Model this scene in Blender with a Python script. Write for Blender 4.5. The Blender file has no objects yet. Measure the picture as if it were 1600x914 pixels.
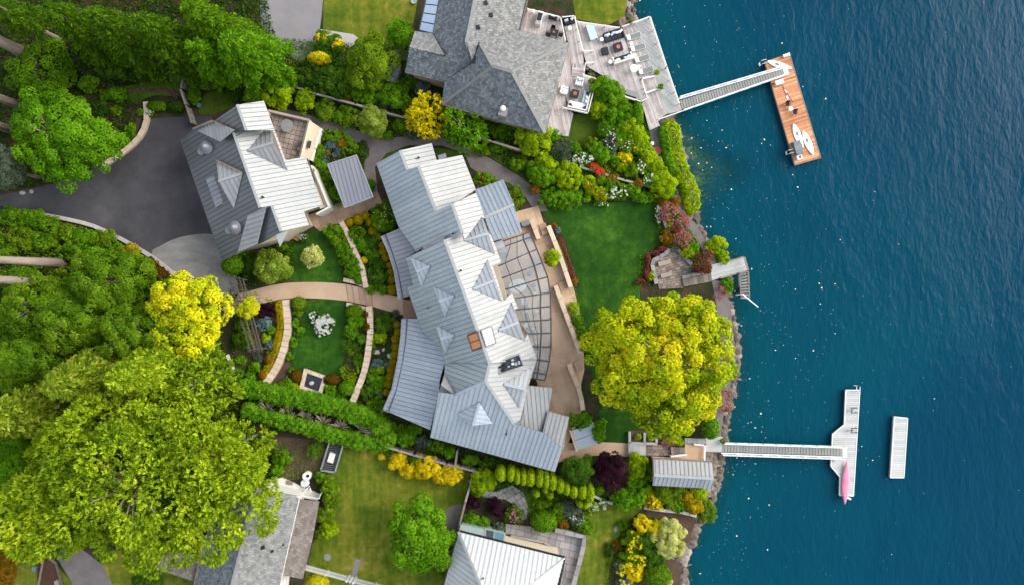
import bpy, math, random
import numpy as np
from mathutils import Vector, Matrix
random.seed(7)
SC = bpy.context.scene
COL = SC.collection
# ------------------------------------------------------------------ camera, sky, sun, exposure
CAM_H = 90.0          # drone height in metres, looking straight down
PXM = 12.0            # photo pixels per metre at ground level
cam_data = bpy.data.cameras.new('drone_camera')
cam_data.sensor_width = 36.0
cam_data.lens = 36.0 * CAM_H / (1600 / PXM)
cam_data.clip_end = 2000
cam = bpy.data.objects.new('drone_camera', cam_data)
cam.location = (0, 0, CAM_H)
COL.objects.link(cam)
SC.camera = cam
SUN_EL, SUN_AZ = math.radians(33), math.radians(68)   # azimuth clockwise from +Y (so 90 = from the lake side)
world = bpy.data.worlds.new('World'); SC.world = world
world.use_nodes = True
wn = world.node_tree.nodes; wl = world.node_tree.links
sky_n = wn.new('ShaderNodeTexSky'); sky_n.sky_type = 'NISHITA'; sky_n.sun_disc = False
sky_n.sun_elevation = SUN_EL; sky_n.sun_rotation = SUN_AZ
sky_n.air_density = 1.6; sky_n.dust_density = 1.6
wn['Background'].inputs[1].default_value = 0.15
hz = wn.new('ShaderNodeHueSaturation'); hz.inputs['Saturation'].default_value = .45      # milky overcast light
wl.new(sky_n.outputs[0], hz.inputs['Color']); wl.new(hz.outputs[0], wn['Background'].inputs[0])
sun_d = bpy.data.lights.new('sun', 'SUN'); sun_d.energy = 1.6; sun_d.angle = math.radians(42)
sun_d.color = (1.0, 0.95, 0.87)
sun_o = bpy.data.objects.new('sun', sun_d); COL.objects.link(sun_o)
sdir = Vector((math.sin(SUN_AZ) * math.cos(SUN_EL), math.cos(SUN_AZ) * math.cos(SUN_EL), math.sin(SUN_EL)))
sun_o.rotation_euler = sdir.to_track_quat('Z', 'Y').to_euler()
SC.view_settings.view_transform = 'Standard'; SC.view_settings.look = 'None'
SC.view_settings.exposure = 1.12; SC.view_settings.gamma = 1.0
SC.view_settings.use_curve_mapping = False
# ------------------------------------------------------------------ helpers
def P(px, py, z=0.0):
 """where the sight line through photo pixel (px, py) meets height z"""
 k = (CAM_H - z) / CAM_H / PXM
 return Vector(((px - 800) * k, (457 - py) * k, z))
def on_plane(px, py, p0, n):
 c = Vector((0, 0, CAM_H)); d = P(px, py, 0) - c
 return c + d * ((p0 - c).dot(n) / d.dot(n))
def ang(dx, dy):
 return math.atan2(-dy, dx)
ORG = {}
def tag(o, label=None, cat=None, group=None, kind=None):
 if label: o['label'] = label
 if cat: o['category'] = cat
 if group: o['group'] = group
 if kind: o['kind'] = kind
 return o
def thing(name, label, cat, loc=(0, 0, 0), group=None):
 o = bpy.data.objects.new(name, None); COL.objects.link(o)
 o.empty_display_size = 0.2
 o.location = loc; ORG[o.name] = Vector(loc)
 return tag(o, label, cat, group)
def link_mesh(name, me, parent=None, loc=None):
 o = bpy.data.objects.new(name, me); COL.objects.link(o)
 if parent is not None:
  o.parent = parent; ORG[o.name] = ORG[parent.name]
 else:
  o.location = loc if loc is not None else (0, 0, 0); ORG[o.name] = Vector(o.location)
 return o
def copy_tree(o, parent=None):
 c = o.copy(); COL.objects.link(c)
 if parent is not None: c.parent = parent
 ORG[c.name] = ORG[o.name]
 for ch in list(o.children): copy_tree(ch, c)
 return c
def place(o, p, rz=0.0):
 o.location = p; o.rotation_euler = (0, 0, rz); return o
class MB:
 def __init__(s): s.v = []; s.f = []; s.t = []
 def add(s, vs, fs, t=None):
  k = len(s.v); t = random.random() if t is None else t
  s.v += [tuple(x) for x in vs]; s.f += [tuple(i + k for i in f) for f in fs]; s.t += [t] * len(fs)
  return s
 def extr(s, top, d, t=None):
  """polygon 'top' (list of points) given thickness along vector d"""
  n = len(top); d = Vector(d)
  top = [Vector(p) for p in top]
  vs = top + [p + d for p in top]
  nn = Vector((0, 0, 0))
  for i in range(n): nn += top[i].cross(top[(i + 1) % n])
  if nn.dot(d) > 0:
   fs = [tuple(range(n - 1, -1, -1)), tuple(range(n, 2 * n))] + [(i, (i + 1) % n, n + (i + 1) % n, n + i) for i in range(n)]
  else:
   fs = [tuple(range(n)), tuple(range(2 * n - 1, n - 1, -1))] + [(i, n + i, n + (i + 1) % n, (i + 1) % n) for i in range(n)]
  return s.add(vs, fs, t)
 def prism(s, poly, z0, z1, t=None):
  return s.extr([Vector((p[0], p[1], z1)) for p in poly], (0, 0, z0 - z1), t)
 def box(s, c, size, rz=0.0, t=None, tilt=0.0):
  x, y, z = size[0] / 2, size[1] / 2, size[2] / 2
  m = Matrix.Translation(c) @ Matrix.Rotation(rz, 4, 'Z') @ Matrix.Rotation(tilt, 4, 'Y')
  vs = [m @ Vector((sx * x, sy * y, sz * z)) for sz in (-1, 1) for sx, sy in ((-1, -1), (1, -1), (1, 1), (-1, 1))]
  return s.add(vs, [(3, 2, 1, 0), (4, 5, 6, 7), (0, 1, 5, 4), (1, 2, 6, 5), (2, 3, 7, 6), (3, 0, 4, 7)], t)
 def bar(s, a, b, w, h, t=None):
  """box beam from a to b, w wide, h high (top at the line)"""
  a = Vector(a); b = Vector(b); d = (b - a).normalized()
  u = d.cross(Vector((0, 0, 1)))
  u = u.normalized() if u.length > 1e-4 else Vector((1, 0, 0))
  n = u.cross(d)
  vs = [p + u * (sx * w / 2) + n * (-h if sz else 0) for p in (a, b) for sx, sz in ((-1, 0), (1, 0), (1, 1), (-1, 1))]
  return s.add(vs, [(0, 1, 2, 3), (7, 6, 5, 4), (0, 4, 5, 1), (1, 5, 6, 2), (2, 6, 7, 3), (3, 7, 4, 0)], t)
 def tube(s, pts, rad, n=7, t=None, cap=True):
  pts = [Vector(p) for p in pts]
  if not hasattr(rad, '__len__'): rad = [rad] * len(pts)
  vs = []; fs = []
  for i, p in enumerate(pts):
   d = (pts[min(i + 1, len(pts) - 1)] - pts[max(i - 1, 0)]).normalized()
   u = d.cross(Vector((0.13, 0.31, 1))); u = u.normalized() if u.length > 1e-3 else Vector((1, 0, 0))
   w = d.cross(u)
   for k in range(n):
    a = 2 * math.pi * k / n
    vs.append(p + (u * math.cos(a) + w * math.sin(a)) * rad[i])
  for i in range(len(pts) - 1):
   for k in range(n):
    fs.append((i * n + k, i * n + (k + 1) % n, (i + 1) * n + (k + 1) % n, (i + 1) * n + k))
  if cap:
   fs.append(tuple(range(n - 1, -1, -1))); fs.append(tuple(range((len(pts) - 1) * n, len(pts) * n)))
  return s.add(vs, fs, t)
 def lathe(s, c, prof, n=16, t=None, sx=1.0, sy=1.0, rz=0.0):
  vs = []; fs = []; c = Vector(c)
  for r, z in prof:
   for k in range(n):
    a = 2 * math.pi * k / n
    x, y = r * math.cos(a) * sx, r * math.sin(a) * sy
    vs.append(c + Vector((x * math.cos(rz) - y * math.sin(rz), x * math.sin(rz) + y * math.cos(rz), z)))
  m = len(prof)
  for i in range(m - 1):
   for k in range(n):
    fs.append((i * n + k, i * n + (k + 1) % n, (i + 1) * n + (k + 1) % n, (i + 1) * n + k))
  fs.append(tuple(range(n - 1, -1, -1))); fs.append(tuple(range((m - 1) * n, m * n)))
  return s.add(vs, fs, t)
 def build(s, name, mat, parent=None, kind=None, smooth=False, loc=None, bevel=0.0):
  off = ORG[parent.name] if parent is not None else (Vector(loc) if loc is not None else Vector((0, 0, 0)))
  me = bpy.data.meshes.new(name)
  me.from_pydata([(v[0] - off[0], v[1] - off[1], v[2] - off[2]) for v in s.v], [], s.f)
  at = me.attributes.new('tint', 'FLOAT', 'FACE'); at.data.foreach_set('value', s.t)
  me.materials.append(mat)
  if smooth:
   me.polygons.foreach_set('use_smooth', [True] * len(s.f))
  o = link_mesh(name, me, parent, loc)
  if bevel:
   m = o.modifiers.new('edge', 'BEVEL'); m.width = bevel; m.segments = 2; m.limit_method = 'ANGLE'
  if kind: o['kind'] = kind
  return o
def clip_half(poly, f):
 out = []
 for i in range(len(poly)):
  a, b = poly[i], poly[(i + 1) % len(poly)]
  fa, fb = f(a), f(b)
  if fa >= 0: out.append(a)
  if (fa >= 0) != (fb >= 0):
   k = fa / (fa - fb); out.append(a + (b - a) * k)
 return out
def strips(poly, d, width, gap=0.0, phase=0.0):
 """cut a polygon into strips side by side along direction d; yields (index, polygon, lo, hi)"""
 vals = [p.dot(d) for p in poly]; lo, hi = min(vals), max(vals)
 i = math.floor((lo - phase) / width)
 while phase + i * width < hi:
  a, b = phase + i * width + gap / 2, phase + (i + 1) * width - gap / 2
  q = clip_half(poly, lambda p: p.dot(d) - a)
  if len(q) >= 3: q = clip_half(q, lambda p: b - p.dot(d))
  if len(q) >= 3 and poly_area(q) > 0.01: yield i, q, a, b
  i += 1
def poly_area(q):
 n = Vector((0, 0, 0))
 for i in range(1, len(q) - 1): n += (q[i] - q[0]).cross(q[i + 1] - q[0])
 return n.length / 2
def PP(pts, z=0.0): return [P(x, y, z) for x, y in pts]
def in_poly(x, y, poly):
 """vectorised point in polygon"""
 inside = np.zeros(x.shape, bool); n = len(poly); j = n - 1
 for i in range(n):
  xi, yi = poly[i]; xj, yj = poly[j]
  c = ((yi > y) != (yj > y)) & (x < (xj - xi) * (y - yi) / (yj - yi + 1e-12) + xi)
  inside ^= c; j = i
 return inside
# ------------------------------------------------------------------ materials
def new_mat(name):
 m = bpy.data.materials.new(name); m.use_nodes = True
 nt = m.node_tree; return m, nt, nt.nodes, nt.links, nt.nodes['Principled BSDF']
def ramp(N, cols, lo=0.0, hi=1.0):
 r = N.new('ShaderNodeValToRGB'); e = r.color_ramp.elements
 while len(e) < len(cols): e.new(0.5)
 for i, c in enumerate(cols):
  e[i].position = lo + (hi - lo) * i / max(1, len(cols) - 1); e[i].color = (*c, 1)
 return r
def M(name, cols, rough=0.8, metal=0.0, scale=1.0, tint=0.5, noise=0.5, bump=0.0, bscale=8.0, spec=0.3, stretch=(1, 1, 1), rot=0.0,
      grain=0.15, gscale=14.0, coat=0.0):
 """solid stuff: colour runs over 'cols' by each piece's own tint and a world-space noise; fine grain on top"""
 m, nt, N, L, b = new_mat(name)
 geo = N.new('ShaderNodeNewGeometry')
 mp = N.new('ShaderNodeMapping'); mp.inputs['Scale'].default_value = stretch; mp.inputs['Rotation'].default_value = (0, 0, rot)
 L.new(geo.outputs['Position'], mp.inputs['Vector'])
 nz = N.new('ShaderNodeTexNoise'); nz.inputs['Scale'].default_value = scale; nz.inputs['Detail'].default_value = 6; nz.inputs['Roughness'].default_value = 0.65
 L.new(mp.outputs[0], nz.inputs['Vector'])
 at = N.new('ShaderNodeAttribute'); at.attribute_name = 'tint'
 a = N.new('ShaderNodeMath'); a.operation = 'MULTIPLY_ADD'; a.inputs[1].default_value = tint; a.inputs[2].default_value = 0.5 - 0.5 * tint - 0.5 * noise * 1.6
 L.new(at.outputs['Fac'], a.inputs[0])
 c = N.new('ShaderNodeMath'); c.operation = 'MULTIPLY_ADD'; c.inputs[1].default_value = noise * 1.6
 L.new(nz.outputs['Fac'], c.inputs[0]); L.new(a.outputs[0], c.inputs[2])
 r = ramp(N, cols); L.new(c.outputs[0], r.inputs['Fac'])
 g = N.new('ShaderNodeTexNoise'); g.inputs['Scale'].default_value = gscale; g.inputs['Detail'].default_value = 4
 L.new(mp.outputs[0], g.inputs['Vector'])
 gm = N.new('ShaderNodeMapRange'); gm.inputs['From Min'].default_value = 0.25; gm.inputs['From Max'].default_value = 0.75
 gm.inputs['To Min'].default_value = 1 - grain; gm.inputs['To Max'].default_value = 1 + grain
 L.new(g.outputs['Fac'], gm.inputs['Value'])
 mx = N.new('ShaderNodeVectorMath'); mx.operation = 'SCALE'
 L.new(r.outputs['Color'], mx.inputs[0]); L.new(gm.outputs[0], mx.inputs['Scale'])
 L.new(mx.outputs[0], b.inputs['Base Color'])
 b.inputs['Roughness'].default_value = rough; b.inputs['Metallic'].default_value = metal
 b.inputs['Specular IOR Level'].default_value = spec; b.inputs['Coat Weight'].default_value = coat
 if bump:
  bz = N.new('ShaderNodeTexNoise'); bz.inputs['Scale'].default_value = bscale; bz.inputs['Detail'].default_value = 5
  L.new(mp.outputs[0], bz.inputs['Vector'])
  bn = N.new('ShaderNodeBump'); bn.inputs['Strength'].default_value = bump; bn.inputs['Distance'].default_value = 0.1
  L.new(bz.outputs['Fac'], bn.inputs['Height']); L.new(bn.outputs[0], b.inputs['Normal'])
 return m
def leaf_mat(name, cols, transl=0.45, rough=0.7):
 m, nt, N, L, b = new_mat(name)
 at = N.new('ShaderNodeAttribute'); at.attribute_name = 'tint'
 r = ramp(N, cols); L.new(at.outputs['Fac'], r.inputs['Fac'])
 L.new(r.outputs['Color'], b.inputs['Base Color'])
 b.inputs['Roughness'].default_value = rough; b.inputs['Specular IOR Level'].default_value = 0.06
 t = N.new('ShaderNodeBsdfTranslucent'); L.new(r.outputs['Color'], t.inputs['Color'])
 mx = N.new('ShaderNodeMixShader'); mx.inputs[0].default_value = transl
 L.new(b.outputs[0], mx.inputs[1]); L.new(t.outputs[0], mx.inputs[2])
 L.new(mx.outputs[0], N['Material Output'].inputs['Surface'])
 return m
MT = {}
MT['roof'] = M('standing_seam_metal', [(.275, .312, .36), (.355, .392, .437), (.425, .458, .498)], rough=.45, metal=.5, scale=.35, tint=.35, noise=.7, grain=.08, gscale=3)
MT['roof_dark'] = M('aged_shaded_metal', [(.088, .094, .102), (.12, .126, .134), (.158, .163, .17)], rough=.42, metal=.5, scale=.3, tint=.3, noise=.5, grain=.07)  # aged garage metal; shade of the slope facing away from the sun is in the colour
MT['roof_grey'] = M('half_lit_grey_metal', [(.24, .242, .248), (.30, .302, .308), (.36, .36, .362)], rough=.5, metal=.3, scale=.5, tint=.35, noise=.7, grain=.08, gscale=3)  # same garage metal on side-facing facets, their half light put into the colour
MT['roof_pale'] = M('near_white_metal', [(.41, .425, .445), (.47, .48, .495), (.52, .52, .52)], rough=.6, metal=.05, scale=.5, tint=.3, noise=.6, grain=.06, gscale=3)
MT['roof_mid'] = M('half_shaded_metal', [(.33, .35, .38), (.40, .42, .45), (.46, .475, .50)], rough=.55, metal=.25, scale=.5, tint=.3, noise=.6, grain=.07, gscale=3)  # same house metal on lake-side dormers, their half shade put into the colour
MT['roof_lit'] = M('sunlit_metal_roof', [(.26, .275, .285), (.32, .325, .327), (.365, .365, .358)], rough=.6, metal=.1, scale=.5, tint=.35, noise=.75, grain=.07, gscale=3)  # sun-side copy of the standing seam metal, sunlit tone put into the colour
MT['roof_flat'] = M('grey_violet_metal', [(.24, .24, .275), (.30, .30, .335)], rough=.55, metal=.3, scale=.4, tint=.4, noise=.4, grain=.06)
MT['seam_shade'] = M('shade_line_underlay', [(.08, .085, .09), (.12, .12, .125)], rough=.7)  # dark layer seen in panel gaps, standing for the ribs' shade lines
MT['copper'] = M('oxidised_copper', [(.24, .13, .10), (.36, .22, .17)], rough=.5, metal=.5, scale=2)
MT['shingle_shaded'] = M('shaded_grey_shingle', [(.075, .085, .098), (.125, .138, .152), (.17, .182, .195), (.24, .25, .26)], rough=.85, tint=.75, noise=.35, gscale=20, grain=.2, scale=1.2, bump=.3)  # bluish copy of the grey shingle, shade put into the colour
MT['shingle_lit'] = M('sunlit_grey_shingle', [(.12, .12, .12), (.18, .18, .177), (.225, .223, .218), (.30, .295, .285)], rough=.85, tint=.75, noise=.35, gscale=20, grain=.2, scale=1.2, bump=.3)  # lighter copy of the same shingle, sunlight put into the colour
MT['shingle_brown'] = M('brown_shingle', [(.13, .105, .09), (.19, .16, .14), (.24, .21, .19)], rough=.85, tint=.8, noise=.4, scale=1.2, bump=.3)
MT['stucco'] = M('cream_stucco', [(.52, .44, .32), (.62, .54, .40)], rough=.9, bump=.2, bscale=20)
MT['stucco_tan'] = M('tan_stucco', [(.38, .30, .22), (.46, .37, .28)], rough=.9, bump=.2, bscale=20)
MT['white'] = M('white_paint', [(.66, .66, .65), (.78, .78, .77)], rough=.5, noise=.5, grain=.06)
MT['offwhite'] = M('off_white_paint', [(.60, .57, .52), (.72, .69, .64)], rough=.6, noise=.6, grain=.08)
MT['fabric_white'] = M('white_fabric', [(.62, .62, .62), (.76, .76, .76)], rough=.95, grain=.08)
MT['fabric_blue'] = M('pale_blue_fabric', [(.40, .50, .56), (.50, .60, .66)], rough=.95, grain=.08)
MT['fabric_dark'] = M('charcoal_fabric', [(.02, .022, .026), (.04, .042, .05)], rough=.95, grain=.1)
MT['fabric_grey'] = M('grey_mesh_fabric', [(.16, .17, .165), (.24, .25, .24)], rough=.9, grain=.1)
MT['black'] = M('black_metal', [(.012, .012, .014), (.03, .03, .034)], rough=.45, metal=.3)
MT['steel'] = M('stainless_steel', [(.45, .45, .45), (.6, .6, .6)], rough=.35, metal=.8)
MT['dark_brown'] = M('dark_brown_wicker', [(.03, .022, .022), (.055, .042, .04)], rough=.8, bump=.4, bscale=30)
MT['beam'] = M('dark_grey_steel_beam', [(.045, .047, .055), (.075, .078, .09)], rough=.5, metal=.4)
MT['deck_pink'] = M('weathered_rosy_deck', [(.31, .255, .245), (.41, .36, .345), (.49, .445, .43), (.56, .52, .505)], rough=.85, tint=.75, noise=.6, scale=.8, grain=.14, gscale=9)
MT['deck_grey'] = M('grey_deck', [(.28, .28, .275), (.36, .36, .355), (.44, .44, .43)], rough=.85, tint=.7, noise=.5, scale=.8)
MT['deck_orange'] = M('oiled_cedar_deck', [(.30, .11, .045), (.46, .19, .085), (.56, .26, .13), (.66, .36, .20)], rough=.6, tint=.8, noise=.6, scale=1.5, stretch=(.6, 1, 1), grain=.16)
MT['dock_white'] = M('pale_dock_plank', [(.37, .37, .365), (.45, .45, .44), (.52, .52, .51)], rough=.7, tint=.7, noise=.5, scale=.9)
MT['dock_grate'] = M('grey_walkway_grating', [(.20, .20, .19), (.28, .28, .265)], rough=.8, tint=.5, noise=.5)
MT['old_wood'] = M('old_grey_brown_wood', [(.10, .085, .07), (.17, .145, .125), (.24, .21, .185)], rough=.9, tint=.8, noise=.6, scale=2)
MT['fence_wood'] = M('weathered_fence_wood', [(.15, .125, .105), (.24, .21, .18), (.32, .285, .25)], rough=.9, tint=.8, noise=.6, scale=2)
MT['arbour'] = M('dark_weathered_wood', [(.06, .05, .045), (.11, .095, .085)], rough=.9, tint=.8)
MT['asphalt'] = M('dark_asphalt', [(.028, .026, .030), (.042, .039, .044), (.064, .06, .065), (.10, .094, .098)], rough=.75, tint=0, noise=1.25, scale=.13, bump=.15, bscale=25, grain=.12, gscale=7)
MT['asphalt_pale'] = M('pale_asphalt', [(.17, .16, .165), (.22, .205, .21), (.26, .245, .25)], rough=.9, tint=0, noise=1, scale=.2, bump=.2, bscale=20, grain=.2)
MT['concrete'] = M('broom_concrete', [(.13, .122, .118), (.215, .205, .196), (.32, .305, .29)], rough=.9, tint=.1, noise=1, scale=.3, bump=.1, bscale=20, grain=.14, stretch=(1, 2.2, 1), rot=.5)
MT['kerb'] = M('pale_kerb_concrete', [(.38, .35, .32), (.48, .45, .42)], rough=.9, noise=.7)
MT['gravel'] = M('grey_brown_gravel', [(.115, .098, .095), (.165, .143, .138), (.215, .19, .183)], rough=.95, tint=.1, noise=1, scale=.5, bump=.5, bscale=18, grain=.3, gscale=10)
MT['sandstone'] = M('tan_sandstone', [(.38, .235, .14), (.46, .31, .20), (.52, .37, .255), (.57, .42, .30)], rough=.85, tint=.5, noise=.8, scale=.45, bump=.1, bscale=12, grain=.1)
MT['sandstone_pale'] = M('pale_tan_stone_cap', [(.48, .36, .255), (.56, .43, .32), (.62, .50, .38)], rough=.85, tint=.7, noise=.5, scale=1, bump=.1, bscale=12, grain=.1)
MT['sandstone_dark'] = M('worn_tan_paver', [(.26, .165, .11), (.35, .24, .165), (.43, .31, .22)], rough=.85, tint=.7, noise=.7, scale=.8, grain=.12)
MT['flagstone'] = M('grey_flagstone', [(.19, .175, .17), (.26, .24, .235), (.33, .31, .30)], rough=.9, tint=.8, noise=.6, scale=.8, bump=.3, bscale=10, grain=.15)
MT['brick_grey'] = M('grey_brown_paving_brick', [(.16, .12, .10), (.25, .195, .165), (.34, .275, .235)], rough=.9, tint=.9, noise=.4, scale=1, bump=.2, bscale=15)
MT['terrace_tile'] = M('mossy_terrace_tile', [(.10, .085, .075), (.27, .21, .17), (.36, .29, .24), (.42, .34, .28)], rough=.9, tint=.35, noise=1.2, scale=.35, grain=.2, gscale=5)
MT['rock'] = M('shore_rock', [(.10, .080, .065), (.18, .148, .125), (.28, .24, .21)], rough=.9, tint=.9, noise=.8, scale=1.6, bump=.6, bscale=4)
MT['rock_pale'] = M('pale_garden_stone', [(.36, .32, .29), (.48, .44, .40)], rough=.9, tint=.6, noise=.8, scale=2, bump=.4, bscale=5)
MT['slate_water'] = M('dark_basin_water', [(.012, .017, .026), (.03, .04, .055)], rough=.12, noise=1, scale=2.5, spec=.5, bump=.6, bscale=6)
MT['bark'] = M('grey_brown_bark', [(.13, .10, .08), (.24, .19, .155), (.34, .28, .235)], rough=.95, tint=.2, noise=1, scale=1.5, stretch=(1, 1, .15), bump=.8, bscale=6)
MT['twig'] = M('pale_dry_twig', [(.30, .23, .17), (.46, .37, .29)], rough=.95, tint=.8)
MT['soil'] = M('brown_soil', [(.045, .026, .018), (.085, .05, .035), (.13, .08, .058)], rough=.95, tint=.1, noise=1, scale=.8, bump=.6, bscale=10, grain=.3)
MT['terracotta'] = M('terracotta', [(.30, .12, .07), (.40, .18, .11)], rough=.85)
MT['pink'] = M('pink_hull_plastic', [(.58, .17, .27), (.66, .25, .36)], rough=.35, noise=.5, scale=1, coat=.2)
MT['board_white'] = M('white_glassfibre', [(.74, .74, .74), (.82, .82, .82)], rough=.3, noise=.4, grain=.03)
MT['grey_cover'] = M('grey_vinyl_cover', [(.14, .15, .17), (.20, .21, .23)], rough=.6, noise=.6, scale=2)
MT['lid_blue'] = M('blue_grey_metal_lid', [(.34, .38, .44), (.42, .46, .52)], rough=.5, metal=.4, noise=.6, scale=.5)
MT['blue_pot'] = M('blue_glazed_ceramic', [(.03, .08, .35), (.05, .13, .45)], rough=.25)
MT['teal'] = M('blue_grey_canvas', [(.07, .15, .19), (.12, .21, .26)], rough=.8)
MT['orange_cushion'] = M('orange_cushion', [(.65, .26, .02), (.78, .36, .04)], rough=.9)
MT['amber'] = M('amber_pane', [(.50, .17, .04), (.66, .27, .09)], rough=.15, spec=.5, noise=.6, scale=.6)  # plain orange pane colour, no glow
MT['dark_glass'] = M('dark_window_glass', [(.03, .035, .04), (.05, .055, .06)], rough=.08, spec=.5)
MT['solar'] = M('pale_blue_skylight_glass', [(.30, .39, .52), (.40, .48, .60)], rough=.12, spec=.6, noise=.8, scale=.4)
MT['greenhouse'] = M('grey_green_panel', [(.22, .28, .27), (.28, .35, .34)], rough=.3, noise=.5)
MT['ember'] = M('rusty_fire_bowl', [(.30, .10, .06), (.45, .17, .11)], rough=.8)
MT['red_mulch'] = M('red_brown_mulch', [(.05, .022, .014), (.09, .042, .028)], rough=.95, noise=1, scale=1, grain=.3, bump=.5, bscale=10)
def glass_mat():
 m, nt, N, L, b = new_mat('clear_canopy_glass')
 b.inputs['Base Color'].default_value = (.42, .45, .48, 1); b.inputs['Roughness'].default_value = .12
 t = N.new('ShaderNodeBsdfTransparent'); t.inputs['Color'].default_value = (.90, .92, .93, 1)
 mx = N.new('ShaderNodeMixShader'); mx.inputs[0].default_value = .24
 L.new(t.outputs[0], mx.inputs[1]); L.new(b.outputs[0], mx.inputs[2]); L.new(mx.outputs[0], N['Material Output'].inputs['Surface'])
 return m
MT['glass'] = glass_mat()
def lawn_mat(name, cols, scale, stripe=0.0, rot=0.0):
 m, nt, N, L, b = new_mat(name)
 geo = N.new('ShaderNodeNewGeometry')
 n1 = N.new('ShaderNodeTexNoise'); n1.inputs['Scale'].default_value = scale; n1.inputs['Detail'].default_value = 8; n1.inputs['Roughness'].default_value = .6
 L.new(geo.outputs['Position'], n1.inputs['Vector'])
 mp = N.new('ShaderNodeMapping'); mp.inputs['Rotation'].default_value = (0, 0, rot); mp.inputs['Scale'].default_value = (2.2, .25, 1)
 L.new(geo.outputs['Position'], mp.inputs['Vector'])
 n2 = N.new('ShaderNodeTexNoise'); n2.inputs['Scale'].default_value = .7; n2.inputs['Detail'].default_value = 5
 L.new(mp.outputs[0], n2.inputs['Vector'])
 mx = N.new('ShaderNodeMix'); mx.inputs['Factor'].default_value = stripe
 L.new(n1.outputs['Fac'], mx.inputs['A']); L.new(n2.outputs['Fac'], mx.inputs['B'])
 n3 = N.new('ShaderNodeTexNoise'); n3.inputs['Scale'].default_value = .9; n3.inputs['Detail'].default_value = 9; n3.inputs['Roughness'].default_value = .75
 L.new(geo.outputs['Position'], n3.inputs['Vector'])
 m3 = N.new('ShaderNodeMix'); m3.inputs['Factor'].default_value = .42; L.new(mx.outputs['Result'], m3.inputs['A']); L.new(n3.outputs['Fac'], m3.inputs['B'])
 r = ramp(N, cols, .39, .62); L.new(m3.outputs['Result'], r.inputs['Fac'])
 g = N.new('ShaderNodeTexNoise'); g.inputs['Scale'].default_value = 9; g.inputs['Detail'].default_value = 6; g.inputs['Roughness'].default_value = .8
 L.new(geo.outputs['Position'], g.inputs['Vector'])
 gm = N.new('ShaderNodeMapRange'); gm.inputs['From Min'].default_value = .3; gm.inputs['From Max'].default_value = .7; gm.inputs['To Min'].default_value = .65; gm.inputs['To Max'].default_value = 1.35
 L.new(g.outputs['Fac'], gm.inputs['Value'])
 sc = N.new('ShaderNodeVectorMath'); sc.operation = 'SCALE'; L.new(r.outputs['Color'], sc.inputs[0]); L.new(gm.outputs[0], sc.inputs['Scale'])
 L.new(sc.outputs[0], b.inputs['Base Color']); b.inputs['Roughness'].default_value = .9; b.inputs['Specular IOR Level'].default_value = .1
 bn = N.new('ShaderNodeBump'); bn.inputs['Strength'].default_value = .5; bn.inputs['Distance'].default_value = .08
 L.new(g.outputs['Fac'], bn.inputs['Height']); L.new(bn.outputs[0], b.inputs['Normal'])
 return m
MT['lawn'] = lawn_mat('lush_dark_lawn', [(.010, .040, .004), (.020, .070, .006), (.055, .14, .011)], .09, .15, .4)
MT['lawn_dry'] = lawn_mat('patchy_olive_lawn', [(.05, .08, .006), (.085, .12, .009), (.155, .16, .016), (.29, .235, .06)], .16, .30, -.25)
MT['lawn_mid'] = lawn_mat('mid_green_lawn', [(.03, .06, .006), (.055, .095, .008), (.09, .13, .012)], .15, .3, .2)
def ground_mat():
 m, nt, N, L, b = new_mat('earth_and_bank')
 geo = N.new('ShaderNodeNewGeometry'); sp = N.new('ShaderNodeSeparateXYZ'); L.new(geo.outputs['Position'], sp.inputs[0])
 n1 = N.new('ShaderNodeTexNoise'); n1.inputs['Scale'].default_value = .5; n1.inputs['Detail'].default_value = 8; L.new(geo.outputs['Position'], n1.inputs['Vector'])
 r1 = ramp(N, [(.012, .022, .006), (.022, .034, .009), (.05, .034, .022), (.075, .046, .03)], .3, .7); L.new(n1.outputs['Fac'], r1.inputs['Fac'])
 n2 = N.new('ShaderNodeTexNoise'); n2.inputs['Scale'].default_value = 2.5; n2.inputs['Detail'].default_value = 8; L.new(geo.outputs['Position'], n2.inputs['Vector'])
 r2 = ramp(N, [(.075, .058, .045), (.16, .128, .105), (.26, .22, .185)], .3, .7); L.new(n2.outputs['Fac'], r2.inputs['Fac'])
 f = N.new('ShaderNodeMapRange'); f.inputs['From Min'].default_value = -.12; f.inputs['From Max'].default_value = -.03; f.inputs['To Min'].default_value = 1; f.inputs['To Max'].default_value = 0
 L.new(sp.outputs['Z'], f.inputs['Value'])
 mx = N.new('ShaderNodeMix'); mx.data_type = 'RGBA'; L.new(f.outputs[0], mx.inputs['Factor']); L.new(r1.outputs[0], mx.inputs['A']); L.new(r2.outputs[0], mx.inputs['B'])
 wv = N.new('ShaderNodeMapRange'); wv.inputs['From Min'].default_value = -2.15; wv.inputs['From Max'].default_value = -1.95; wv.inputs['To Min'].default_value = 1; wv.inputs['To Max'].default_value = 0
 L.new(sp.outputs['Z'], wv.inputs['Value'])
 r3 = ramp(N, [(.10, .12, .05), (.24, .25, .08), (.36, .34, .15)], .35, .65); L.new(n2.outputs['Fac'], r3.inputs['Fac'])     # weedy lake bed
 m2 = N.new('ShaderNodeMix'); m2.data_type = 'RGBA'; L.new(wv.outputs[0], m2.inputs['Factor']); L.new(mx.outputs['Result'], m2.inputs['A']); L.new(r3.outputs[0], m2.inputs['B'])
 L.new(m2.outputs['Result'], b.inputs['Base Color']); b.inputs['Roughness'].default_value = .95; b.inputs['Specular IOR Level'].default_value = .15
 bn = N.new('ShaderNodeBump'); bn.inputs['Strength'].default_value = .7; bn.inputs['Distance'].default_value = .2
 L.new(n2.outputs['Fac'], bn.inputs['Height']); L.new(bn.outputs[0], b.inputs['Normal'])
 return m
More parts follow.
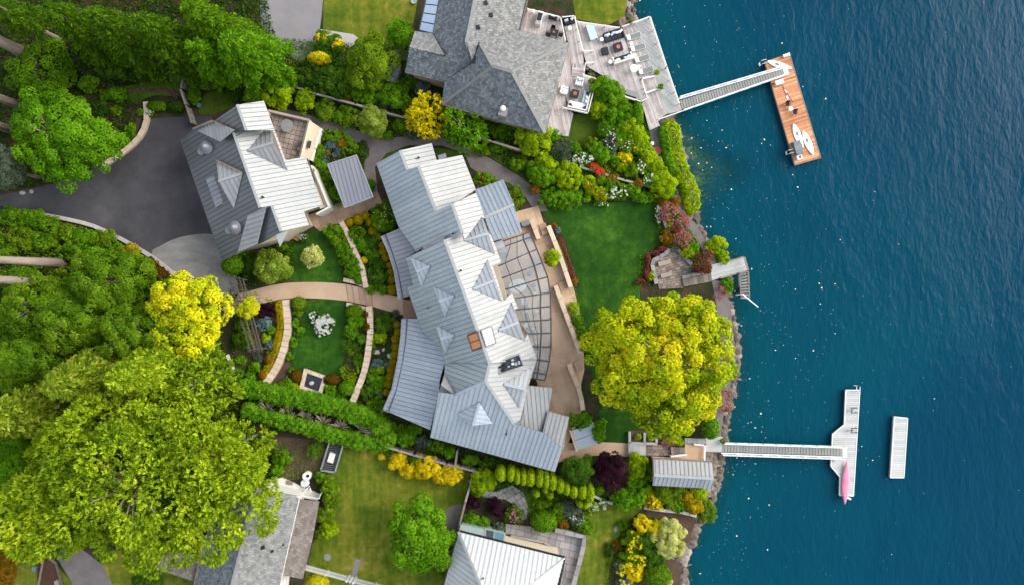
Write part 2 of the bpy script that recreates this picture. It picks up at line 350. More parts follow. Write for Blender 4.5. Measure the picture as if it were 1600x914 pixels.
def water_mat():
 m, nt, N, L, b = new_mat('lake_water')
 geo = N.new('ShaderNodeNewGeometry')
 n0 = N.new('ShaderNodeTexNoise'); n0.inputs['Scale'].default_value = .03; n0.inputs['Detail'].default_value = 4; L.new(geo.outputs['Position'], n0.inputs['Vector'])
 r = ramp(N, [(.0005, .031, .066), (.0006, .037, .072), (.0007, .047, .079)], .3, .7); L.new(n0.outputs['Fac'], r.inputs['Fac'])
 an = N.new('ShaderNodeAttribute'); an.attribute_name = 'near'      # greener over the shelving bed near land
 mg = N.new('ShaderNodeMix'); mg.data_type = 'RGBA'; L.new(an.outputs['Fac'], mg.inputs['Factor']); L.new(r.outputs[0], mg.inputs['A']); mg.inputs['B'].default_value = (.0008, .055, .077, 1)
 L.new(mg.outputs['Result'], b.inputs['Base Color']); b.inputs['Roughness'].default_value = .10; b.inputs['IOR'].default_value = 1.33; b.inputs['Specular IOR Level'].default_value = .09
 def wave(scale, stretch, rot, detail):
  mp = N.new('ShaderNodeMapping'); mp.inputs['Rotation'].default_value = (0, 0, rot); mp.inputs['Scale'].default_value = stretch
  L.new(geo.outputs['Position'], mp.inputs['Vector'])
  w = N.new('ShaderNodeTexNoise'); w.inputs['Scale'].default_value = scale; w.inputs['Detail'].default_value = detail; w.inputs['Roughness'].default_value = .55; w.inputs['Distortion'].default_value = .4
  L.new(mp.outputs[0], w.inputs['Vector']); return w
 w1 = wave(.85, (1.5, .6, 1), .55, 5); w2 = wave(.10, (1.3, .7, 1), .4, 3); w3 = wave(1.7, (1.4, .7, 1), .8, 3)
 # stronger chop further out on the lake
 sp = N.new('ShaderNodeSeparateXYZ'); L.new(geo.outputs['Position'], sp.inputs[0])
 mr = N.new('ShaderNodeMapRange'); mr.inputs['From Min'].default_value = 25; mr.inputs['From Max'].default_value = 62; mr.inputs['To Min'].default_value = .3; mr.inputs['To Max'].default_value = .55
 L.new(sp.outputs['X'], mr.inputs['Value'])
 a = N.new('ShaderNodeMath'); a.operation = 'MULTIPLY_ADD'; a.inputs[1].default_value = 2.2; L.new(w2.outputs['Fac'], a.inputs[0]); L.new(w1.outputs['Fac'], a.inputs[2])
 a2 = N.new('ShaderNodeMath'); a2.operation = 'MULTIPLY_ADD'; a2.inputs[1].default_value = .3; L.new(w3.outputs['Fac'], a2.inputs[0]); L.new(a.outputs[0], a2.inputs[2])
 bn = N.new('ShaderNodeBump'); bn.inputs['Distance'].default_value = .27; L.new(mr.outputs[0], bn.inputs['Strength'])
 L.new(a2.outputs[0], bn.inputs['Height']); L.new(bn.outputs[0], b.inputs['Normal'])
 at = N.new('ShaderNodeAttribute'); at.attribute_name = 'shallow'
 ns = wave(.5, (1, 1, 1), 0, 5)
 q = N.new('ShaderNodeMath'); q.operation = 'MULTIPLY'; L.new(at.outputs['Fac'], q.inputs[0])
 q2 = N.new('ShaderNodeMapRange'); q2.inputs['From Min'].default_value = .35; q2.inputs['From Max'].default_value = .65; q2.inputs['To Min'].default_value = .35; q2.inputs['To Max'].default_value = 1
 L.new(ns.outputs['Fac'], q2.inputs['Value']); L.new(q2.outputs[0], q.inputs[1])
 t = N.new('ShaderNodeBsdfTransparent'); t.inputs['Color'].default_value = (.62, .84, .80, 1)
 mx = N.new('ShaderNodeMixShader'); L.new(q.outputs[0], mx.inputs[0]); L.new(b.outputs[0], mx.inputs[1]); L.new(t.outputs[0], mx.inputs[2])
 L.new(mx.outputs[0], N['Material Output'].inputs['Surface'])
 return m
PAL = {
 'mid': [(.012, .042, .004), (.038, .118, .008), (.075, .20, .014), (.125, .285, .025)],
 'green':  [(.014, .055, .004), (.040, .145, .008), (.075, .225, .014), (.125, .30, .030)],
 'dark':   [(.006, .020, .005), (.014, .048, .010), (.030, .085, .016), (.055, .125, .028)],
 'deep': [(.010, .036, .007), (.022, .078, .012), (.047, .135, .020), (.09, .20, .035)],
 'lime':   [(.040, .105, .003), (.10, .22, .006), (.18, .33, .010), (.28, .42, .025)],
 'olive': [(.03, .065, .003), (.09, .16, .006), (.17, .27, .010), (.27, .37, .025)],
 'var': [(.05, .10, .008), (.16, .24, .02), (.30, .38, .05), (.46, .50, .12)],
 'gold': [(.30, .25, .004), (.60, .46, .005), (.80, .64, .010), (.86, .74, .05)],
 'yellow': [(.28, .27, .004), (.58, .50, .006), (.78, .66, .010), (.85, .76, .05)],
 'maple': [(.045, .11, .002), (.15, .25, .003), (.34, .42, .005), (.58, .54, .008), (.74, .56, .012)],
 'gtree': [(.13, .20, .003), (.36, .43, .005), (.62, .58, .010), (.80, .64, .016)],
 'fir': [(.035, .08, .003), (.12, .20, .007), (.27, .36, .012), (.46, .51, .035)],
 'firgold':[(.05, .11, .004), (.15, .24, .008), (.29, .37, .012), (.43, .46, .025)],
 'conif':  [(.010, .040, .005), (.026, .085, .008), (.052, .14, .012), (.09, .20, .02)],
 'weep': [(.03, .072, .004), (.11, .17, .009), (.24, .30, .020), (.38, .42, .05)],
 'purple': [(.012, .003, .007), (.028, .006, .014), (.050, .013, .026), (.08, .025, .045)],
 'rose': [(.24, .075, .065), (.42, .15, .125), (.56, .26, .21), (.64, .38, .31)],
 'red': [(.10, .025, .02), (.21, .06, .045), (.34, .12, .085)],
 'hedge':  [(.03, .085, .003), (.08, .21, .007), (.15, .33, .012), (.25, .43, .03)],
 'wood':   [(.028, .075, .003), (.08, .18, .006), (.155, .28, .010), (.26, .39, .02)],
 'rust':   [(.09, .055, .004), (.20, .11, .006), (.33, .17, .010), (.42, .24, .02)],
 'orange': [(.14, .07, .004), (.28, .13, .006), (.40, .20, .012)],
 'blue':   [(.05, .09, .085), (.10, .16, .16), (.18, .26, .27), (.30, .38, .40)],
 'grey':   [(.04, .06, .035), (.08, .11, .065), (.14, .175, .11), (.22, .25, .17)],
 'ball': [(.055, .065, .003), (.13, .145, .005), (.23, .235, .008), (.34, .31, .015)],
 'brown':  [(.03, .022, .006), (.065, .05, .010), (.11, .085, .018)],
 'cream':  [(.20, .22, .03), (.40, .41, .10), (.58, .57, .22), (.70, .68, .34)],
 'white':  [(.55, .57, .52), (.70, .70, .66), (.80, .80, .78)],
 'pinkf':  [(.45, .12, .20), (.62, .25, .32)],
 'redf':   [(.50, .03, .02), (.68, .08, .05)],
}
GREENS = 'mid green dark deep lime conif brown ball'.split()
for k in GREENS: PAL[k] = [(min(.8, c[0] * 2.0), min(.8, c[1] * 1.5), c[2] * .6) for c in PAL[k]]
for k in 'fir firgold weep olive var hedge cream'.split(): PAL[k] = [(min(.85, c[0] * 1.12), min(.85, c[1] * 1.15), c[2]) for c in PAL[k]]
LM = {k: leaf_mat('leaf_' + k, v, .22 if k in ('maple', 'gtree', 'fir', 'firgold', 'weep') else .42) for k, v in PAL.items()}
# ------------------------------------------------------------------ foliage
def unit(a): return a / np.maximum(np.linalg.norm(a, axis=1, keepdims=True), 1e-9)
def rdir(rng, n): return unit(rng.normal(size=(n, 3)))
def leaf_mesh(name, pts, nrm, L, W, tint, mat, parent=None, loc=None, along=None, rng=None, fold=.25):
 """every leaf a small folded blade: one four-cornered face with its own tint"""
 n = len(pts); rng = rng or np.random.default_rng(n)
 t = rdir(rng, n) if along is None else along
 nrm = unit(nrm); t = t - nrm * np.sum(t * nrm, 1, keepdims=True); t = unit(t); b = np.cross(nrm, t)
 L = np.broadcast_to(np.asarray(L, float).reshape(-1, 1), (n, 1)); W = np.broadcast_to(np.asarray(W, float).reshape(-1, 1), (n, 1))
 off = ORG[parent.name] if parent is not None else (Vector(loc) if loc is not None else Vector((0, 0, 0)))
 p = pts - np.array(off)
 v = np.empty((n, 4, 3))
 v[:, 0] = p - t * L * .5; v[:, 1] = p + b * W * .5 + nrm * W * fold + t * L * .08
 v[:, 2] = p + t * L * .5; v[:, 3] = p - b * W * .5 + nrm * W * fold + t * L * .08
 me = bpy.data.meshes.new(name)
 me.vertices.add(4 * n); me.vertices.foreach_set('co', v.reshape(-1).astype(np.float32))
 me.loops.add(4 * n); me.loops.foreach_set('vertex_index', np.arange(4 * n, dtype=np.int32))
 me.polygons.add(n); me.polygons.foreach_set('loop_start', np.arange(0, 4 * n, 4, dtype=np.int32))
 me.update(calc_edges=True)
 at = me.attributes.new('tint', 'FLOAT', 'FACE'); at.data.foreach_set('value', np.clip(tint, 0, 1).astype(np.float32))
 me.materials.append(mat)
 return link_mesh(name, me, parent, loc)
def lobed(rng, c, r, nl, lr, n, low=-.25, flat=.8, fill=.12, rough=.5, bias=.35, jit=(.55, 1.08), tl=.5):
 """n leaves over nl rounded clumps that sit on an ellipsoid; returns points, normals, tints, clump outward dirs"""
 c = np.array(c, float); r = np.array(r, float)
 d = rdir(rng, nl * 4); d = d[d[:, 2] > low][:nl]; nl = len(d)
 # spread the clumps a little
 for _ in range(6):
  df = d[:, None] - d[None]; q = np.sum(df * df, 2) + 1e-3
  d = unit(d + .02 * np.sum(df / q[..., None] ** 1.5, 1) / nl); d[:, 2] = np.maximum(d[:, 2], low); d = unit(d)
 lc = c + d * r * rng.uniform(jit[0], jit[1], (nl, 1)) * np.maximum(.3, 1 - lr / r.max() * .6)
 az = np.arctan2(lc[:, 1] - c[1], lc[:, 0] - c[0]); ph = rng.uniform(0, 6, 3)
 lc = c + (lc - c) * (1 + .09 * np.sin(2 * az + ph[0]) + .08 * np.sin(3 * az + ph[1]) + .06 * np.sin(5 * az + ph[2]))[:, None]
 lrad = lr * rng.uniform(.5, 1.45, nl)
 pr = lrad ** 2; k = rng.choice(nl, n, p=pr / pr.sum())
 e = unit(rdir(rng, n) + d[k] * .75 + np.array([0, 0, .45]))
 pts = lc[k] + e * lrad[k][:, None] * np.array([1, 1, flat]) * rng.uniform(.78, 1.06, (n, 1))
 nrm = e * .8 + rdir(rng, n) * rough + np.array([0, 0, bias])
 lt = rng.uniform(0, 1, nl)
 w = (pts - c) / r.max(); drift = .5 + .5 * np.sin(w[:, 0] * 2.6 + ph[0]) * np.cos(w[:, 1] * 2.9 + ph[1])
 tint = .8 * (tl * lt[k] + (1 - tl) * rng.uniform(0, 1, n)) + .3 * (drift - .15)
 nf = int(n * fill)
 if nf:
  fp = c + rdir(rng, nf) * r * .85 * rng.uniform(.3, 1, (nf, 1)) ** .5
  pts = np.vstack([pts, fp]); nrm = np.vstack([nrm, rdir(rng, nf) + [0, 0, .6]]); tint = np.concatenate([tint, rng.uniform(0, .7, nf)]); e = np.vstack([e, rdir(rng, nf)])
 return pts, nrm, tint, e, lc
def tufts(rng, pts, nrm, tint, m, L, spread=.75):
 """every point becomes a tuft of m blades fanning out along its normal"""
 n = len(pts); nrm = unit(nrm)
 P2 = np.repeat(pts, m, 0); N2 = np.repeat(nrm, m, 0); T2 = np.repeat(tint, m) * .75 + rng.uniform(0, .25, n * m)
 al = unit(N2 + rdir(rng, n * m) * spread)
 L2 = L * rng.uniform(.7, 1.25, n * m)
 nn = unit(np.cross(al, rdir(rng, n * m)) + np.array([0, 0, .5]))
 return P2 + al * L2[:, None] * .5, nn, T2, al, L2
# ================================================================== the setting: land, lake, lawns, paving
WZ = -1.8
SHORE = [(985, -260), (985, 0), (992, 28), (1004, 60), (1022, 110), (1040, 160), (1062, 205), (1068, 240), (1076, 272), (1088, 310), (1088, 336), (1091, 356), (1098, 370),
         (1126, 386), (1138, 410), (1142, 440), (1141, 470), (1143, 492), (1150, 520), (1154, 560), (1147, 600), (1138, 640), (1131, 680), (1130, 710),
         (1124, 745), (1114, 775), (1100, 808), (1087, 830), (1079, 850), (1064, 862), (1060, 874), (1071, 882), (1068, 914), (1060, 1200)]
_sy = np.array([p[1] for p in SHORE], float); _sx = np.array([p[0] for p in SHORE], float)
def shore_x(py):
 return np.interp(py, _sy, _sx)
def build_ground():
 rng = np.random.default_rng(3)
 pys = np.concatenate([np.arange(-1400, -100, 60), np.arange(-100, 1015, 4), np.arange(1020, 2400, 60)]).astype(float)
 off = np.array([300, 40, 16, 9, 5, 2.6, 1.2, .3, -.5, -1.2, -2.0, -3.0, -20, -60, -120, -300.])
 zz = np.array([-9, -9, -5.6, -4.2, -3.3, -2.7, -2.2, -1.85, -1.3, -.75, -.3, 0, 0, 0, 0, 0.])
 k = (CAM_H - WZ) / CAM_H / PXM
 V = []
 for py in pys:
  x0 = (shore_x(py) - 800) * k
  for o, z in zip(off, zz):
   j = 1 if (-3 < o < 10 and -100 < py < 1015) else 0
   V.append((x0 + o + j * rng.normal() * .22, (457 - py) * k, z + j * rng.normal() * .14))
 m = len(off); F = []
 for i in range(len(pys) - 1):
  for c in range(m - 1):
   a = i * m + c; F.append((a, a + m, a + m + 1, a + 1))
 b = MB(); b.v = V; b.f = F; b.t = [.5] * len(F)
 return b.build('ground', ground_mat(), kind='structure')
build_ground()
def build_water():
 ys = np.concatenate([np.arange(-160, -46, 12), np.arange(-46, 46, .8), np.arange(46, 170, 12)])
 k = (CAM_H - WZ) / CAM_H / PXM
 offs = np.concatenate([np.arange(-2.5, 14, .8), np.arange(14, 60, 4), np.array([80, 120, 200, 300])])
 V = []; S = []; G = []
 for y in ys:
  py = 457 - y / k; x0 = (shore_x(py) - 800) * k
  big = math.exp(-((py - 262) / 42) ** 2)      # the weedy shallows under the ivy bank
  for o in offs:
   V.append((x0 + o, y, WZ))
   G.append(math.exp(-max(o, 0) / 11)); S.append(max(0, min(1, 1 - o / (2.2 + 8 * big))) * (.6 + .35 * big) if o > 0 else .75)
 m = len(offs); F = []
 for i in range(len(ys) - 1):
  for c in range(m - 1):
   a = i * m + c; F.append((a, a + 1, a + m + 1, a + m))
 me = bpy.data.meshes.new('lake_water'); me.from_pydata(V, [], F)
 at = me.attributes.new('shallow', 'FLOAT', 'POINT'); at.data.foreach_set('value', S)
 at = me.attributes.new('near', 'FLOAT', 'POINT'); at.data.foreach_set('value', G)
 me.materials.append(water_mat())
 me.polygons.foreach_set('use_smooth', [True] * len(F))
 o = bpy.data.objects.new('lake_water', me); COL.objects.link(o); o['kind'] = 'structure'
build_water()
def smooth_poly(pts, n=5):
 out = []; m = len(pts)
 for i in range(m):
  p0, p1, p2, p3 = (Vector((*pts[(i + j - 1) % m][:2], 0)) for j in range(4))
  for s in range(n):
   t = s / n
   q = .5 * ((2 * p1) + (p2 - p0) * t + (2 * p0 - 5 * p1 + 4 * p2 - p3) * t * t + (3 * p1 - p0 - 3 * p2 + p3) * t ** 3)
   out.append((q.x, q.y))
 return out
def sheet(name, pts, mat, layer, smooth=False, z=0.0):
 if smooth: pts = smooth_poly(pts)
 z = z + .004 * layer
 b = MB(); b.add(PP(pts, z), [tuple(range(len(pts)))])
 me_n = b.build(name, MT[mat], kind='structure')
 # make the face look up
 if me_n.data.polygons[0].normal.z < 0: me_n.data.flip_normals()
 return me_n
# lawns
LAWN_MAIN = [(850, 322), (880, 325), (930, 318), (985, 316), (1022, 318), (1030, 340), (1033, 366), (1026, 385), (1010, 398), (1005, 415), (1004, 436), (1000, 455), (1000, 520), (980, 600), (945, 640), (930, 600),
             (920, 560), (915, 510), (896, 470), (905, 446), (896, 420), (880, 370), (868, 352), (852, 340)]
sheet('lawn', LAWN_MAIN, 'lawn', 3, True)
sheet('lawn', [(452, 392), (486, 362), (512, 368), (528, 400), (534, 430), (533, 441), (470, 440), (455, 438)], 'lawn', 3, True)
sheet('lawn', [(478, 470), (545, 472), (543, 510), (538, 555), (528, 588), (505, 596), (470, 585), (452, 565), (462, 520), (476, 490)], 'lawn', 3, True)
sheet('lawn', [(506, -40), (660, -40), (642, 60), (600, 72), (565, 62), (505, 46)], 'lawn_dry', 3)
sheet('lawn', [(884, -60), (990, -60), (976, 26), (950, 40), (900, 30)], 'lawn_dry', 3)
sheet('lawn', [(880, 214), (886, 185), (920, 178), (945, 190), (944, 212), (918, 232), (888, 230)], 'lawn_mid', 3, True)
sheet('lawn', [(500, 700), (612, 700), (735, 738), (722, 800), (695, 930), (470, 930), (488, 850), (512, 790), (515, 750)], 'lawn_dry', 3)
sheet('lawn', [(920, 798), (960, 788), (1000, 794), (972, 826), (955, 880), (940, 930), (893, 930), (912, 850)], 'lawn_dry', 3, True)
sheet('lawn', [(-20, 845), (60, 850), (130, 930), (-20, 930)], 'lawn_dry', 3)
sheet('lawn', [(150, 860), (240, 858), (310, 890), (310, 930), (180, 930)], 'lawn_dry', 3)
sheet('lawn', [(180, 142), (240, 128), (290, 130), (292, 150), (240, 150), (200, 165)], 'lawn_mid', 3, True)
sheet('lawn', [(318, 150), (345, 143), (370, 160), (342, 176), (312, 178)], 'lawn_mid', 3, True)
sheet('lawn', [(498, 203), (512, 206), (516, 222), (500, 246), (484, 262)], 'lawn_mid', 3)
sheet('lawn', [(590, 248), (620, 234), (680, 232), (716, 240), (690, 256), (600, 262)], 'lawn_mid', 3, True)
sheet('lawn', [(730, 235), (790, 262), (830, 290), (846, 310), (812, 300), (770, 280), (735, 255)], 'lawn_mid', 3, True)
sheet('lawn', [(935, 640), (1000, 640), (1000, 692), (945, 690)], 'lawn', 3)
sheet('lawn', [(818, 772), (870, 776), (905, 800), (860, 826), (828, 800)], 'lawn_mid', 3, True)
# drives, paths and paved ground
sheet('driveway', [(-60, 320), (0, 306), (40, 297), (100, 284), (160, 258), (190, 243), (215, 214), (228, 187), (260, 184), (300, 182), (330, 182), (345, 230), (347, 300), (360, 415), (300, 432), (273, 430), (235, 400), (197, 378), (150, 355), (110, 345), (62, 334), (0, 322), (-60, 328)], 'asphalt', 3)
sheet('driveway_apron', smooth_poly([(237, 397), (254, 383), (274, 373.5), (300, 367.5), (331, 366.5), (360, 380), (372, 460), (350, 470), (310, 450), (273, 430)], 3), 'concrete', 5)
sheet('driveway', [(404, -40), (508, -40), (503, 20), (499, 52), (490, 82), (468, 98), (440, 78), (408, 40)], 'asphalt_pale', 3)
sheet('path', [(440, 170), (470, 176), (520, 192), (560, 205), (590, 217), (640, 213), (690, 214), (725, 228), (770, 250), (812, 276), (842, 300), (856, 330), (836, 332), (820, 306), (796, 286),
               (760, 278), (735, 262), (726, 240), (690, 228), (640, 227), (604, 240), (586, 262), (590, 300), (575, 318), (566, 290), (570, 250), (552, 222), (520, 206), (470, 192), (440, 186)], 'gravel', 4)
sheet('path', [(1050, 305), (1066, 310), (1072, 335), (1088, 352), (1104, 380), (1120, 412), (1110, 416), (1094, 385), (1068, 345), (1058, 320)], 'gravel', 4, True)
sheet('path', [(1014, 200), (1028, 198), (1036, 235), (1040, 262), (1030, 262), (1020, 235)], 'gravel', 4)
sheet('path', [(1112, 438), (1130, 440), (1141, 475), (1146, 520), (1150, 560), (1142, 600), (1132, 640), (1126, 680), (1112, 680), (1120, 600), (1124, 520), (1118, 470)], 'gravel', 4)
sheet('path', [(84, 862), (118, 850), (158, 880), (186, 930), (124, 930)], 'gravel', 4)
sheet('path', [(556, 872), (564, 874), (556, 904), (550, 930), (542, 930), (548, 900)], 'concrete', 5)
sheet('path', [(500, 46), (552, 54), (566, 64), (545, 76), (500, 62)], 'kerb', 4)
sheet('path', [(616, 76), (640, 80), (636, 96), (612, 92)], 'gravel', 4)
sheet('path', [(696, 800), (712, 788), (722, 790), (716, 815), (720, 850), (700, 842)], 'gravel', 4, True)
# tan sandstone terrace floor on the lake side, and the house court on the other side
TERRACE = [(806, 331), (841, 322), (850, 350), (872, 400), (897, 452), (906, 490), (912, 545), (913, 578), (908, 600), (910, 642), (905, 650), (878, 716), (850, 690), (840, 600), (800, 480), (770, 400)]
sheet('terrace', TERRACE, 'sandstone', 4)
sheet('terrace', [(880, 692), (936, 690), (981, 692), (981, 713), (930, 711), (872, 722)], 'sandstone', 5)
COURT = [(478, 338), (520, 322), (572, 302), (590, 300), (598, 318), (575, 330), (572, 345), (548, 340), (530, 350), (500, 362), (488, 352)]
sheet('courtyard', COURT, 'sandstone_dark', 5)
sheet('path', smooth_poly([(352, 466), (392.7, 454), (435, 444), (478, 441), (535, 443.5), (577, 453), (632, 468), (634, 492), (583, 479), (540, 470), (490, 466), (444, 467), (407, 475), (356, 492)], 4), 'sandstone', 5)
sheet('path', [(629, 468), (652, 470), (656, 500), (630, 499)], 'sandstone_dark', 6)
# bare earth
sheet('soil_bed', [(120, 150), (180, 150), (216, 180), (215, 205), (190, 235), (150, 215), (120, 180)], 'soil', 1, True)
sheet('soil_bed', [(366, 545), (432, 470), (460, 470), (462, 560), (470, 610), (440, 616), (366, 610)], 'soil', 1)
sheet('soil_bed', [(420, 680), (508, 688), (500, 745), (430, 752)], 'soil', 2)
sheet('soil_bed', [(440, 172), (640, 205), (640, 214), (440, 178)], 'soil', 2)
sheet('soil_bed', [(1010, 796), (1066, 800), (1088, 812), (1076, 846), (1048, 872), (1066, 880), (1060, 930), (1000, 930)], 'soil', 1)
sheet('soil_bed', [(56, 872), (70, 864), (86, 880), (98, 930), (60, 930)], 'red_mulch', 4)
sheet('soil_bed', [(126, -40), (310, -40), (306, 14), (250, 4), (160, 22), (132, 12)], 'red_mulch', 4)
# ------------------------------------------------------------------ paving laid piece by piece
def paving(parent_name, poly, z, wid, lens, mat, direction, thick=.05, name='paving_stone', gap=.035, jit=.0, maxn=290, parent=None):
 """rows of separate stones inside a photo polygon; each stone an object, sharing nothing but its maker"""
 rng = random.Random(len(poly) * 7 + int(wid * 100))
 pts = PP(poly, z); d = Vector((math.cos(direction), math.sin(direction), 0)); e = Vector((-d.y, d.x, 0))
 cells = []
 for i, q, a, b in strips(pts, e, wid, gap):
  lo = min(p.dot(d) for p in q); hi = max(p.dot(d) for p in q)
  x = lo - rng.random() * lens
  while x < hi:
   w = lens * (1 + jit * (rng.random() * 2 - 1))
   x0, x1 = x + gap / 2, x + w - gap / 2
   c = clip_half(q, lambda p: p.dot(d) - x0)
   if len(c) >= 3: c = clip_half(c, lambda p: x1 - p.dot(d))
   if len(c) >= 3 and poly_area(c) > .06 * wid * lens: cells.append(c)
   x += w
 cells.sort(key=lambda c: -poly_area(c))
 extra = MB()
 for k, c in enumerate(cells):
  dz = rng.random() * .012
  c = [p + Vector((0, 0, dz)) for p in c]
  if k < maxn: MB().extr(c, (0, 0, -thick)).build(name, MT[mat], parent)
  else: extra.extr(c, (0, 0, -thick))
 if extra.f: extra.build(name, MT[mat], parent, kind='stuff')
def struct_floor(name, pts, z, h, mat):
 b = MB(); b.prism(PP(pts, z), z - h, z)
 return b.build(name, MT[mat], kind='structure')
tf = next(o for o in bpy.data.objects if o.name == 'terrace')
ORG[tf.name] = Vector((0, 0, 0))
paving('terrace', TERRACE, .05, 1.25, 1.5, 'sandstone', math.radians(-70), jit=.45, parent=tf, thick=.05, gap=.03)
cf = bpy.data.objects['courtyard']
paving('courtyard', COURT, .055, 1.1, 1.3, 'sandstone_dark', math.radians(20), jit=.3, parent=cf, thick=.05)
FLAG = [(752, 766), (775, 768), (800, 758), (817, 768), (825, 792), (823, 810), (815, 812), (806, 790), (790, 780), (756, 776)]
ff = struct_floor('flagstone_path', FLAG, .02, .03, 'soil')
paving('f', FLAG, .06, .8, .95, 'flagstone', .5, jit=.5, parent=ff, thick=.07, gap=.07)
FT = [(790, 818), (829, 822), (862, 829), (916, 840), (897, 930), (872, 930), (884, 871), (790, 842)]
ft = struct_floor('flagstone_terrace', FT, .02, .03, 'soil')
paving('f', FT, .06, .9, 1.1, 'flagstone', -.25, jit=.45, parent=ft, thick=.07, gap=.05)
PT = [(1016, 407), (1038, 397), (1052, 385), (1065, 397), (1081, 417), (1084, 432), (1066, 436), (1068, 450), (1030, 452)]
pt = struct_floor('brick_patio', PT, .02, .03, 'soil')
paving('f', PT, .07, .33, .6, 'brick_grey', math.radians(12), jit=.1, parent=pt, thick=.07, gap=.03, name='paving_brick')
BP = [(1009, 693), (1047, 695), (1047, 712), (1009, 711)]
bp = struct_floor('brick_landing', BP, .02, .03, 'soil')
paving('f', BP, .07, .4, .7, 'brick_grey', 0, jit=.1, parent=bp, thick=.07, gap=.04, name='paving_brick')
# ------------------------------------------------------------------ low walls with separate cap stones
def resample(pts, step):
 out = [Vector((*pts[0], 0))]; carry = 0.0; segs = []
 P_ = [Vector((*p, 0)) for p in pts]
 total = sum((P_[i + 1] - P_[i]).length for i in range(len(P_) - 1)); n = max(1, round(total / step)); L = total / n
 acc = 0; need = L
 for i in range(len(P_) - 1):
  a, b = P_[i], P_[i + 1]; s = (b - a).length; pos = 0
  while acc + (s - pos) >= need - 1e-6 and len(out) < n + 1:
   pos += need - acc; acc = need; out.append(a + (b - a) * (pos / s)); acc = 0; need = L
  acc += s - pos
 if (out[-1] - P_[-1]).length > .3 * step: out.append(P_[-1])
 else: out[-1] = P_[-1]
 return out
def smooth_line(pts, n=6):
 out = []; m = len(pts)
 for i in range(m - 1):
  g = [Vector((*pts[max(0, min(m - 1, i + j - 1))][:2], 0)) for j in range(4)]
  for s in range(n):
   t = s / n
   q = .5 * ((2 * g[1]) + (g[2] - g[0]) * t + (2 * g[0] - 5 * g[1] + 4 * g[2] - g[3]) * t * t + (3 * g[1] - g[0] - 3 * g[2] + g[3]) * t ** 3)
   out.append((q.x, q.y))
 out.append(tuple(pts[-1])); return out
def cap_wall(label, pts, wpx, h, step, body='stucco_tan', cap='sandstone_pale', name='garden_wall', group=None, cat='wall', capname='cap_stone', curved=True):
 w = wpx / PXM * (CAM_H - h) / CAM_H
 ln = smooth_line(pts) if curved else list(pts)
 rs = resample(ln, step)
 W = [P(p.x, p.y, h) for p in rs]
 root = thing(name, label, cat, (W[0].x, W[0].y, 0), group)
 def side(i):
  d = (W[min(i + 1, len(W) - 1)] - W[max(i - 1, 0)]).normalized(); return Vector((-d.y, d.x, 0))
 b = MB()
 for i in range(len(W) - 1):
  s0, s1 = side(i), side(i + 1); hw = w / 2 * .86
  b.prism([W[i] + s0 * hw, W[i + 1] + s1 * hw, W[i + 1] - s1 * hw, W[i] - s0 * hw], -.05, h - .08)
 b.build('wall_body', MT[body], root)
 for i in range(len(W) - 1):
  s0, s1 = side(i), side(i + 1); d = (W[i + 1] - W[i]).normalized() * .035
  MB().prism([W[i] + s0 * w / 2 + d, W[i + 1] + s1 * w / 2 - d, W[i + 1] - s1 * w / 2 - d, W[i] - s0 * w / 2 + d], h - .078, h + random.random() * .015).build(capname, MT[cap], root)
 return root
cap_wall('curved tan stone wall along the planting bed at the edge of the dark driveway', [(227, 159), (228.5, 187), (218, 213), (197, 234), (172, 251), (160, 259)], 8, .55, 14)
cap_wall('long pale concrete kerb curving along the lower edge of the dark driveway', [(62, 335), (110, 344), (150, 355), (197, 378), (235, 400.5), (256, 416), (273, 430)], 6, .3, 22, body='kerb', cap='kerb', name='driveway_kerb', cat='kerb', capname='kerb_stone')
cap_wall('curved tan capped wall between the gold hedge and the white flowering bush', [(446, 468), (448, 490), (449, 517), (440, 555), (427, 582), (414.5, 599)], 11, .8, 9)
cap_wall('curved tan capped wall between the sunken lawn and the bed of yellow balls', [(576, 478), (578.5, 519), (571, 572), (560, 605), (549, 631)], 9.5, .95, 9)
cap_wall('tan capped wall curving from the courtyard down to the garden path', [(533, 347), (546, 372), (558, 402), (566, 421), (572, 450)], 8, .9, 9)
cap_wall('short tan coping wall on the lawn side above the garden path', [(536, 437), (555, 441), (576, 450)], 6, .4, 12, curved=False)
cap_wall('short tan coping wall on the fountain side below the garden path', [(541, 475), (560, 479), (576, 484)], 6, .4, 12, curved=False)
cap_wall('short white stub of wall in the red soil beside the golden tree', [(354, 554), (366, 582)], 4, .5, 14, body='offwhite', cap='offwhite', curved=False)
cap_wall('long tan terrace wall beside the red flower strip and the big lawn', [(857, 353), (876, 402), (892, 449)], 7, .9, 24, curved=False)
cap_wall('short tan terrace wall between the grill and the terrace steps', [(830, 343), (842, 374)], 7, .9, 22, curved=False)
cap_wall('long dark edged tan wall between the glass canopy terrace and the lime shrubs', [(868, 446), (888, 500), (907, 552)], 7, .9, 24, curved=False)
cap_wall('tan terrace wall at the lower end near the huge maple', [(889, 568), (897, 590), (907, 612), (911, 642)], 7, .9, 22, curved=False)
cap_wall('tan wall with a railing line below the house roof corner and patio', [(905, 650), (895, 672)], 4, .7, 20, curved=False)
cap_wall('grey stone wall curving round the lakeside brick patio', [(1026, 444), (1018, 408), (1036, 400), (1047, 390)], 6, .5, 10, body='concrete', cap='flagstone', curved=False)
cap_wall('grey wall between the brick patio and the red Japanese maple', [(1060, 390), (1069, 401), (1081, 414)], 5, .5, 10, body='concrete', cap='flagstone')
cap_wall('grey wall edging the lower end of the lakeside steps', [(1066, 434), (1085, 429), (1110, 424)], 5, .45, 14, body='concrete', cap='flagstone', curved=False)
cap_wall('grey brown wall between the main lawn and the rosy shrubs', [(1031, 322), (1038, 345), (1047, 368)], 5, .6, 12, body='old_wood', cap='flagstone', curved=False)
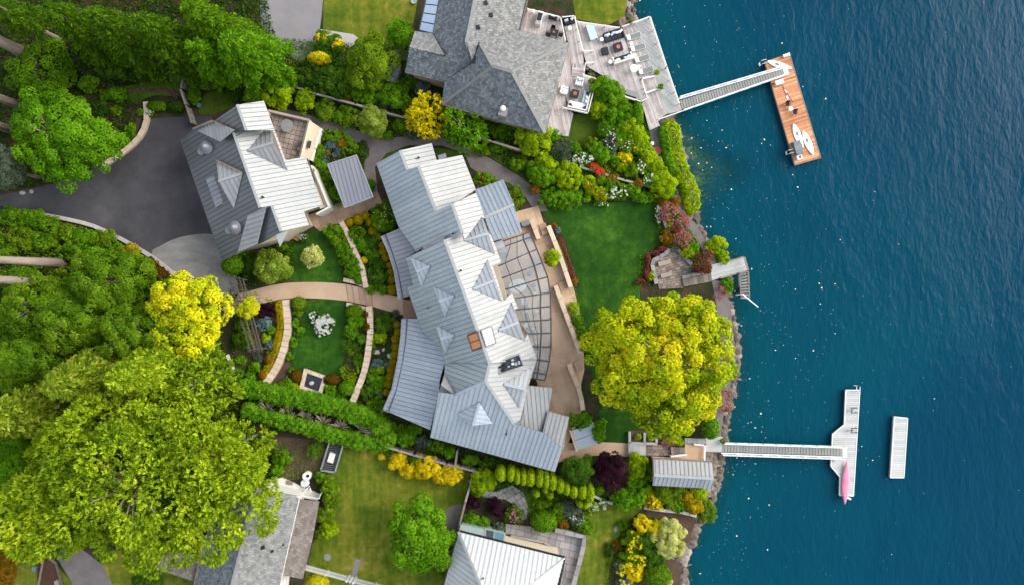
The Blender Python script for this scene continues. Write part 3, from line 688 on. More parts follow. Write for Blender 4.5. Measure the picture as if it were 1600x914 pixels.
cap_wall('pale stone wall under the olive gold shrubs behind the boathouse', [(1006, 792.5), (1035, 797), (1064, 800), (1089, 806)], 5, .7, 12, body='rock', cap='rock_pale')
cap_wall('short pale wall beside the bright green rhododendron and lawn corner', [(927, 774), (943, 782), (958, 787)], 4, .6, 12, body='rock', cap='rock_pale', curved=False)
cap_wall('grey parapet wall along the lawn side of the flagstone terrace', [(867, 828), (915, 839), (908, 870), (896, 914)], 7, .8, 15, body='concrete', cap='flagstone', curved=False)
# steps: separate treads
def steps(label, a0, a1, b0, b1, n, mat, z0, z1, name='garden_steps', tread='step'):
 root = thing(name, label, 'steps', P(*a0, 0))
 for i in range(n):
  t0, t1 = i / n, (i + 1) / n
  L = lambda p, q, t: (p[0] + (q[0] - p[0]) * t, p[1] + (q[1] - p[1]) * t)
  z = z0 + (z1 - z0) * (i + .5) / n
  q = [P(*L(a0, b0, t0), z), P(*L(a1, b1, t0), z), P(*L(a1, b1, t1), z), P(*L(a0, b0, t1), z)]
  MB().prism(q, -.1, z).build(tread, MT[mat], root)
 return root
steps('broad tan steps across the garden path in front of the metal house', (541, 444), (545, 471), (578, 453), (582, 479), 4, 'sandstone_dark', .1, .5)
steps('tan terrace steps at the end of the short wall near the round green bush', (842, 352), (852, 348), (848, 368), (858, 364), 3, 'sandstone_dark', .12, .5)
steps('tan terrace steps leading down to the lawn beside the long wall', (872, 443), (888, 436), (878, 458), (894, 451), 3, 'sandstone_dark', .5, .12)
steps('tan terrace steps at the foot of the terrace beside the maple', (897, 566), (908, 560), (902, 582), (912, 576), 3, 'sandstone_dark', .5, .12)
steps('weathered wooden steps between brick patio and lakeside jetty', (1066, 437), (1069, 448), (1110, 426), (1112, 440), 8, 'old_wood', .35, .08)
steps('grey timber steps beside the lily planters below the tan path', (982, 692), (982, 713), (1009, 693), (1009, 711), 6, 'deck_grey', .55, .12)
steps('dark wooden steps down to the tan landing by the boathouse', (1048, 698), (1049, 710), (1070, 699), (1070, 712), 6, 'old_wood', .5, .12)
steps('grey brown stone steps beside the end of the house near the path', (741, 275), (748, 272), (746, 297), (754, 294), 5, 'old_wood', .6, .15)
# ================================================================== buildings
LEFT = {}          # panels beyond the per-house limit
COUNT = {}
def plane3(a, b, c):
 A, B, C_ = P(*a), P(*b), P(*c); n = (B - A).cross(C_ - A).normalized()
 return (A, n if n.z > 0 else -n)
def roof(root, poly, pl, mat='roof', width=.55, thick=.05, single=True, lift=0.0, rib=.06, ridge=(), pname='roof_panel', along=None, joined=None, underlay=True):
 """standing seam roof plane: panels cut from the plane, each with its raised seam"""
 p0, n = pl
 pts = [on_plane(x, y, p0, n) + n * lift for x, y in poly]
 c = Vector((-n.y, n.x, 0)); c = c.normalized() if c.length > 1e-3 else Vector((1, 0, 0))
 if along is not None: c = Vector((math.cos(along), math.sin(along), 0)); c = (c - n * c.dot(n)).normalized()
 t0 = random.random() * .4
 for i, q, a, b in strips(pts, c, width, .0):
  t = random.random()
  m = MB()
  q1 = clip_half(q, lambda p: (b - .035) - p.dot(c))
  if len(q1) < 3: continue
  m.extr(q1, -n * thick, t)
  r = clip_half(q, lambda p: (a + .055) - p.dot(c))
  if len(r) >= 3 and poly_area(r) > .002: m.extr([p + n * rib for p in r], -n * (rib + .002), t)
  if joined is not None:
   k = len(joined.v); joined.v += m.v; joined.f += [tuple(x + k for x in f) for f in m.f]; joined.t += m.t
  elif COUNT.get(root.name, 0) < 288:
   COUNT[root.name] = COUNT.get(root.name, 0) + 1
   m.build(pname, MT[mat], root)
  else:
   L = LEFT.setdefault((root.name, mat), MB()); k = len(L.v)
   L.v += m.v; L.f += [tuple(x + k for x in f) for f in m.f]; L.t += m.t
 if underlay:
  MB().extr([p - n * (thick + .002) for p in pts], -n * .08).build('roof_deck', MT['seam_shade'], root)
 return pts
def shingles(root, poly, pl, mat, row=.32, length=.32, name='shingle'):
 """courses of separate shingles, lower edge lifted over the next course"""
 p0, n = pl
 pts = [on_plane(x, y, p0, n) for x, y in poly]
 c = Vector((-n.y, n.x, 0)).normalized(); s = c.cross(n); s = s if s.z < 0 else -s    # s points down the slope
 b = MB()
 for i, q, a0, a1 in strips(pts, s, row, 0):
  for j, r, x0, x1 in strips(q, c, length, .03, phase=(i % 2) * length / 2 + random.random() * .12):
   up = .012 + .018 * random.random()
   top = [p + n * (up + .08 * (p.dot(s) - a0) / row) for p in r]
   b.add(top + [p - n * .06 for p in r], [tuple(range(len(r)))] + [(k, len(r) + k, len(r) + (k + 1) % len(r), (k + 1) % len(r)) for k in range(len(r))])
 o = b.build(name, MT[mat], root, kind='stuff')
 MB().extr([p - n * .03 for p in pts], -n * .12).build('roof_deck', MT['seam_shade'], root)
 return pts
def ridge(root, pts3, w=.34, mat='roof', name='ridge_cap', lift=.13):
 b = MB()
 for i in range(len(pts3) - 1):
  b.bar(Vector(pts3[i]) + Vector((0, 0, lift)), Vector(pts3[i + 1]) + Vector((0, 0, lift)), w, .12)
 return b.build(name, MT[mat], root)
def dormer(root, apex, c1, c2, rpx, pl, mat='roof', lift=.02, wall='stucco_tan', zr=None):
 p0, n = pl
 A = on_plane(*apex, p0, n) + n * .08; C1 = on_plane(*c1, p0, n) + n * .08; C2 = on_plane(*c2, p0, n) + n * .08
 R = P(*rpx, A.z if zr is None else zr)
 top = MB()
 d = None
 for tri in ((A, C1, R), (A, R, C2)):
  nn = (tri[1] - tri[0]).cross(tri[2] - tri[0]).normalized(); nn = nn if nn.z > 0 else -nn
  c = (R - A).normalized()
  for i, q, a, b in strips(list(tri), c, .55, 0):
   t = random.random()
   q1 = clip_half(q, lambda p: (b - .035) - p.dot(c))
   if len(q1) >= 3: top.extr(q1, -nn * .05, t)
   r = clip_half(q, lambda p: (a + .055) - p.dot(c))
   if len(r) >= 3 and poly_area(r) > .002: top.extr([p + nn * .06 for p in r], -nn * .062, t)
  top.extr([p - nn * .055 for p in tri], -nn * .06, .1)
 o = top.build('dormer', MT[mat], root)
 k = .985
 g = MB(); g.extr([C1.lerp(R, 1 - k) - n * .12, R.lerp(A, .03) - Vector((0, 0, .15)), C2.lerp(R, 1 - k) - n * .12], (A - R).normalized() * .12)
 g.build('gable_wall', MT[wall], o)
 rb = MB(); rb.bar(A.lerp(R, .02) + Vector((0, 0, .09)), R + Vector((0, 0, .09)), .3, .1); rb.build('ridge_cap', MT[mat], o)
 return o
def walls(root, foot, z1, mat='stucco_tan', name='wall', inset=.5):
 """walls under an eave outline given in photo pixels at eave height, drawn in by 'inset' metres"""
 q = [P(x, y, z1) for x, y in foot]; n = len(q); out = []
 ar = sum(q[i].x * q[(i + 1) % n].y - q[(i + 1) % n].x * q[i].y for i in range(n)); sg = 1 if ar > 0 else -1
 for i in range(n):
  a, b_, c = q[i - 1], q[i], q[(i + 1) % n]
  d1 = (b_ - a).normalized(); d2 = (c - b_).normalized()
  n1 = Vector((-d1.y, d1.x, 0)) * sg; n2 = Vector((-d2.y, d2.x, 0)) * sg
  m = (n1 + n2); m = m.normalized() if m.length > .1 else n1
  out.append(b_ + m * (inset / max(.5, m.dot(n1))))
 return MB().prism(out, -.1, z1 - .25).build(name, MT[mat], root)
# ------------------------------------------------------------------ the big metal-roofed house
house = thing('metal_roofed_house', 'large pale grey metal roofed house with many triangular dormers in the middle of the garden', 'house', P(735, 480))
WA = plane3((588, 256, 4.8), (622.7, 355, 4.8), (654, 260, 8.4))
CW = plane3((636, 450, 4.8), (660, 518.5, 4.8), (727, 460, 9.7))
E1 = plane3((625.5, 235.6, 7.3), (637, 266, 7.3), (674.5, 224.3, 4.7))
E2 = plane3((654, 260, 8.4), (681, 330, 8.4), (722.3, 242.8, 4.5))
E3 = plane3((706.6, 319.6, 10.1), (723, 365, 10.1), (757.8, 342, 7.6))
E4 = plane3((694.7, 375, 9.7), (765.3, 567.2, 9.7), (838.8, 559.5, 5.5))
WS = plane3((765.3, 567.2, 9.7), (758.6, 594.8, 9.7), (690, 585, 5.3))
SW = plane3((671.9, 683, 4.8), (867.3, 737, 4.8), (758.6, 594.8, 9.6))
SE = plane3((758.6, 594.8, 9.6), (803.6, 662, 7.2), (832, 560, 5.6))
roof(house, [(588, 256), (625.5, 235.6), (637, 266), (654, 260), (681, 330), (706.6, 319.6), (723, 365), (694.7, 375), (661, 386), (651, 394), (622.7, 355)], WA)
roof(house, [(634, 404), (694.7, 375), (765.3, 567.2), (695, 565.7), (687, 541), (660, 518.5), (636, 450), (646, 446)], CW)
roof(house, [(625.5, 235.6), (674.5, 224.3), (682.4, 250.7), (654, 260), (637, 266)], E1, 'roof_lit')
roof(house, [(654, 260), (682.4, 250.7), (722.3, 242.8), (743.6, 296.8), (719, 312.5), (706.6, 319.6), (681, 330)], E2, 'roof_lit')
roof(house, [(706.6, 319.6), (743.6, 302), (748, 312), (757.8, 342), (752, 340), (725.7, 376), (723, 365)], E3, 'roof_lit')
roof(house, [(694.7, 375), (723, 364), (757.8, 342), (783, 409.7), (770, 417), (787, 470), (800, 457), (809, 481), (804, 484), (820, 530), (824, 521), (838.8, 559.5), (765.3, 567.2)], E4, 'roof_lit')
roof(house, [(765.3, 567.2), (758.6, 594.8), (711.7, 616.2), (694, 600), (695, 565.7)], WS)
roof(house, [(758.6, 594.8), (803.6, 662), (849.5, 676), (878.6, 700.4), (867.3, 737), (671.9, 683), (685.7, 613), (711.7, 616.2)], SW)
roof(house, [(765.3, 567.2), (838.8, 559.5), (826, 602), (813, 656), (803.6, 662), (758.6, 594.8)], SE, 'roof_lit')
WING = plane3((814, 656, 5.6), (825, 602, 6.0), (863.3, 605.5, 5.2))
roof(house, [(825, 602), (863.3, 605.5), (849.5, 676), (803.6, 662), (814, 656)], WING, 'roof_lit', along=math.radians(5), lift=.1)
ANX = plane3((855.7, 642, 5.3), (888.7, 650.5, 4.7), (843.4, 691, 5.3))
roof(house, [(855.7, 642), (888.7, 650.5), (879.5, 700), (843.4, 691)], ANX, 'roof_lit', along=math.radians(-14), lift=.15)
NE1 = plane3((757.8, 340, 6.6), (803, 320, 6.6), (786.3, 281, 5.0))
NE2 = plane3((757.8, 340, 6.6), (803, 320, 6.6), (816, 363.7, 5.0))
roof(house, [(742, 297), (786.3, 281), (803, 320), (757.8, 340)], NE1)
roof(house, [(757.8, 340), (803, 320), (816, 363.7), (769, 378)], NE2)
# lower curved roofs on the garden side
LW1 = plane3((596.5, 369.4, 3.3), (623.7, 467, 3.3), (645, 395, 4.3))
roof(house, [(596.5, 369.4), (632.6, 353.7), (651, 393), (634, 404), (646, 446), (636, 450), (640, 462), (623.7, 467), (617, 425), (608, 395)], LW1, 'roof_flat', lift=.03)
LW2 = plane3((629, 498, 3.3), (600, 640, 3.3), (680, 570, 4.6))
roof(house, [(629, 498), (653, 498), (660, 519), (687, 541), (695, 566), (687, 595), (686, 613), (672, 671), (600, 640), (613.7, 607), (623, 561), (627.5, 524)], LW2, 'roof', lift=.03)
def gut(pts, z, name='eave_strip', mat='roof_flat', w=.3):
 b = MB(); q = [P(x, y, z) for x, y in pts]
 for i in range(len(q) - 1): b.bar(q[i], q[i + 1], w, .1)
 return b.build(name, MT[mat], house)
gut([(602, 367), (613, 395), (622, 425), (629, 465)], 3.62, w=.12, mat='beam')
gut([(636, 498), (634, 530), (629, 566), (619, 610), (607, 642)], 3.62, w=.12, mat='beam')
gut([(596.5, 369.4), (608, 395), (617, 425), (623.7, 467)], 3.42)
gut([(629, 498), (627.5, 524), (623, 561), (613.7, 607), (600, 640)], 3.42)
for nm, pts in (('ridge', [(625.5, 235.6, 7.3), (637, 266, 7.3)]), ('r', [(654, 260, 8.4), (681, 330, 8.4)]), ('r', [(706.6, 319.6, 10.1), (723, 365, 10.1)]), ('r', [(694.7, 375, 9.7), (765.3, 567.2, 9.7), (758.6, 594.8, 9.6), (803.6, 662, 7.25)]),
    ('r', [(757.8, 340, 6.6), (803, 320, 6.6)])):
 ridge(house, [P(*p) for p in pts], mat='roof_lit')
ridge(house, [P(758.6, 594.8, 9.6), P(711.7, 616.2, on_plane(711.7, 616.2, *SW).z)], w=.3)
# wall faces that show between the roof levels
def step_wall(a, b, z0, z1, mat='roof_flat', th=.15):
 A, B = P(*a, z1), P(*b, z1); d = (B - A).normalized(); nrm = Vector((-d.y, d.x, 0)) * th
 MB().prism([A, B, B + nrm, A + nrm], z0, z1).build('gable_wall', MT[mat], house)
MB().extr([P(660, 386, 8.1), P(693, 368, 9.3), P(694.5, 375, 9.45), P(662, 391, 7.7)], (0, 0, -.12)).build('step_flashing', MT['roof_flat'], house)
MB().extr([P(693, 325, 9.4), P(719, 312, 8.8), P(721, 316, 8.8), P(695, 329, 9.4)], (0, 0, -.3)).build('step_flashing', MT['roof_flat'], house)
D = [((672.5, 416), (641, 402), (659, 450), (650.5, 425)), ((710, 461.8), (677.2, 447.5), (695.5, 494.5), (686, 471)), ((710, 522.8), (679.5, 506.5), (695.8, 553.4), (688, 529))]
for d in D: dormer(house, *d, CW)
dormer(house, (711, 615), (694.9, 585), (686, 612.5), (690, 599), WS, 'roof_lit')
dormer(house, (749.4, 627.8), (714.8, 645.3), (770, 660.6), (739, 664.6), SW, 'roof')
for d in (((738.7, 451.9), (761.5, 406.3), (784.3, 470), (773.5, 438)), ((778.6, 515.8), (799.3, 472.9), (820.8, 532), (810, 503))): dormer(house, *d, E4, 'roof_mid')
dormer(house, (725.7, 376), (750.7, 332.4), (773.5, 397.8), (763, 365), E4, 'roof_mid')
dormer(house, (786.7, 599.4), (830, 573), (811, 637.6), (820.4, 607.5), SE, 'roof_mid')
# small flat roof of the dormer next to the second garden-side dormer
fl = MB(); pz = on_plane(672, 478, *CW).z
fl.extr([P(660, 466, pz - .5), P(679, 459, pz + .55), P(687, 477, pz + .55), P(668.6, 491, pz - .5)], (0, 0, -.3)); fl.build('flat_dormer_roof', MT['roof_lit'], house)
MB().bar(P(666, 482, pz - .2), P(687, 474, pz + .6), .1, .1).build('flat_roof_seam', MT['beam'], house)
walls(house, [(590, 258), (676, 226), (684, 250), (722, 244), (745, 298), (786, 283), (815, 362), (772, 380), (783, 409), (806, 484), (838, 559), (826, 602), (863, 606), (856, 642), (888, 651), (866, 735), (673, 683), (686, 613), (694, 566), (660, 519), (636, 450), (640, 404), (651, 394), (623, 355)], 4.6, inset=.55)
walls(house, [(597, 370), (632, 354), (651, 394), (640, 404), (650, 440), (640, 462), (624, 466), (617, 425)], 3.2, inset=.35)
walls(house, [(629, 499), (653, 499), (695, 566), (687, 600), (672, 670), (601, 640), (614, 607), (623, 561)], 3.2, inset=.35)
# box skylight astride the ridge: amber panes on one slope, white panes on the other
def skybox(corners, pl, mat, frame):
 p0, n = pl; q = [on_plane(x, y, p0, n) for x, y in corners]; up = n * .35
 fr = MB()
 for i in range(4): fr.bar(q[i] + up, q[(i + 1) % 4] + up, .14, .4)
 m0, m1 = q[0].lerp(q[3], .5), q[1].lerp(q[2], .5)
 fr.bar(m0 + up, m1 + up, .1, .2)
 f = fr.build('skylight', MT[frame], house)
 for a, b in (((q[0], q[1]), (m1, m0)), ((m0, m1), (q[2], q[3]))):
  MB().extr([x + n * .28 for x in (*a, *b)], -n * .05).build('pane', MT[mat], f)
skybox([(733, 522.8), (748.5, 517), (755.5, 541), (740.8, 546.7)], CW, 'amber', 'arbour')
skybox([(749.5, 517), (765.3, 510.5), (772, 536), (757, 541.5)], E4, 'white', 'concrete')
# sunken dark mechanical deck with ducts, behind its own kerb
mech = [(773.6, 567.2), (811, 553.4), (818, 571), (780.6, 584)]
zm = 8.3
mk = MB(); mk.prism(PP(mech, zm), zm - 2.2, zm); mf = mk.build('roof_well', MT['beam'], house)
for (x, y, w, h, mt) in ((782, 573, 3, 3, 'black'), (789, 570, 3, 4, 'black'), (787, 577, 4, 3, 'black'), (801, 562, 4, 3, 'steel'), (806, 568, 4, 4, 'steel'), (801, 568, 3, 3, 'white'), (811, 566, 3, 5, 'steel'), (795, 572, 3, 2, 'steel')):
 MB().box(P(x, y, zm + .22), (w / 12, h / 12, .45), rz=.3).build('roof_unit', MT[mt], mf)
kb = MB(); q = PP(mech, zm + .3)
for i in range(4): kb.bar(q[i], q[(i + 1) % 4], .12, .3)
kb.build('kerb', MT['roof_flat'], mf)
for (x, y, pl) in ((654.5, 247.5, E1), (791, 677, SW), (720.5, 423, E4), (708, 366, WA)):
 c = on_plane(x, y, *pl); MB().lathe(c - Vector((0, 0, .2)), [(.09, 0), (.09, .6), (.13, .6), (.13, .68)], 8).build('vent_pipe', MT['black'], house)
# windows in the garden-side and lake-side walls
def window(root, a, b, z0, z1, out=.06):
 A, B = Vector(a), Vector(b); d = (B - A).normalized(); n = Vector((d.y, -d.x, 0))
 f = MB()
 f.bar(Vector((A.x, A.y, z1)), Vector((B.x, B.y, z1)), .14, .1); f.bar(Vector((A.x, A.y, z0 + .1)), Vector((B.x, B.y, z0 + .1)), .14, .1)
 for q in (A, B, A.lerp(B, .5)): f.bar(Vector((q.x, q.y, z0)), Vector((q.x, q.y, z1)), .1, .1)
 w = f.build('window', MT['beam'], root)
 MB().prism([A + n * .01, B + n * .01, B - n * .03, A - n * .03], z0 + .1, z1 - .1).build('pane', MT['dark_glass'], w)
# lower grey bay roofs beside the canopy
MB().extr([P(770, 380, 4.6), P(785, 375, 4.4), P(789, 386, 4.4), P(776, 391, 4.6)], (0, 0, -.2)).build('bay_roof', MT['roof_flat'], house)
MB().extr([P(778, 392, 3.9), P(789, 386, 3.9), P(794, 402, 3.4), P(785, 407, 3.4)], (0, 0, -.15)).build('bay_roof', MT['roof'], house)
# ------------------------------------------------------------------ the garage house
gar = thing('garage_house', 'shade-toned and sun-toned metal roofed garage house with round cowls beside the dark driveway', 'house', P(390, 270))
GW = plane3((281.4, 219.7, 4.2), (346.9, 408.3, 4.2), (406.6, 325, 8.5))
GA = plane3((371, 164.2, 9.6), (385.3, 204, 9.6), (412.3, 158, 7.3))
GE = plane3((365.3, 208.3, 8.5), (406.6, 325, 8.5), (503.3, 322, 3.9))
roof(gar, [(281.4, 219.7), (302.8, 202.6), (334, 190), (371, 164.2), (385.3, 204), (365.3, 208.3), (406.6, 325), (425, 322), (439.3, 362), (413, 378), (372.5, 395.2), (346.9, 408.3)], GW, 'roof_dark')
roof(gar, [(371, 164.2), (412.3, 158), (429.4, 204), (385.3, 204)], GA, 'roof_lit')
roof(gar, [(365.3, 208.3), (385.3, 204), (429.4, 204), (446.4, 251), (477.7, 245.3), (503.3, 322), (474.9, 330.7), (482.6, 352), (439.3, 362), (425, 322), (406.6, 325)], GE, 'roof_lit')
# cross gables and dormers
dormer(gar, (380, 271), (338.9, 251), (366.2, 326.4), (341.5, 283.7), GW, 'roof_grey', wall='stucco')
GG = plane3((334, 190, 6.9), (368, 204, 9.5), (302.8, 202.6, 5.1))
roof(gar, [(302.8, 202.6), (334, 190), (368, 204), (345.4, 222.5)], GG, 'roof_grey', lift=.15, along=math.radians(20))
GS = plane3((416.6, 323.5, 9.4), (388, 337.8, 7.8), (372.5, 395.2, 6.4))
roof(gar, [(388, 337.8), (416.6, 323.5), (402.3, 382), (372.5, 395.2)], GS, 'roof_grey', lift=.1)
dormer(gar, (386.7, 236.2), (422.3, 192.7), (449.3, 266.6), (426.5, 223.4), GE, 'roof_grey', wall='old_wood')
MB().extr([P(431, 368, 8.2), P(450.7, 360.5, 7.6), P(437.3, 386, 7.0)], (0, 0, -.15)).build('gable_roof', MT['roof_lit'], gar)
fz = on_plane(338, 302, *GW).z
roof(gar, [(322.7, 280.9), (340, 271), (356, 314), (338, 325)], plane3((322.7, 280.9, fz - .2), (338, 325, fz - .2), (345, 290, fz + .3)), 'roof_flat', lift=.1)
for pts in ([(371, 164.2, 9.6), (385.3, 204, 9.6)], [(365.3, 208.3, 8.5), (406.6, 325, 8.5)], [(425, 322, 9.5), (439.3, 362, 9.5)]):
 ridge(gar, [P(*p) for p in pts], mat='roof_lit', w=.3)
for a, b in (((334, 190), (366, 204)), ((338.9, 251), (379, 270)), ((303, 203), (333, 190))):
 A, B = on_plane(*a, *GW), on_plane(*b, *GW); MB().bar(A + Vector((0, 0, .45)), B + Vector((0, 0, .45)), .12, .1).build('valley_flashing', MT['copper'], gar)
for (x, y, r, x2, y2) in ((324, 231, 10.5, 315.6, 237.6), (368.8, 356.3, 10.5, 358.8, 361)):
 c = on_plane(x, y, *GW) - Vector((0, 0, .4)); rr = r / 12 * .92
 k = MB().lathe(c, [(rr, 0), (rr, .7), (rr * 1.04, .72), (rr * .6, 1.15), (.05, 1.5)], 22).build('round_cowl', MT['roof_flat'], gar)
 c2 = on_plane(x2, y2, *GW) - Vector((0, 0, .3)); MB().lathe(c2, [(.42, 0), (.42, .55), (.45, .57), (.05, .85)], 16).build('small_cowl', MT['roof_flat'], k)
 sm = MB()
 for i in range(9):
  a = i * math.pi / 9; u = Vector((math.cos(a), math.sin(a), 0)) * rr
  for s in (1, -1): sm.bar(c + Vector((0, 0, 1.5)), c + u * s * .62 + Vector((0, 0, 1.17)), .05, .04); sm.bar(c + u * s * .62 + Vector((0, 0, 1.17)), c + u * s * 1.03 + Vector((0, 0, .76)), .05, .04)
 sm.build('seam', MT['roof_dark'], k)
MB().lathe(on_plane(412, 309, *GE) - Vector((0, 0, .1)), [(.1, 0), (.1, .5), (.14, .5), (.14, .58)], 8).build('vent_pipe', MT['black'], gar)
walls(gar, [(282, 220), (303, 203), (371, 165), (412, 159), (429, 204), (446, 251), (477, 246), (503, 322), (475, 331), (482, 352), (437, 380), (372, 395), (347, 408)], 4.0, 'stucco', inset=.5)
# roof terrace with its parapet, tiles and round table
RT = [(421, 174), (481, 188), (467, 250), (447, 252), (433, 215)]
rt = MB().prism(PP(RT, 3.0), -.1, 3.0).build('roof_terrace', MT['soil'], gar)
q = PP(RT, 3.1); dd = (P(481, 188) - P(421, 174)).normalized()
for i, s, a, b in strips(q, Vector((-dd.y, dd.x, 0)), .62, .05):
 for j, r, x0, x1 in strips(s, dd, .62, .05):
  MB().extr([p + Vector((0, 0, random.random() * .02)) for p in r], (0, 0, -.1)).build('tile', MT['terrace_tile'], rt)
pw = MB()
for a, b in (((419, 173), (483, 188)),): pw.bar(P(*a, 4.0), P(*b, 4.0), .28, 1.0)
pw.build('parapet', MT['terrace_tile'], gar)
# sloping cream wall with its little dark window, and the east parapet strips
cw = MB(); cw.extr([P(483.4, 188.4, 4.3), P(502, 201, 1.2), P(487, 251, 1.2), P(469, 247, 4.3)], (-.4, 0, -.5)); cwo = cw.build('cream_wall', MT['stucco'], gar)
f = [P(481, 220, 3.75), P(485.5, 221.5, 3.25), P(483, 233, 3.25), P(479.5, 231.5, 3.75)]
MB().extr([p + Vector((.1, 0, .12)) for p in f], (0, 0, -.15)).build('window', MT['dark_glass'], cwo)
pb = MB(); pb.bar(P(502, 201, 1.4), P(487, 252, 1.4), .2, 1.4); pb.bar(P(486, 259, 2.6), P(491, 268, 2.6), .2, 2.6); pb.bar(P(490, 264, 2.6), P(514, 324, 2.6), .22, 2.6); pb.bar(P(514, 324, 2.6), P(494, 335, 2.6), .22, 2.6); pb.build('parapet', MT['offwhite'], gar)
bl = MB(); bl.bar(P(480, 248, 3.8), P(506, 320, 3.8), .12, .15); bl.bar(P(476, 332, 3.7), P(484, 353, 3.7), .12, .15); bl.build('gutter', MT['old_wood'], gar)
br = MB(); br.prism(PP([(488, 262), (492, 262), (513, 323), (500, 327)], 2.2), 2.0, 2.2); br.build('balcony_floor', MT['stucco'], gar)
tb = thing('round_terrace_table', 'round pale stone table on the tiled roof terrace of the garage house', 'table', P(451.5, 199, 3.12))
c = P(451.5, 199, 3.12)
MB().lathe(c + Vector((0, 0, .7)), [(.74, 0), (.78, .03), (.78, .08), (.1, .085)], 24).build('tabletop', MT['concrete'], tb)
MB().lathe(c, [(.3, 0), (.12, .1), (.12, .72)], 10).build('pedestal', MT['concrete'], tb)
# flat roofed shed between the garage and the house
sh = thing('flat_roofed_shed', 'small flat seamed metal roof tilted between the two metal roofed houses', 'shed', P(547, 290))
SP = plane3((512, 257.5, 3.0), (539, 325, 3.0), (557, 243, 3.3))
roof(sh, [(512, 257.5), (557, 243), (583, 308), (539, 325)], SP, 'roof_flat', along=math.radians(14), width=.5)
walls(sh, [(512, 257.5), (557, 243), (583, 308), (539, 325)], 3.0, 'stucco', inset=.3)
e = MB(); ec = [on_plane(x, y, *SP) for x, y in ((512, 257.5), (557, 243), (583, 308), (539, 325))]
for i in range(4): e.bar(ec[i] + Vector((0, 0, .08)), ec[(i + 1) % 4] + Vector((0, 0, .08)), .12, .2)
e.build('roof_edge', MT['steel'], sh)
# ------------------------------------------------------------------ the shingled house at the top
nh = thing('shingled_house', 'large grey shingle roofed house with rosy decks at the top beside the lake', 'house', P(760, 80))
NW_ = plane3((687, 0, 5), (677, 53.4, 5), (743.6, 0, 8.6))
shingles(nh, [(683, -20), (746.5, -20), (728.6, 66.7), (695, 87.4), (676, 54)], NW_, 'shingle_shaded')
NE_ = plane3((743.6, 0, 8.6), (728.6, 66.7, 8.6), (825, 0, 4.6))
shingles(nh, [(746.5, -20), (829, -20), (813, 47), (750.3, 68.4), (738.6, 99.4), (728.6, 66.7)], NE_, 'shingle_lit')
NS1 = plane3((640, 75, 6.9), (690, 84, 7.1), (633.5, 113.4, 5.0))
shingles(nh, [(640, 75), (695, 87.4), (728.6, 66.7), (738.6, 99.4), (695, 127.8), (633.5, 113.4)], NS1, 'shingle_shaded')
NN1 = plane3((640, 75, 6.9), (690, 84, 7.1), (648.5, 49.4, 5.3))
shingles(nh, [(648.5, 49.4), (676, 54), (695, 87.4), (640, 75)], NN1, 'shingle_lit')
RA = plane3((770.3, 104, 9.4), (800, 113, 9.4), (888, 69, 5.0))
RB = plane3((770.3, 104, 9.4), (695, 128, 5.0), (691, 163.5, 5.0))
RC = plane3((770.3, 104, 9.4), (800, 113, 9.4), (851.7, 208.6, 5.0))
RD = plane3((800, 113, 9.4), (888.4, 68.4, 5.0), (851.7, 208.6, 5.0))
shingles(nh, [(750.3, 68.4), (813, 48), (888.4, 68.4), (800, 113), (770.3, 104)], RA, 'shingle_lit')
shingles(nh, [(770.3, 104), (750.3, 68.4), (738.6, 99.4), (695, 128), (691, 163.5)], plane3((770.3, 104, 9.4), (750.3, 68.4, 8.2), (693, 145, 5.0)), 'shingle_shaded')
shingles(nh, [(770.3, 104), (800, 113), (851.7, 208.6), (691, 163.5)], RC, 'shingle_shaded')
shingles(nh, [(800, 113), (888.4, 68.4), (851.7, 208.6)], RD, 'shingle_lit')
for pts in ([(746, -20, 8.65), (728.6, 66.7, 8.6), (738.6, 99.4, 7.1)], [(770.3, 104, 9.4), (800, 113, 9.4), (888, 69, 5.05)], [(800, 113, 9.4), (851.7, 208.6, 5.05)], [(770.3, 104, 9.4), (691, 163.5, 5.05)], [(770.3, 104, 9.4), (750.3, 68.4, 8.25)]):
 ridge(nh, [P(*p) for p in pts], mat='shingle_lit', w=.36, lift=.08)
vb = MB(); vb.bar(on_plane(750.3, 68.4, *NE_) + Vector((0, 0, .2)), on_plane(738.6, 99.4, *NE_) + Vector((0, 0, .2)), .4, .2); vb.bar(P(738, 100, 7.2), P(695.5, 128, 5.2), .22, .2); vb.bar(P(695, 87, 7.3), P(676, 54, 5.3), .15, .15); vb.build('valley_flashing', MT['black'], nh)
gt = MB()
for a, b in (((691, 163.5), (851.7, 208.6)), ((851.7, 208.6), (888.4, 68.4)), ((888.4, 68.4), (813, 48)), ((633.5, 113.4), (695, 128)), ((813, 48), (829, -20)), ((633.5, 113.4), (648.5, 49.4))):
 gt.bar(P(*a, 4.95), P(*b, 4.95), .16, .16)
gt.build('gutter', MT['old_wood'], nh)
for k, (x, y) in enumerate(((759, 6), (767, 25), (747, 44))):
 c = on_plane(x, y, *NE_); MB().box(c + Vector((0, 0, .15)), (.45, .45, .35), rz=.3).build('roof_vent', MT['fabric_dark'], nh)
ch = MB(); c = on_plane(786, 177, *RC); ch.box(c + Vector((0, 0, .2)), (1.0, 1.1, 1.2), rz=-.25); cho = ch.build('chimney', MT['concrete'], nh)
MB().lathe(c + Vector((0, .3, .8)), [(.3, 0), (.3, .3), (.36, .3), (.2, .55), (.04, .6)], 14).build('chimney_pot', MT['white'], cho)
pln = plane3((687, 0, 5.0), (677, 53, 5.0), (660, 20, 4.4))
q = [on_plane(x, y, *pln) for x, y in ((670, -20), (690, -20), (677, 53.4), (655, 48))]
fr = MB()
for i in range(4): fr.bar(q[i] + Vector((0, 0, .1)), q[(i + 1) % 4] + Vector((0, 0, .1)), .14, .16)
fo = fr.build('glazed_lean_to', MT['beam'], nh)
N_ = 5
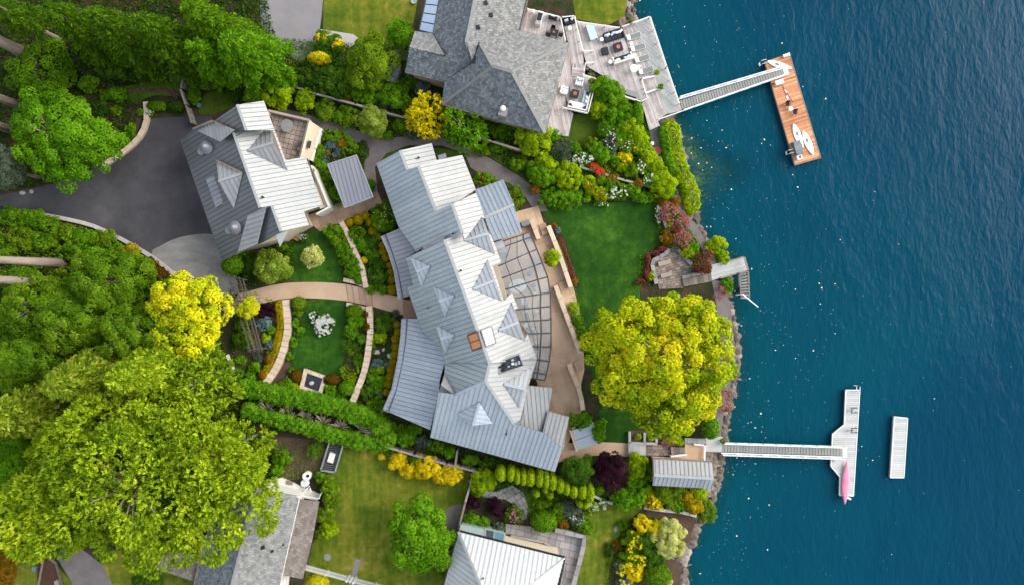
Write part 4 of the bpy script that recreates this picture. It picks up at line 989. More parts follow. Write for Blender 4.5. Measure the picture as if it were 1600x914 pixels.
for i in range(N_):
 a, b = i / N_, (i + 1) / N_
 pa = [q[0].lerp(q[3], a + .012), q[1].lerp(q[2], a + .012), q[1].lerp(q[2], b - .012), q[0].lerp(q[3], b - .012)]
 MB().extr([p + Vector((0, 0, .04)) for p in pa], (0, 0, -.05)).build('pane', MT['solar'], fo)
walls(nh, [(685, -20), (829, -20), (813, 48), (888, 68), (851, 208), (691, 163), (695, 128), (634, 113), (649, 50), (676, 54)], 4.9, 'stucco_tan', inset=.5)
# little slate roofed garden shed among the trees
gs = thing('garden_shed', 'tiny grey shingled garden shed beside the olive green tree', 'shed', P(615, 114))
shingles(gs, [(610, 98.4), (626.9, 101.8), (618.5, 130), (603.5, 126.8)], plane3((610, 98.4, 2.6), (603.5, 126.8, 2.6), (626, 102, 2.2)), 'shingle_shaded', row=.3, length=.3)
walls(gs, [(610, 98.4), (626.9, 101.8), (618.5, 130), (603.5, 126.8)], 2.2, 'old_wood', inset=.15)
# ------------------------------------------------------------------ neighbours at the bottom
sh2 = thing('white_roofed_house', 'white metal hip roofed house at the bottom edge beside the flagstone terrace', 'house', P(790, 900))
S1 = plane3((716, 829.5, 4.6), (882.5, 871, 4.6), (750, 912, 8.6))
roof(sh2, [(716, 829.5), (882.5, 871), (828, 914), (815, 960), (758, 960), (750, 912)], S1, 'roof_pale', width=.58)
S2 = plane3((716, 829.5, 4.6), (692.6, 914, 4.6), (750, 912, 8.6))
roof(sh2, [(716, 829.5), (750, 912), (758, 960), (680, 960)], S2, 'roof_pale', width=.58)
S3 = plane3((882.5, 871, 4.6), (871.5, 914, 4.6), (828, 914, 7.6))
roof(sh2, [(882.5, 871), (828, 914), (815, 960), (860, 960)], S3, 'roof_pale', width=.58)
ridge(sh2, [P(716, 829.5, 4.65), P(750, 912, 8.6), P(758, 960, 9)], mat='roof_lit', w=.3); ridge(sh2, [P(882.5, 871, 4.65), P(828, 914, 7.6)], mat='roof_lit', w=.2)
g2 = MB(); g2.bar(P(716, 829, 4.7), P(882.5, 870.5, 4.7), .2, .2); g2.bar(P(882.8, 871, 4.7), P(860, 960, 4.7), .2, .2); g2.bar(P(715.5, 829.5, 4.7), P(680, 960, 4.7), .2, .2); g2.build('gutter', MT['black'], sh2)
walls(sh2, [(716, 829.5), (882.5, 871), (860, 960), (680, 960)], 4.5, 'stucco', inset=.5)
MB().lathe(on_plane(755, 902, *S1), [(.08, 0), (.08, .4)], 8).build('vent_pipe', MT['black'], sh2)
cons = thing('lean_to_conservatory', 'grey green glazed lean-to against the white hip roofed house', 'conservatory', P(750, 828))
cp = plane3((720, 818.5, 2.3), (788, 833, 2.3), (720, 829, 2.6))
cq = [(720, 818.5), (758, 826.5), (758, 840), (717, 829.5)]
MB().extr([on_plane(x, y, *cp) for x, y in cq], (0, 0, -.12)).build('roof_panel', MT['greenhouse'], cons)
fr = MB(); pp_ = [on_plane(x, y, *cp) for x, y in ((758.5, 825.5), (789, 832.6), (787, 846), (758.5, 840))]
for i in range(4): fr.bar(pp_[i] + Vector((0, 0, .06)), pp_[(i + 1) % 4] + Vector((0, 0, .06)), .16, .2)
fr.bar(pp_[0].lerp(pp_[1], .45) + Vector((0, 0, .05)), pp_[3].lerp(pp_[2], .45) + Vector((0, 0, .05)), .12, .12)
fo = fr.build('frame', MT['greenhouse'], cons)
for a, b in ((.04, .43), (.47, .96)):
 MB().extr([pp_[0].lerp(pp_[1], a), pp_[0].lerp(pp_[1], b), pp_[3].lerp(pp_[2], b), pp_[3].lerp(pp_[2], a)], (0, 0, -.06)).build('pane', MT['dark_glass' if a < .2 else 'teal'], cons)
walls(cons, [(720, 818.5), (789, 832.6), (787, 846), (717, 829.5)], 2.2, 'greenhouse', inset=.15)
wr = thing('window_well', 'long tan floored sunken window well under the white roof eave', 'window well', P(830, 850))
MB().prism(PP([(800, 838), (850, 848), (870, 862), (866, 868), (800, 850)], .12), -.2, .12).build('floor', MT['sandstone'], wr)
e = MB()
for a, b in (((798, 837), (850, 847)), ((850, 847), (872, 864))): e.bar(P(*a, .5), P(*b, .5), .25, .6)
e.build('kerb', MT['flagstone'], wr)
for k, (x, y, r) in enumerate(((794, 836, 3.2), (805, 845, 3))):
 pot = thing('black_pot', ('black round pot nearest the glazed lean-to', 'black round pot beside the sunken window well')[k], 'pot', P(x, y))
 MB().lathe(P(x, y), [(.18, 0), (r / 12, .45), (r / 12 + .03, .45), (r / 12 - .03, .42), (.02, .35)], 14).build('pot_body', MT['black'], pot)
sw = thing('grey_shingled_house', 'grey shingle roofed house with a brown porch roof in the bottom left', 'house', P(400, 860))
K1 = plane3((389, 800, 7.4), (362, 914, 7.4), (468, 776, 4.4))
shingles(sw, [(402, 755), (420, 766.5), (468, 775), (437, 914), (428, 960), (350, 960), (362, 914)], K1, 'shingle_lit')
K2 = plane3((389, 800, 7.4), (362, 914, 7.4), (317.5, 856, 4.2))
shingles(sw, [(402, 755), (362, 914), (350, 960), (292, 960), (304, 914), (317.5, 850), (340, 790)], K2, 'shingle_shaded')
K3 = plane3((468, 779.6, 3.9), (441.6, 897.6, 3.9), (499, 783, 3.0))
shingles(sw, [(468, 779.6), (499, 783), (488, 843), (473, 904), (441.6, 897.6)], K3, 'shingle_brown', row=.4, length=.5)
K4 = plane3((317, 858, 3.6), (304, 914, 3.6), (260, 870, 3.0))
shingles(sw, [(262, 860), (316, 866), (304, 908), (240, 886)], K4, 'shingle_brown', row=.45, length=.5)
g3 = MB(); g3.bar(P(468, 776, 4.4), P(430, 945, 4.4), .12, .14); g3.bar(P(403, 765, 4.6), P(468, 776, 4.6), .14, .14); g3.build('gutter', MT['white'], sw)
g4 = MB(); g4.bar(P(317.5, 850, 4.3), P(300, 930, 4.3), .2, .2); g4.build('gutter', MT['copper'], sw)
ridge(sw, [P(402, 755, 7.4), P(362, 914, 7.4), P(350, 960, 7.4)], mat='shingle_lit', w=.3, lift=.08)
for (x, y, s) in ((411, 854, .45), (426, 860, .3), (443, 850, .18)): MB().box(on_plane(x, y, *K1) + Vector((0, 0, .12)), (s, s, .25), rz=.2).build('roof_vent', MT['black'], sw)
walls(sw, [(402, 760), (468, 776), (430, 960), (292, 960), (317, 852)], 4.2, 'offwhite', inset=.4)
pf = MB(); pf.prism(PP([(412, 752), (440, 746), (480, 764), (500, 772), (496, 782), (468, 776), (410, 766)], .3), -.05, .3); po = pf.build('porch_floor', MT['offwhite'], sw)
MB().box(P(443, 767, .34), (1.4, .75, .06), rz=-.15).build('door_mat', MT['white'], po)
MB().box(P(452, 754, .34), (.9, .5, .05), rz=-.15).build('floor_grate', MT['old_wood'], po)
rl = MB()
for a, b in (((470, 773), (483, 760)), ((470, 774), (498, 779)), ((498, 779), (502, 770)), ((484, 762), (486, 768))): rl.bar(P(*a, 1.3), P(*b, 1.3), .12, .14)
for x, y in ((470, 773), (483, 760), (498, 779), (502, 770)): rl.bar(P(x, y, 0), P(x, y, 1.35), .12, .12)
rl.build('porch_railing', MT['white'], sw)
MB().prism(PP([(436, 902), (447, 900), (444, 930), (428, 930)], 1.6), -.1, 1.6).build('white_porch_wall', MT['offwhite'], sw)
# small boathouse by the lower dock
bh = thing('boathouse', 'small ridged metal boathouse roof half sun-toned half shade-toned beside the lower dock', 'boathouse', P(1067, 740))
B1 = plane3((1022, 741.3, 4.2), (1115, 747, 4.2), (1021, 716.4, 3.2)); B2 = plane3((1022, 741.3, 4.2), (1115, 747, 4.2), (1019.4, 758, 3.0))
roof(bh, [(1021, 716.4), (1112.5, 721.4), (1115, 747), (1022, 741.3)], B1, 'roof_lit', width=.52)
roof(bh, [(1022, 741.3), (1115, 747), (1114, 763), (1019.4, 758)], B2, 'roof', width=.52)
ridge(bh, [P(1022, 741.3, 4.2), P(1115, 747, 4.2)], mat='roof_lit', w=.35)
walls(bh, [(1021, 716.4), (1112.5, 721.4), (1114, 763), (1019.4, 758)], 3.0, 'stucco_tan', inset=.35)
gb = MB(); gb.bar(P(1020.5, 716, 3.25), P(1113, 721, 3.25), .14, .18); gb.build('gutter', MT['old_wood'], bh)
# leftovers beyond the limit, one part each
for (rn, mt), mb in LEFT.items():
 mb.build('roof_panel', MT[mt], bpy.data.objects[rn], kind='stuff')
# ------------------------------------------------------------------ glass canopy over the terrace
can = thing('glass_canopy', 'curved glass and dark steel canopy over the tan terrace on the lake side', 'canopy', P(835, 480))
RAD = [((786.8, 376.8), (828, 363), (817.4, 367)), ((786.8, 386), (830.4, 370.6), (818, 375)), ((768.4, 420.4), (838.9, 389.8), (826.6, 394.4)), ((775.3, 438), (847.3, 411.2), (835, 415.5)),
       ((780.6, 455), (855.7, 432.7), (840.4, 437)), ((807.5, 465.6), (860, 457), (845, 459)), ((805, 484), (860.5, 478.6), (844.3, 480)), ((811.5, 502.2), (861, 499.3), (845.2, 500.5)),
       ((824.4, 521.2), (861, 520), (845.8, 520.8)), ((831.5, 540.8), (861, 542.2), (844.4, 542)), ((833, 560.8), (858, 564.4), (843, 562.5)), ((825, 579.4), (853.5, 585), (840, 583)), ((822.2, 588.7), (851, 594.5), (838.5, 592))]
ZC = 3.3
def cp_(p, z): return P(p[0], p[1], z)
zi, zo = ZC + .5, ZC
def mixp(a, b, t): return (a[0] + (b[0] - a[0]) * t, a[1] + (b[1] - a[1]) * t)
for i, (a, b, m) in enumerate(RAD):
 MB().bar(cp_(a, zi + .02), cp_(b, zo + .02), .16, .22).build('beam', MT['beam'], can)
for k, w in ((1, .14), (2, .17)):
 bb = MB()
 for i in range(len(RAD) - 1):
  zz = zo + .025 if k == 1 else zo + .17
  bb.bar(cp_(RAD[i][k], zz), cp_(RAD[i + 1][k], zz), w, .16)
 bb.build('curved_beam', MT['beam'], can)
for fr_ in (.36, .68):
 bb = MB()
 for i in range(len(RAD) - 1):
  if RAD[i][1][0] - RAD[i][0][0] < 34 and fr_ < .5: continue
  a0, a1 = mixp(RAD[i][0], RAD[i][2], fr_), mixp(RAD[i + 1][0], RAD[i + 1][2], fr_); z_ = zi + (zo + .15 - zi) * fr_
  bb.bar(cp_(a0, z_), cp_(a1, z_), .07, .1)
 bb.build('glazing_bar', MT['beam'], can)
for i in range(len(RAD) - 1):
 for t0, t1 in ((0, .36), (.36, .68), (.68, 1), (1, 2)):
  def at(r, t):
   if t <= 1: p = mixp(r[0], r[2], t); z_ = zi + (zo + .15 - zi) * t
   else: p = r[1]; z_ = zo
   return cp_(p, z_ - .03)
  a, b = RAD[i], RAD[i + 1]
  q = [at(a, t0), at(a, t1), at(b, t1), at(b, t0)]; c = sum(q, Vector()) / 4
  q = [c + (p - c) * .985 for p in q]
  MB().extr(q, (0, 0, -.015)).build('pane', MT['glass'], can)
for i in (1, 3, 5, 7, 9, 11):
 p = RAD[i][1]; w = cp_(p, 0); w = Vector((*(cp_(p, zo).xy), 0)); MB().bar(w, w + Vector((0, 0, zo - .15)), .14, .14).build('post', MT['beam'], can)
# ================================================================== decks, docks and what stands on them
def planks(poly, z, width, direction, th=.05, gap=.02, maxlen=None):
 b = MB(); d = Vector((math.cos(direction), math.sin(direction), 0)); e = Vector((-d.y, d.x, 0))
 for i, q, a, c in strips(PP(poly, z), e, width, gap):
  if maxlen:
   for j, r, x0, x1 in strips(q, d, maxlen, .015, phase=random.random() * maxlen): b.extr(r, (0, 0, -th))
  else: b.extr(q, (0, 0, -th))
 return b
def rails(root, pts, z, h, mat='offwhite', post=1.6, w=.12, name='railing'):
 b = MB(); W = [P(x, y, z + h) for x, y in pts]
 for i in range(len(W) - 1):
  a, c = W[i], W[i + 1]; b.bar(a, c, w, .07); b.bar(a - Vector((0, 0, h * .5)), c - Vector((0, 0, h * .5)), .05, .05)
  n = max(1, round((c - a).length / post))
  for k in range(n + 1):
   p = a.lerp(c, k / n); b.bar(Vector((p.x, p.y, z)), Vector((p.x, p.y, z + h + .02)), .1, .1)
 return b.build(name, MT[mat], root)
def deck(label, poly, z, mat, direction, width=.16, z0=None, group=None, maxlen=4.0, skirt='old_wood', base=-.05):
 root = thing('timber_deck', label, 'deck', P(*poly[0], z), group)
 planks(poly, z, width, direction, maxlen=maxlen).build('deck_board', MT[mat], root, kind='stuff')
 f = MB(); f.prism(PP(poly, z - .07), z - .35, z - .07); f.build('deck_frame', MT[skirt], root)
 p = MB(); c = sum((Vector((x, y, 0)) for x, y in poly), Vector()) / len(poly)
 for x, y in poly:
  q = P(x + (c.x - x) * .08, y + (c.y - y) * .08, z); p.bar(Vector((q.x, q.y, base)), Vector((q.x, q.y, z - .3)), .2, .2)
 p.build('post', MT[skirt], root)
 return root
A1 = math.radians(-76)
d1 = deck('upper rosy deck with the grill at the back of the shingled house', [(824, 14), (876, 27), (885, 64), (881, 67), (813, 47)], 1.5, 'deck_pink', math.radians(-100), .17)
rails(d1, [(824, 14), (876, 27), (884, 64)], 1.5, .95)
d2 = deck('narrow rosy deck running along the lake side of the shingled house', [(877, 27), (899, 25), (911, 83), (914, 118), (893, 116), (900, 98), (880, 168), (896, 177), (888, 214), (852, 207), (888, 68)], 1.3, 'deck_pink', math.radians(-80), .17)
rails(d2, [(879, 27), (898, 25), (911, 80)], 1.3, .95)
d3 = deck('small rosy deck with white lounge seating by the corner of the shingled house', [(893, 116), (912, 117), (932, 123.5), (919, 177), (879, 168)], 1.25, 'deck_pink', math.radians(-74), .17)
rails(d3, [(911, 117), (932, 123.5), (919, 177), (879, 168)], 1.25, .9)
d4 = deck('broad rosy lakeside deck with dark sofas and fire table', [(902, 34), (970, 44), (976, 60), (1004, 142), (1013, 152), (1002, 160), (977, 152), (944, 120), (917, 104), (912, 84)], .9, 'deck_pink', math.radians(-71), .17)
rails(d4, [(902, 34), (968, 43.5)], .9, .8)
rails(d4, [(977, 151), (1002, 159), (1013, 153)], .9, .8)
rails(d4, [(912, 79.5), (925, 79.5)], .9, .8); rails(d4, [(915, 98), (928, 98)], .9, .8); rails(d4, [(915, 98), (913, 112)], .9, .8)
d5 = deck('grey lower deck strip with sun loungers along the lake', [(972, 42), (990, 37), (1012, 115), (1024, 118), (1030, 150), (1042, 178), (1028, 190), (1031, 197), (1015, 204), (1003, 162), (1013, 152), (1004, 142), (977, 60)], .5, 'deck_pink', math.radians(-71), .17)
d6 = deck('grey diagonal boarded deck edge along the open water', [(990, 36.5), (1017, 26), (1066, 174), (1042, 178.5), (1030, 150), (1024, 118), (1012, 115)], .48, 'deck_grey', math.radians(-40), .17, base=-3)
rails(d6, [(972, 42), (1016, 26), (1042, 105), (1062, 162)], .5, .85)
rails(d6, [(1029, 187), (1066, 174)], .5, .12)
rails(d5, [(1003, 123), (1024, 119)], .5, .8, w=.2); rails(d5, [(1010, 145), (1028, 139)], .5, .8, w=.2); rails(d5, [(1003, 123), (1011, 153)], .5, .8)
st = thing('deck_stairs', 'short rosy stairs from the narrow deck down to the lounge deck', 'stairs', P(903, 110))
for i in range(5):
 y = 106 + i * 2.8; MB().prism(PP([(894, y), (911, y + 1.8), (910.5, y + 4.2), (893, y + 2.4)], 1.42 - .02 * i), 1.2, 1.42 - .02 * i).build('tread', MT['deck_pink'], st)
st2 = thing('deck_stairs', 'dark wooden stairs beside the ornamental grass at the deck corner', 'stairs', P(930, 112))
for i in range(4): MB().prism(PP([(918 + i * 5, 104 + i * 3.6), (922 + i * 5, 106 + i * 3.6), (919 + i * 5, 110 + i * 3.4), (915 + i * 5, 108 + i * 3.4)], .8 - .17 * i), -.05, .8 - .17 * i).build('tread', MT['old_wood'], st2)
# --- furniture prototypes, all built round the origin and then put in place
def cushions(b, lst):
 for (x, y, z, w, d, h, r) in lst: b.box((x, y, z), (w, d, h), rz=r)
def sofa(name, label, L, D, base, cush, pill, p, rz, cat='sofa', arms=True, group=None, seats=3):
 r = thing(name, label, cat, (0, 0, 0), group)
 b = MB(); b.box((0, 0, .16), (L, D, .2)); b.build('base', MT[base], r, bevel=.02)
 b = MB(); b.box((0, -D / 2 + .11, .48), (L, .22, .6)); b.build('backrest', MT[base], r, bevel=.03)
 if arms:
  for s in (-1, 1): MB().box((s * (L / 2 - .1), .02, .4), (.2, D - .02, .42)).build('armrest', MT[base], r, bevel=.03)
 sw_ = (L - .42) / seats
 for i in range(seats): MB().box((-L / 2 + .21 + sw_ * (i + .5), .08, .36), (sw_ - .03, D - .3, .2)).build('seat_cushion', MT[cush], r, bevel=.04)
 for i, (x, m) in enumerate(pill): MB().box((x, -D / 2 + .36 + .06 * (i % 2), .6), (.5, .28, .4), rz=.5 - .45 * (i % 3), tilt=.2).build('pillow', MT[m], r, bevel=.06)
 return place(r, p, rz)
AS = ang(29, -9)
Z4 = .9
sofa('outdoor_sofa', 'long charcoal outdoor sofa with many pale blue pillows, further up the lakeside deck', 2.6, 1.15, 'fabric_dark', 'fabric_dark', [(-.95, 'fabric_white'), (-.6, 'fabric_white'), (-.15, 'fabric_blue'), (.2, 'fabric_blue'), (.75, 'fabric_white'), (1.0, 'fabric_blue')], P(958.5, 57.5, Z4), AS + math.pi, 'sofa')
sofa('outdoor_sofa', 'charcoal outdoor sofa with white pillows and a pale frame, lower on the lakeside deck', 2.6, .95, 'offwhite', 'fabric_dark', [(-.95, 'fabric_white'), (-.65, 'fabric_white'), (.35, 'fabric_blue'), (.7, 'fabric_white'), (1.0, 'fabric_white')], P(972, 93.5, Z4), AS, 'sofa')
def fire_table(label, p, rz, s=1.05):
 r = thing('fire_table', label, 'fire table')
 MB().box((0, 0, .2), (s, s, .4)).build('table_body', MT['dark_brown'], r, bevel=.05)
 MB().box((0, 0, .43), (s * 1.05, s * 1.05, .06)).build('tabletop', MT['fabric_dark'], r, bevel=.02)
 MB().lathe((0, 0, .45), [(.24, 0), (.26, .05), (.2, .08), (.05, .05)], 14).build('fire_bowl', MT['ember'], r)
 return place(r, p, rz)
fire_table('dark square fire table between the two charcoal sofas', P(965, 75.5, Z4), AS)
fire_table('dark square fire table between the white armchairs and corner sofa', P(898, 148, 1.25), ang(30, 8), .95)
ot = thing('ottoman', 'dark square ottoman beside the fire table between the charcoal sofas', 'ottoman')
MB().box((0, 0, .2), (.85, .95, .4)).build('seat_cushion', MT['fabric_dark'], ot, bevel=.05)
for x in (-.36, .36):
 for y in (-.4, .4): MB().box((x, y, .02), (.06, .06, .06)).build('leg', MT['black'], ot)
place(ot, P(945, 81.5, Z4), ang(29, 9) + .5)
def round_table(label, p, r_, mat='white', group=None, h=.5):
 t = thing('side_table', label, 'side table', (0, 0, 0), group)
 MB().lathe((0, 0, h), [(r_ - .03, -.04), (r_, 0), (r_, .03), (.02, .04)], 20).build('tabletop', MT[mat], t)
 MB().lathe((0, 0, 0), [(r_ * .6, 0), (.06, .05), (.06, h - .04)], 10).build('pedestal', MT[mat], t)
 return place(t, p)
round_table('small round white table at the left end of the upper charcoal sofa', P(939.5, 64, Z4), .26)
round_table('small round white table at the left end of the lower charcoal sofa', P(953, 99, Z4), .27)
round_table('small round white table at the right end of the lower charcoal sofa', P(990.5, 88.5, Z4), .22)
round_table('small round white table between the two upper sun loungers', P(985.5, 70.5, .5), .24)
round_table('tiny round white table between the two lower sun loungers', P(997.5, 106, .5), .2)
round_table('large round white table with no chairs on the lakeside deck', P(989.5, 110, Z4), .5, h=.7)
round_table('small round white stool beside the blue pillowed bench on the narrow deck', P(890, 46.5, 1.3), .27)
round_table('small round white table by the wall of the grill deck', P(833.5, 20, 1.5), .22)
def lounger():
 r = thing('sun_lounger', 'first', 'sun lounger')
 f = MB()
 for y in (-.33, .33): f.bar((-.95, y, .3), (.95, y, .3), .06, .07)
 f.bar((.95, -.36, .3), (.95, .36, .3), .06, .07); f.bar((-.95, -.36, .3), (-.95, .36, .3), .06, .07)
 f.build('frame', MT['offwhite'], r)
 for x in (-.8, .8):
  for y in (-.33, .33): MB().box((x, y, .13), (.06, .06, .26)).build('leg', MT['offwhite'], r)
 MB().box((.22, 0, .32), (1.4, .62, .06)).build('seat', MT['fabric_grey'], r)
 MB().extr([Vector((-.46, -.31, .36)), Vector((-.46, .31, .36)), Vector((-.98, .31, .72)), Vector((-.98, -.31, .72))], (.02, 0, -.06)).build('backrest', MT['fabric_white'], r)
 return r
lg = lounger()
for k, (x, y, lb) in enumerate(((989.5, 58.5, 'grey mesh sun lounger furthest up the row on the lower deck'), (996, 76, 'grey mesh sun lounger second from the top, beside the round white table'),
        (1002.5, 93, 'grey mesh sun lounger level with the lower charcoal sofa'), (1008.5, 111.5, 'grey mesh sun lounger nearest the white planter rails'))):
 o = lg if k == 0 else copy_tree(lg); o['label'] = lb; o['group'] = 'sun loungers on the lower deck'
 place(o, P(x, y, .5), ang(30, -9))
# white lounge set
def armchair(name, label, p, rz):
 r = thing(name, label, 'armchair')
 MB().box((0, 0, .2), (.95, .95, .28)).build('base', MT['white'], r, bevel=.03)
 MB().box((0, -.38, .5), (.95, .2, .5)).build('backrest', MT['white'], r, bevel=.04)
 for s in (-1, 1): MB().box((s * .4, .08, .45), (.16, .8, .3)).build('armrest', MT['white'], r, bevel=.04)
 MB().box((0, .08, .4), (.62, .7, .16)).build('seat_cushion', MT['fabric_white'], r, bevel=.05)
 MB().box((.02, -.2, .58), (.45, .2, .32), rz=.2).build('pillow', MT['fabric_blue'], r, bevel=.06)
 return place(r, p, rz)
armchair('outdoor_armchair', 'white outdoor armchair at the deck stairs above the fire table', P(905, 130, 1.25), ang(30, 8) + math.pi)
armchair('outdoor_armchair', 'white outdoor armchair next to the shingle roof eave', P(881, 143, 1.25), ang(30, 8) - math.pi / 2)
cs = thing('corner_sofa', 'white L shaped outdoor corner sofa with black and white pillows', 'sofa')
MB().box((0, 0, .2), (2.5, .9, .28)).build('base', MT['white'], cs, bevel=.03)
MB().box((.82, 1.25, .2), (.86, 1.6, .28)).build('base', MT['white'], cs, bevel=.03)
MB().box((0, -.4, .5), (2.5, .18, .5)).build('backrest', MT['white'], cs, bevel=.03)
MB().box((1.2, .78, .5), (.18, 2.5, .5)).build('backrest', MT['white'], cs, bevel=.03)
for x in (-.75, .1): MB().box((x, .08, .4), (.8, .7, .16)).build('seat_cushion', MT['fabric_white'], cs, bevel=.04)
for y in (.1, .95, 1.65): MB().box((.76, y, .4), (.66, .7, .16)).build('seat_cushion', MT['fabric_blue' if y > .5 else 'fabric_white'], cs, bevel=.04)
for x, y, m in ((-.9, -.15, 'fabric_dark'), (-.6, -.1, 'fabric_white'), (.9, -.1, 'fabric_dark'), (.95, .7, 'fabric_white'), (.95, 1.2, 'fabric_white'), (.92, 1.75, 'fabric_dark')): MB().box((x, y, .58), (.48, .26, .36), rz=x + y, tilt=.25).build('pillow', MT[m], cs, bevel=.06)
place(cs, P(902, 167, 1.25), ang(30, 7))
def pot(name, label, p, r_, h, mat='white', plant=None, group=None, hgt=.6):
 t = thing(name, label, 'pot', (0, 0, 0), group)
 MB().lathe((0, 0, 0), [(r_ * .7, 0), (r_, h), (r_ * .86, h), (r_ * .84, h - .08), (.02, h - .1)], 18).build('pot_body', MT[mat], t)
 if plant:
  rng = np.random.default_rng(int(p.x * 10) % 97 + 5); n = 260
  d = unit(rdir(rng, n) + [0, 0, .9]); q = d * rng.uniform(.25, 1, (n, 1)) * r_ * 1.5 + [0, 0, h + .12]
  o = leaf_mesh('leaves', q, rdir(rng, n) + [0, 0, .5], .26, .09, rng.uniform(0, 1, n), LM[plant], t, along=d, rng=rng)
 return place(t, p)
pot('potted_plant', 'white pot with a lime plant at the corner of the lounge deck', P(924, 130.5, 1.25), .36, .5, 'white', 'olive')
pot('potted_plant', 'white potted lime plant on the upper white rail of the lower deck', P(1024, 117, .5), .28, .6, 'white', 'lime')
pot('potted_plant', 'white potted lime plant on the lower white rail of the lower deck', P(1029.5, 139.5, .5), .33, .6, 'white', 'green')
pot('potted_plant', 'small dark pot with green plant at the top deck corner by the rocks', P(984, 38, .5), .26, .5, 'black', 'olive')
# bench with blue pillows, grill, bench, dark table set, foosball-like table
sofa('outdoor_bench', 'dark bench with pale pillows at the top end of the narrow deck', 1.55, .9, 'fabric_dark', 'fabric_dark', [(-.45, 'fabric_white'), (.35, 'fabric_blue')], P(888.5, 34.5, 1.3), ang(30, -8) + math.pi, 'bench', arms=False, seats=2)
g = thing('gas_grill', 'white gas grill with dark hood on the upper rosy deck', 'grill')
MB().box((0, 0, .4), (1.75, .7, .8)).build('cabinet', MT['white'], g, bevel=.04); MB().box((-.1, 0, .92), (.9, .62, .26)).build('hood', MT['fabric_dark'], g, bevel=.08)
MB().box((.66, 0, .83), (.42, .66, .05)).build('side_shelf', MT['steel'], g); MB().bar((-.5, -.33, 1.0), (.3, -.33, 1.0), .05, .05).build('handle', MT['steel'], g)
place(g, P(842.5, 32, 1.5), ang(-3, 12))
sofa('outdoor_bench', 'short black bench with pale cushion against the shrub on the grill deck', 1.1, .65, 'black', 'fabric_white', [], P(864, 28.5, 1.5), ang(30, 8), 'bench', seats=1)
tb = thing('bistro_table', 'dark square table with rusty bowl on the upper deck', 'table'); MB().box((0, 0, .7), (1.0, .85, .06)).build('tabletop', MT['fabric_dark'], tb)
for x in (-.4, .4):
 for y in (-.33, .33): MB().box((x, y, .34), (.06, .06, .68)).build('leg', MT['black'], tb)
MB().lathe((-.05, .05, .73), [(.14, 0), (.16, .06), (.03, .02)], 12).build('bowl', MT['ember'], tb); place(tb, P(865.5, 54.5, 1.5), ang(30, 8))
def chair(name, label, p, rz, mat='black', group=None, seat=None):
 r = thing(name, label, 'chair', (0, 0, 0), group)
 MB().box((0, 0, .44), (.5, .5, .06)).build('seat', MT[seat or mat], r, bevel=.015)
 MB().extr([Vector((-.25, -.24, .48)), Vector((.25, -.24, .48)), Vector((.25, -.36, .92)), Vector((-.25, -.36, .92))], (0, .04, 0)).build('backrest', MT[seat or mat], r)
 for x in (-.22, .22):
  for y in (-.22, .22): MB().box((x, y, .21), (.04, .04, .42)).build('leg', MT[mat], r)
 for x in (-.27, .27): MB().bar((x, -.25, .66), (x, .22, .66), .05, .04).build('armrest', MT[mat], r)
 return place(r, p, rz)
GC = 'dark chairs round the square table on the grill deck'
chair('deck_chair', 'dark chair above the dark square table on the grill deck', P(863.5, 48, 1.5), ang(30, 8) + math.pi, group=GC)
chair('deck_chair', 'dark chair right of the dark square table on the grill deck', P(875, 57, 1.5), ang(30, 8) + math.pi / 2, group=GC)
chair('deck_chair', 'dark chair left of the dark square table against the eave', P(857, 57, 1.5), ang(30, 8) - math.pi / 2, group=GC)
dt = thing('dining_table', 'pale glass topped long dining table on the lakeside deck', 'table'); MB().box((0, 0, .72), (2.0, 1.0, .06)).build('tabletop', MT['fabric_blue'], dt, bevel=.02)
for x in (-.9, .9):
 for y in (-.42, .42): MB().box((x, y, .35), (.08, .08, .7)).build('leg', MT['black'], dt)
MB().box((0, 0, .12), (1.8, .7, .05)).build('shelf', MT['white'], dt); place(dt, P(923.5, 53, Z4), ang(6.5, 20))
db = thing('storage_bench', 'long dark grey storage bench at the lower rail of the lakeside deck', 'bench'); MB().box((0, 0, .22), (1.55, .62, .44)).build('box', MT['fabric_dark'], db, bevel=.02)
MB().box((0, 0, .47), (1.6, .66, .05)).build('lid', MT['fabric_grey'], db, bevel=.015); place(db, P(986, 148, Z4), ang(18, 6))
# lanterns and fire bowl on the dark path
for k, (x, y) in enumerate(((1018.3, 225), (1031.5, 252))):
 t = thing('round_lamp', ('round white lamp on the dark path nearer the deck steps', 'round white lamp on the dark path further from the deck')[k], 'lamp', P(x, y))
 MB().lathe(P(x, y), [(.12, 0), (.05, .05), (.05, .5)], 10).build('stem', MT['black'], t)
 MB().lathe(P(x, y, .5), [(.05, 0), (.26, .12), (.27, .2), (.15, .33), (.02, .36)], 18).build('lamp_shade', MT['white'], t)
t = thing('fire_bowl', 'rusty round fire bowl on the dark path between two white lamps', 'fire bowl', P(1026.5, 236.5))
MB().lathe(P(1026.5, 236.5), [(.3, 0), (.52, .3), (.55, .3), (.48, .27), (.05, .12)], 22).build('bowl', MT['ember'], t)
MB().lathe(P(1026.5, 236.5), [(.3, 0), (.3, .05)], 12).build('stand', MT['black'], t)
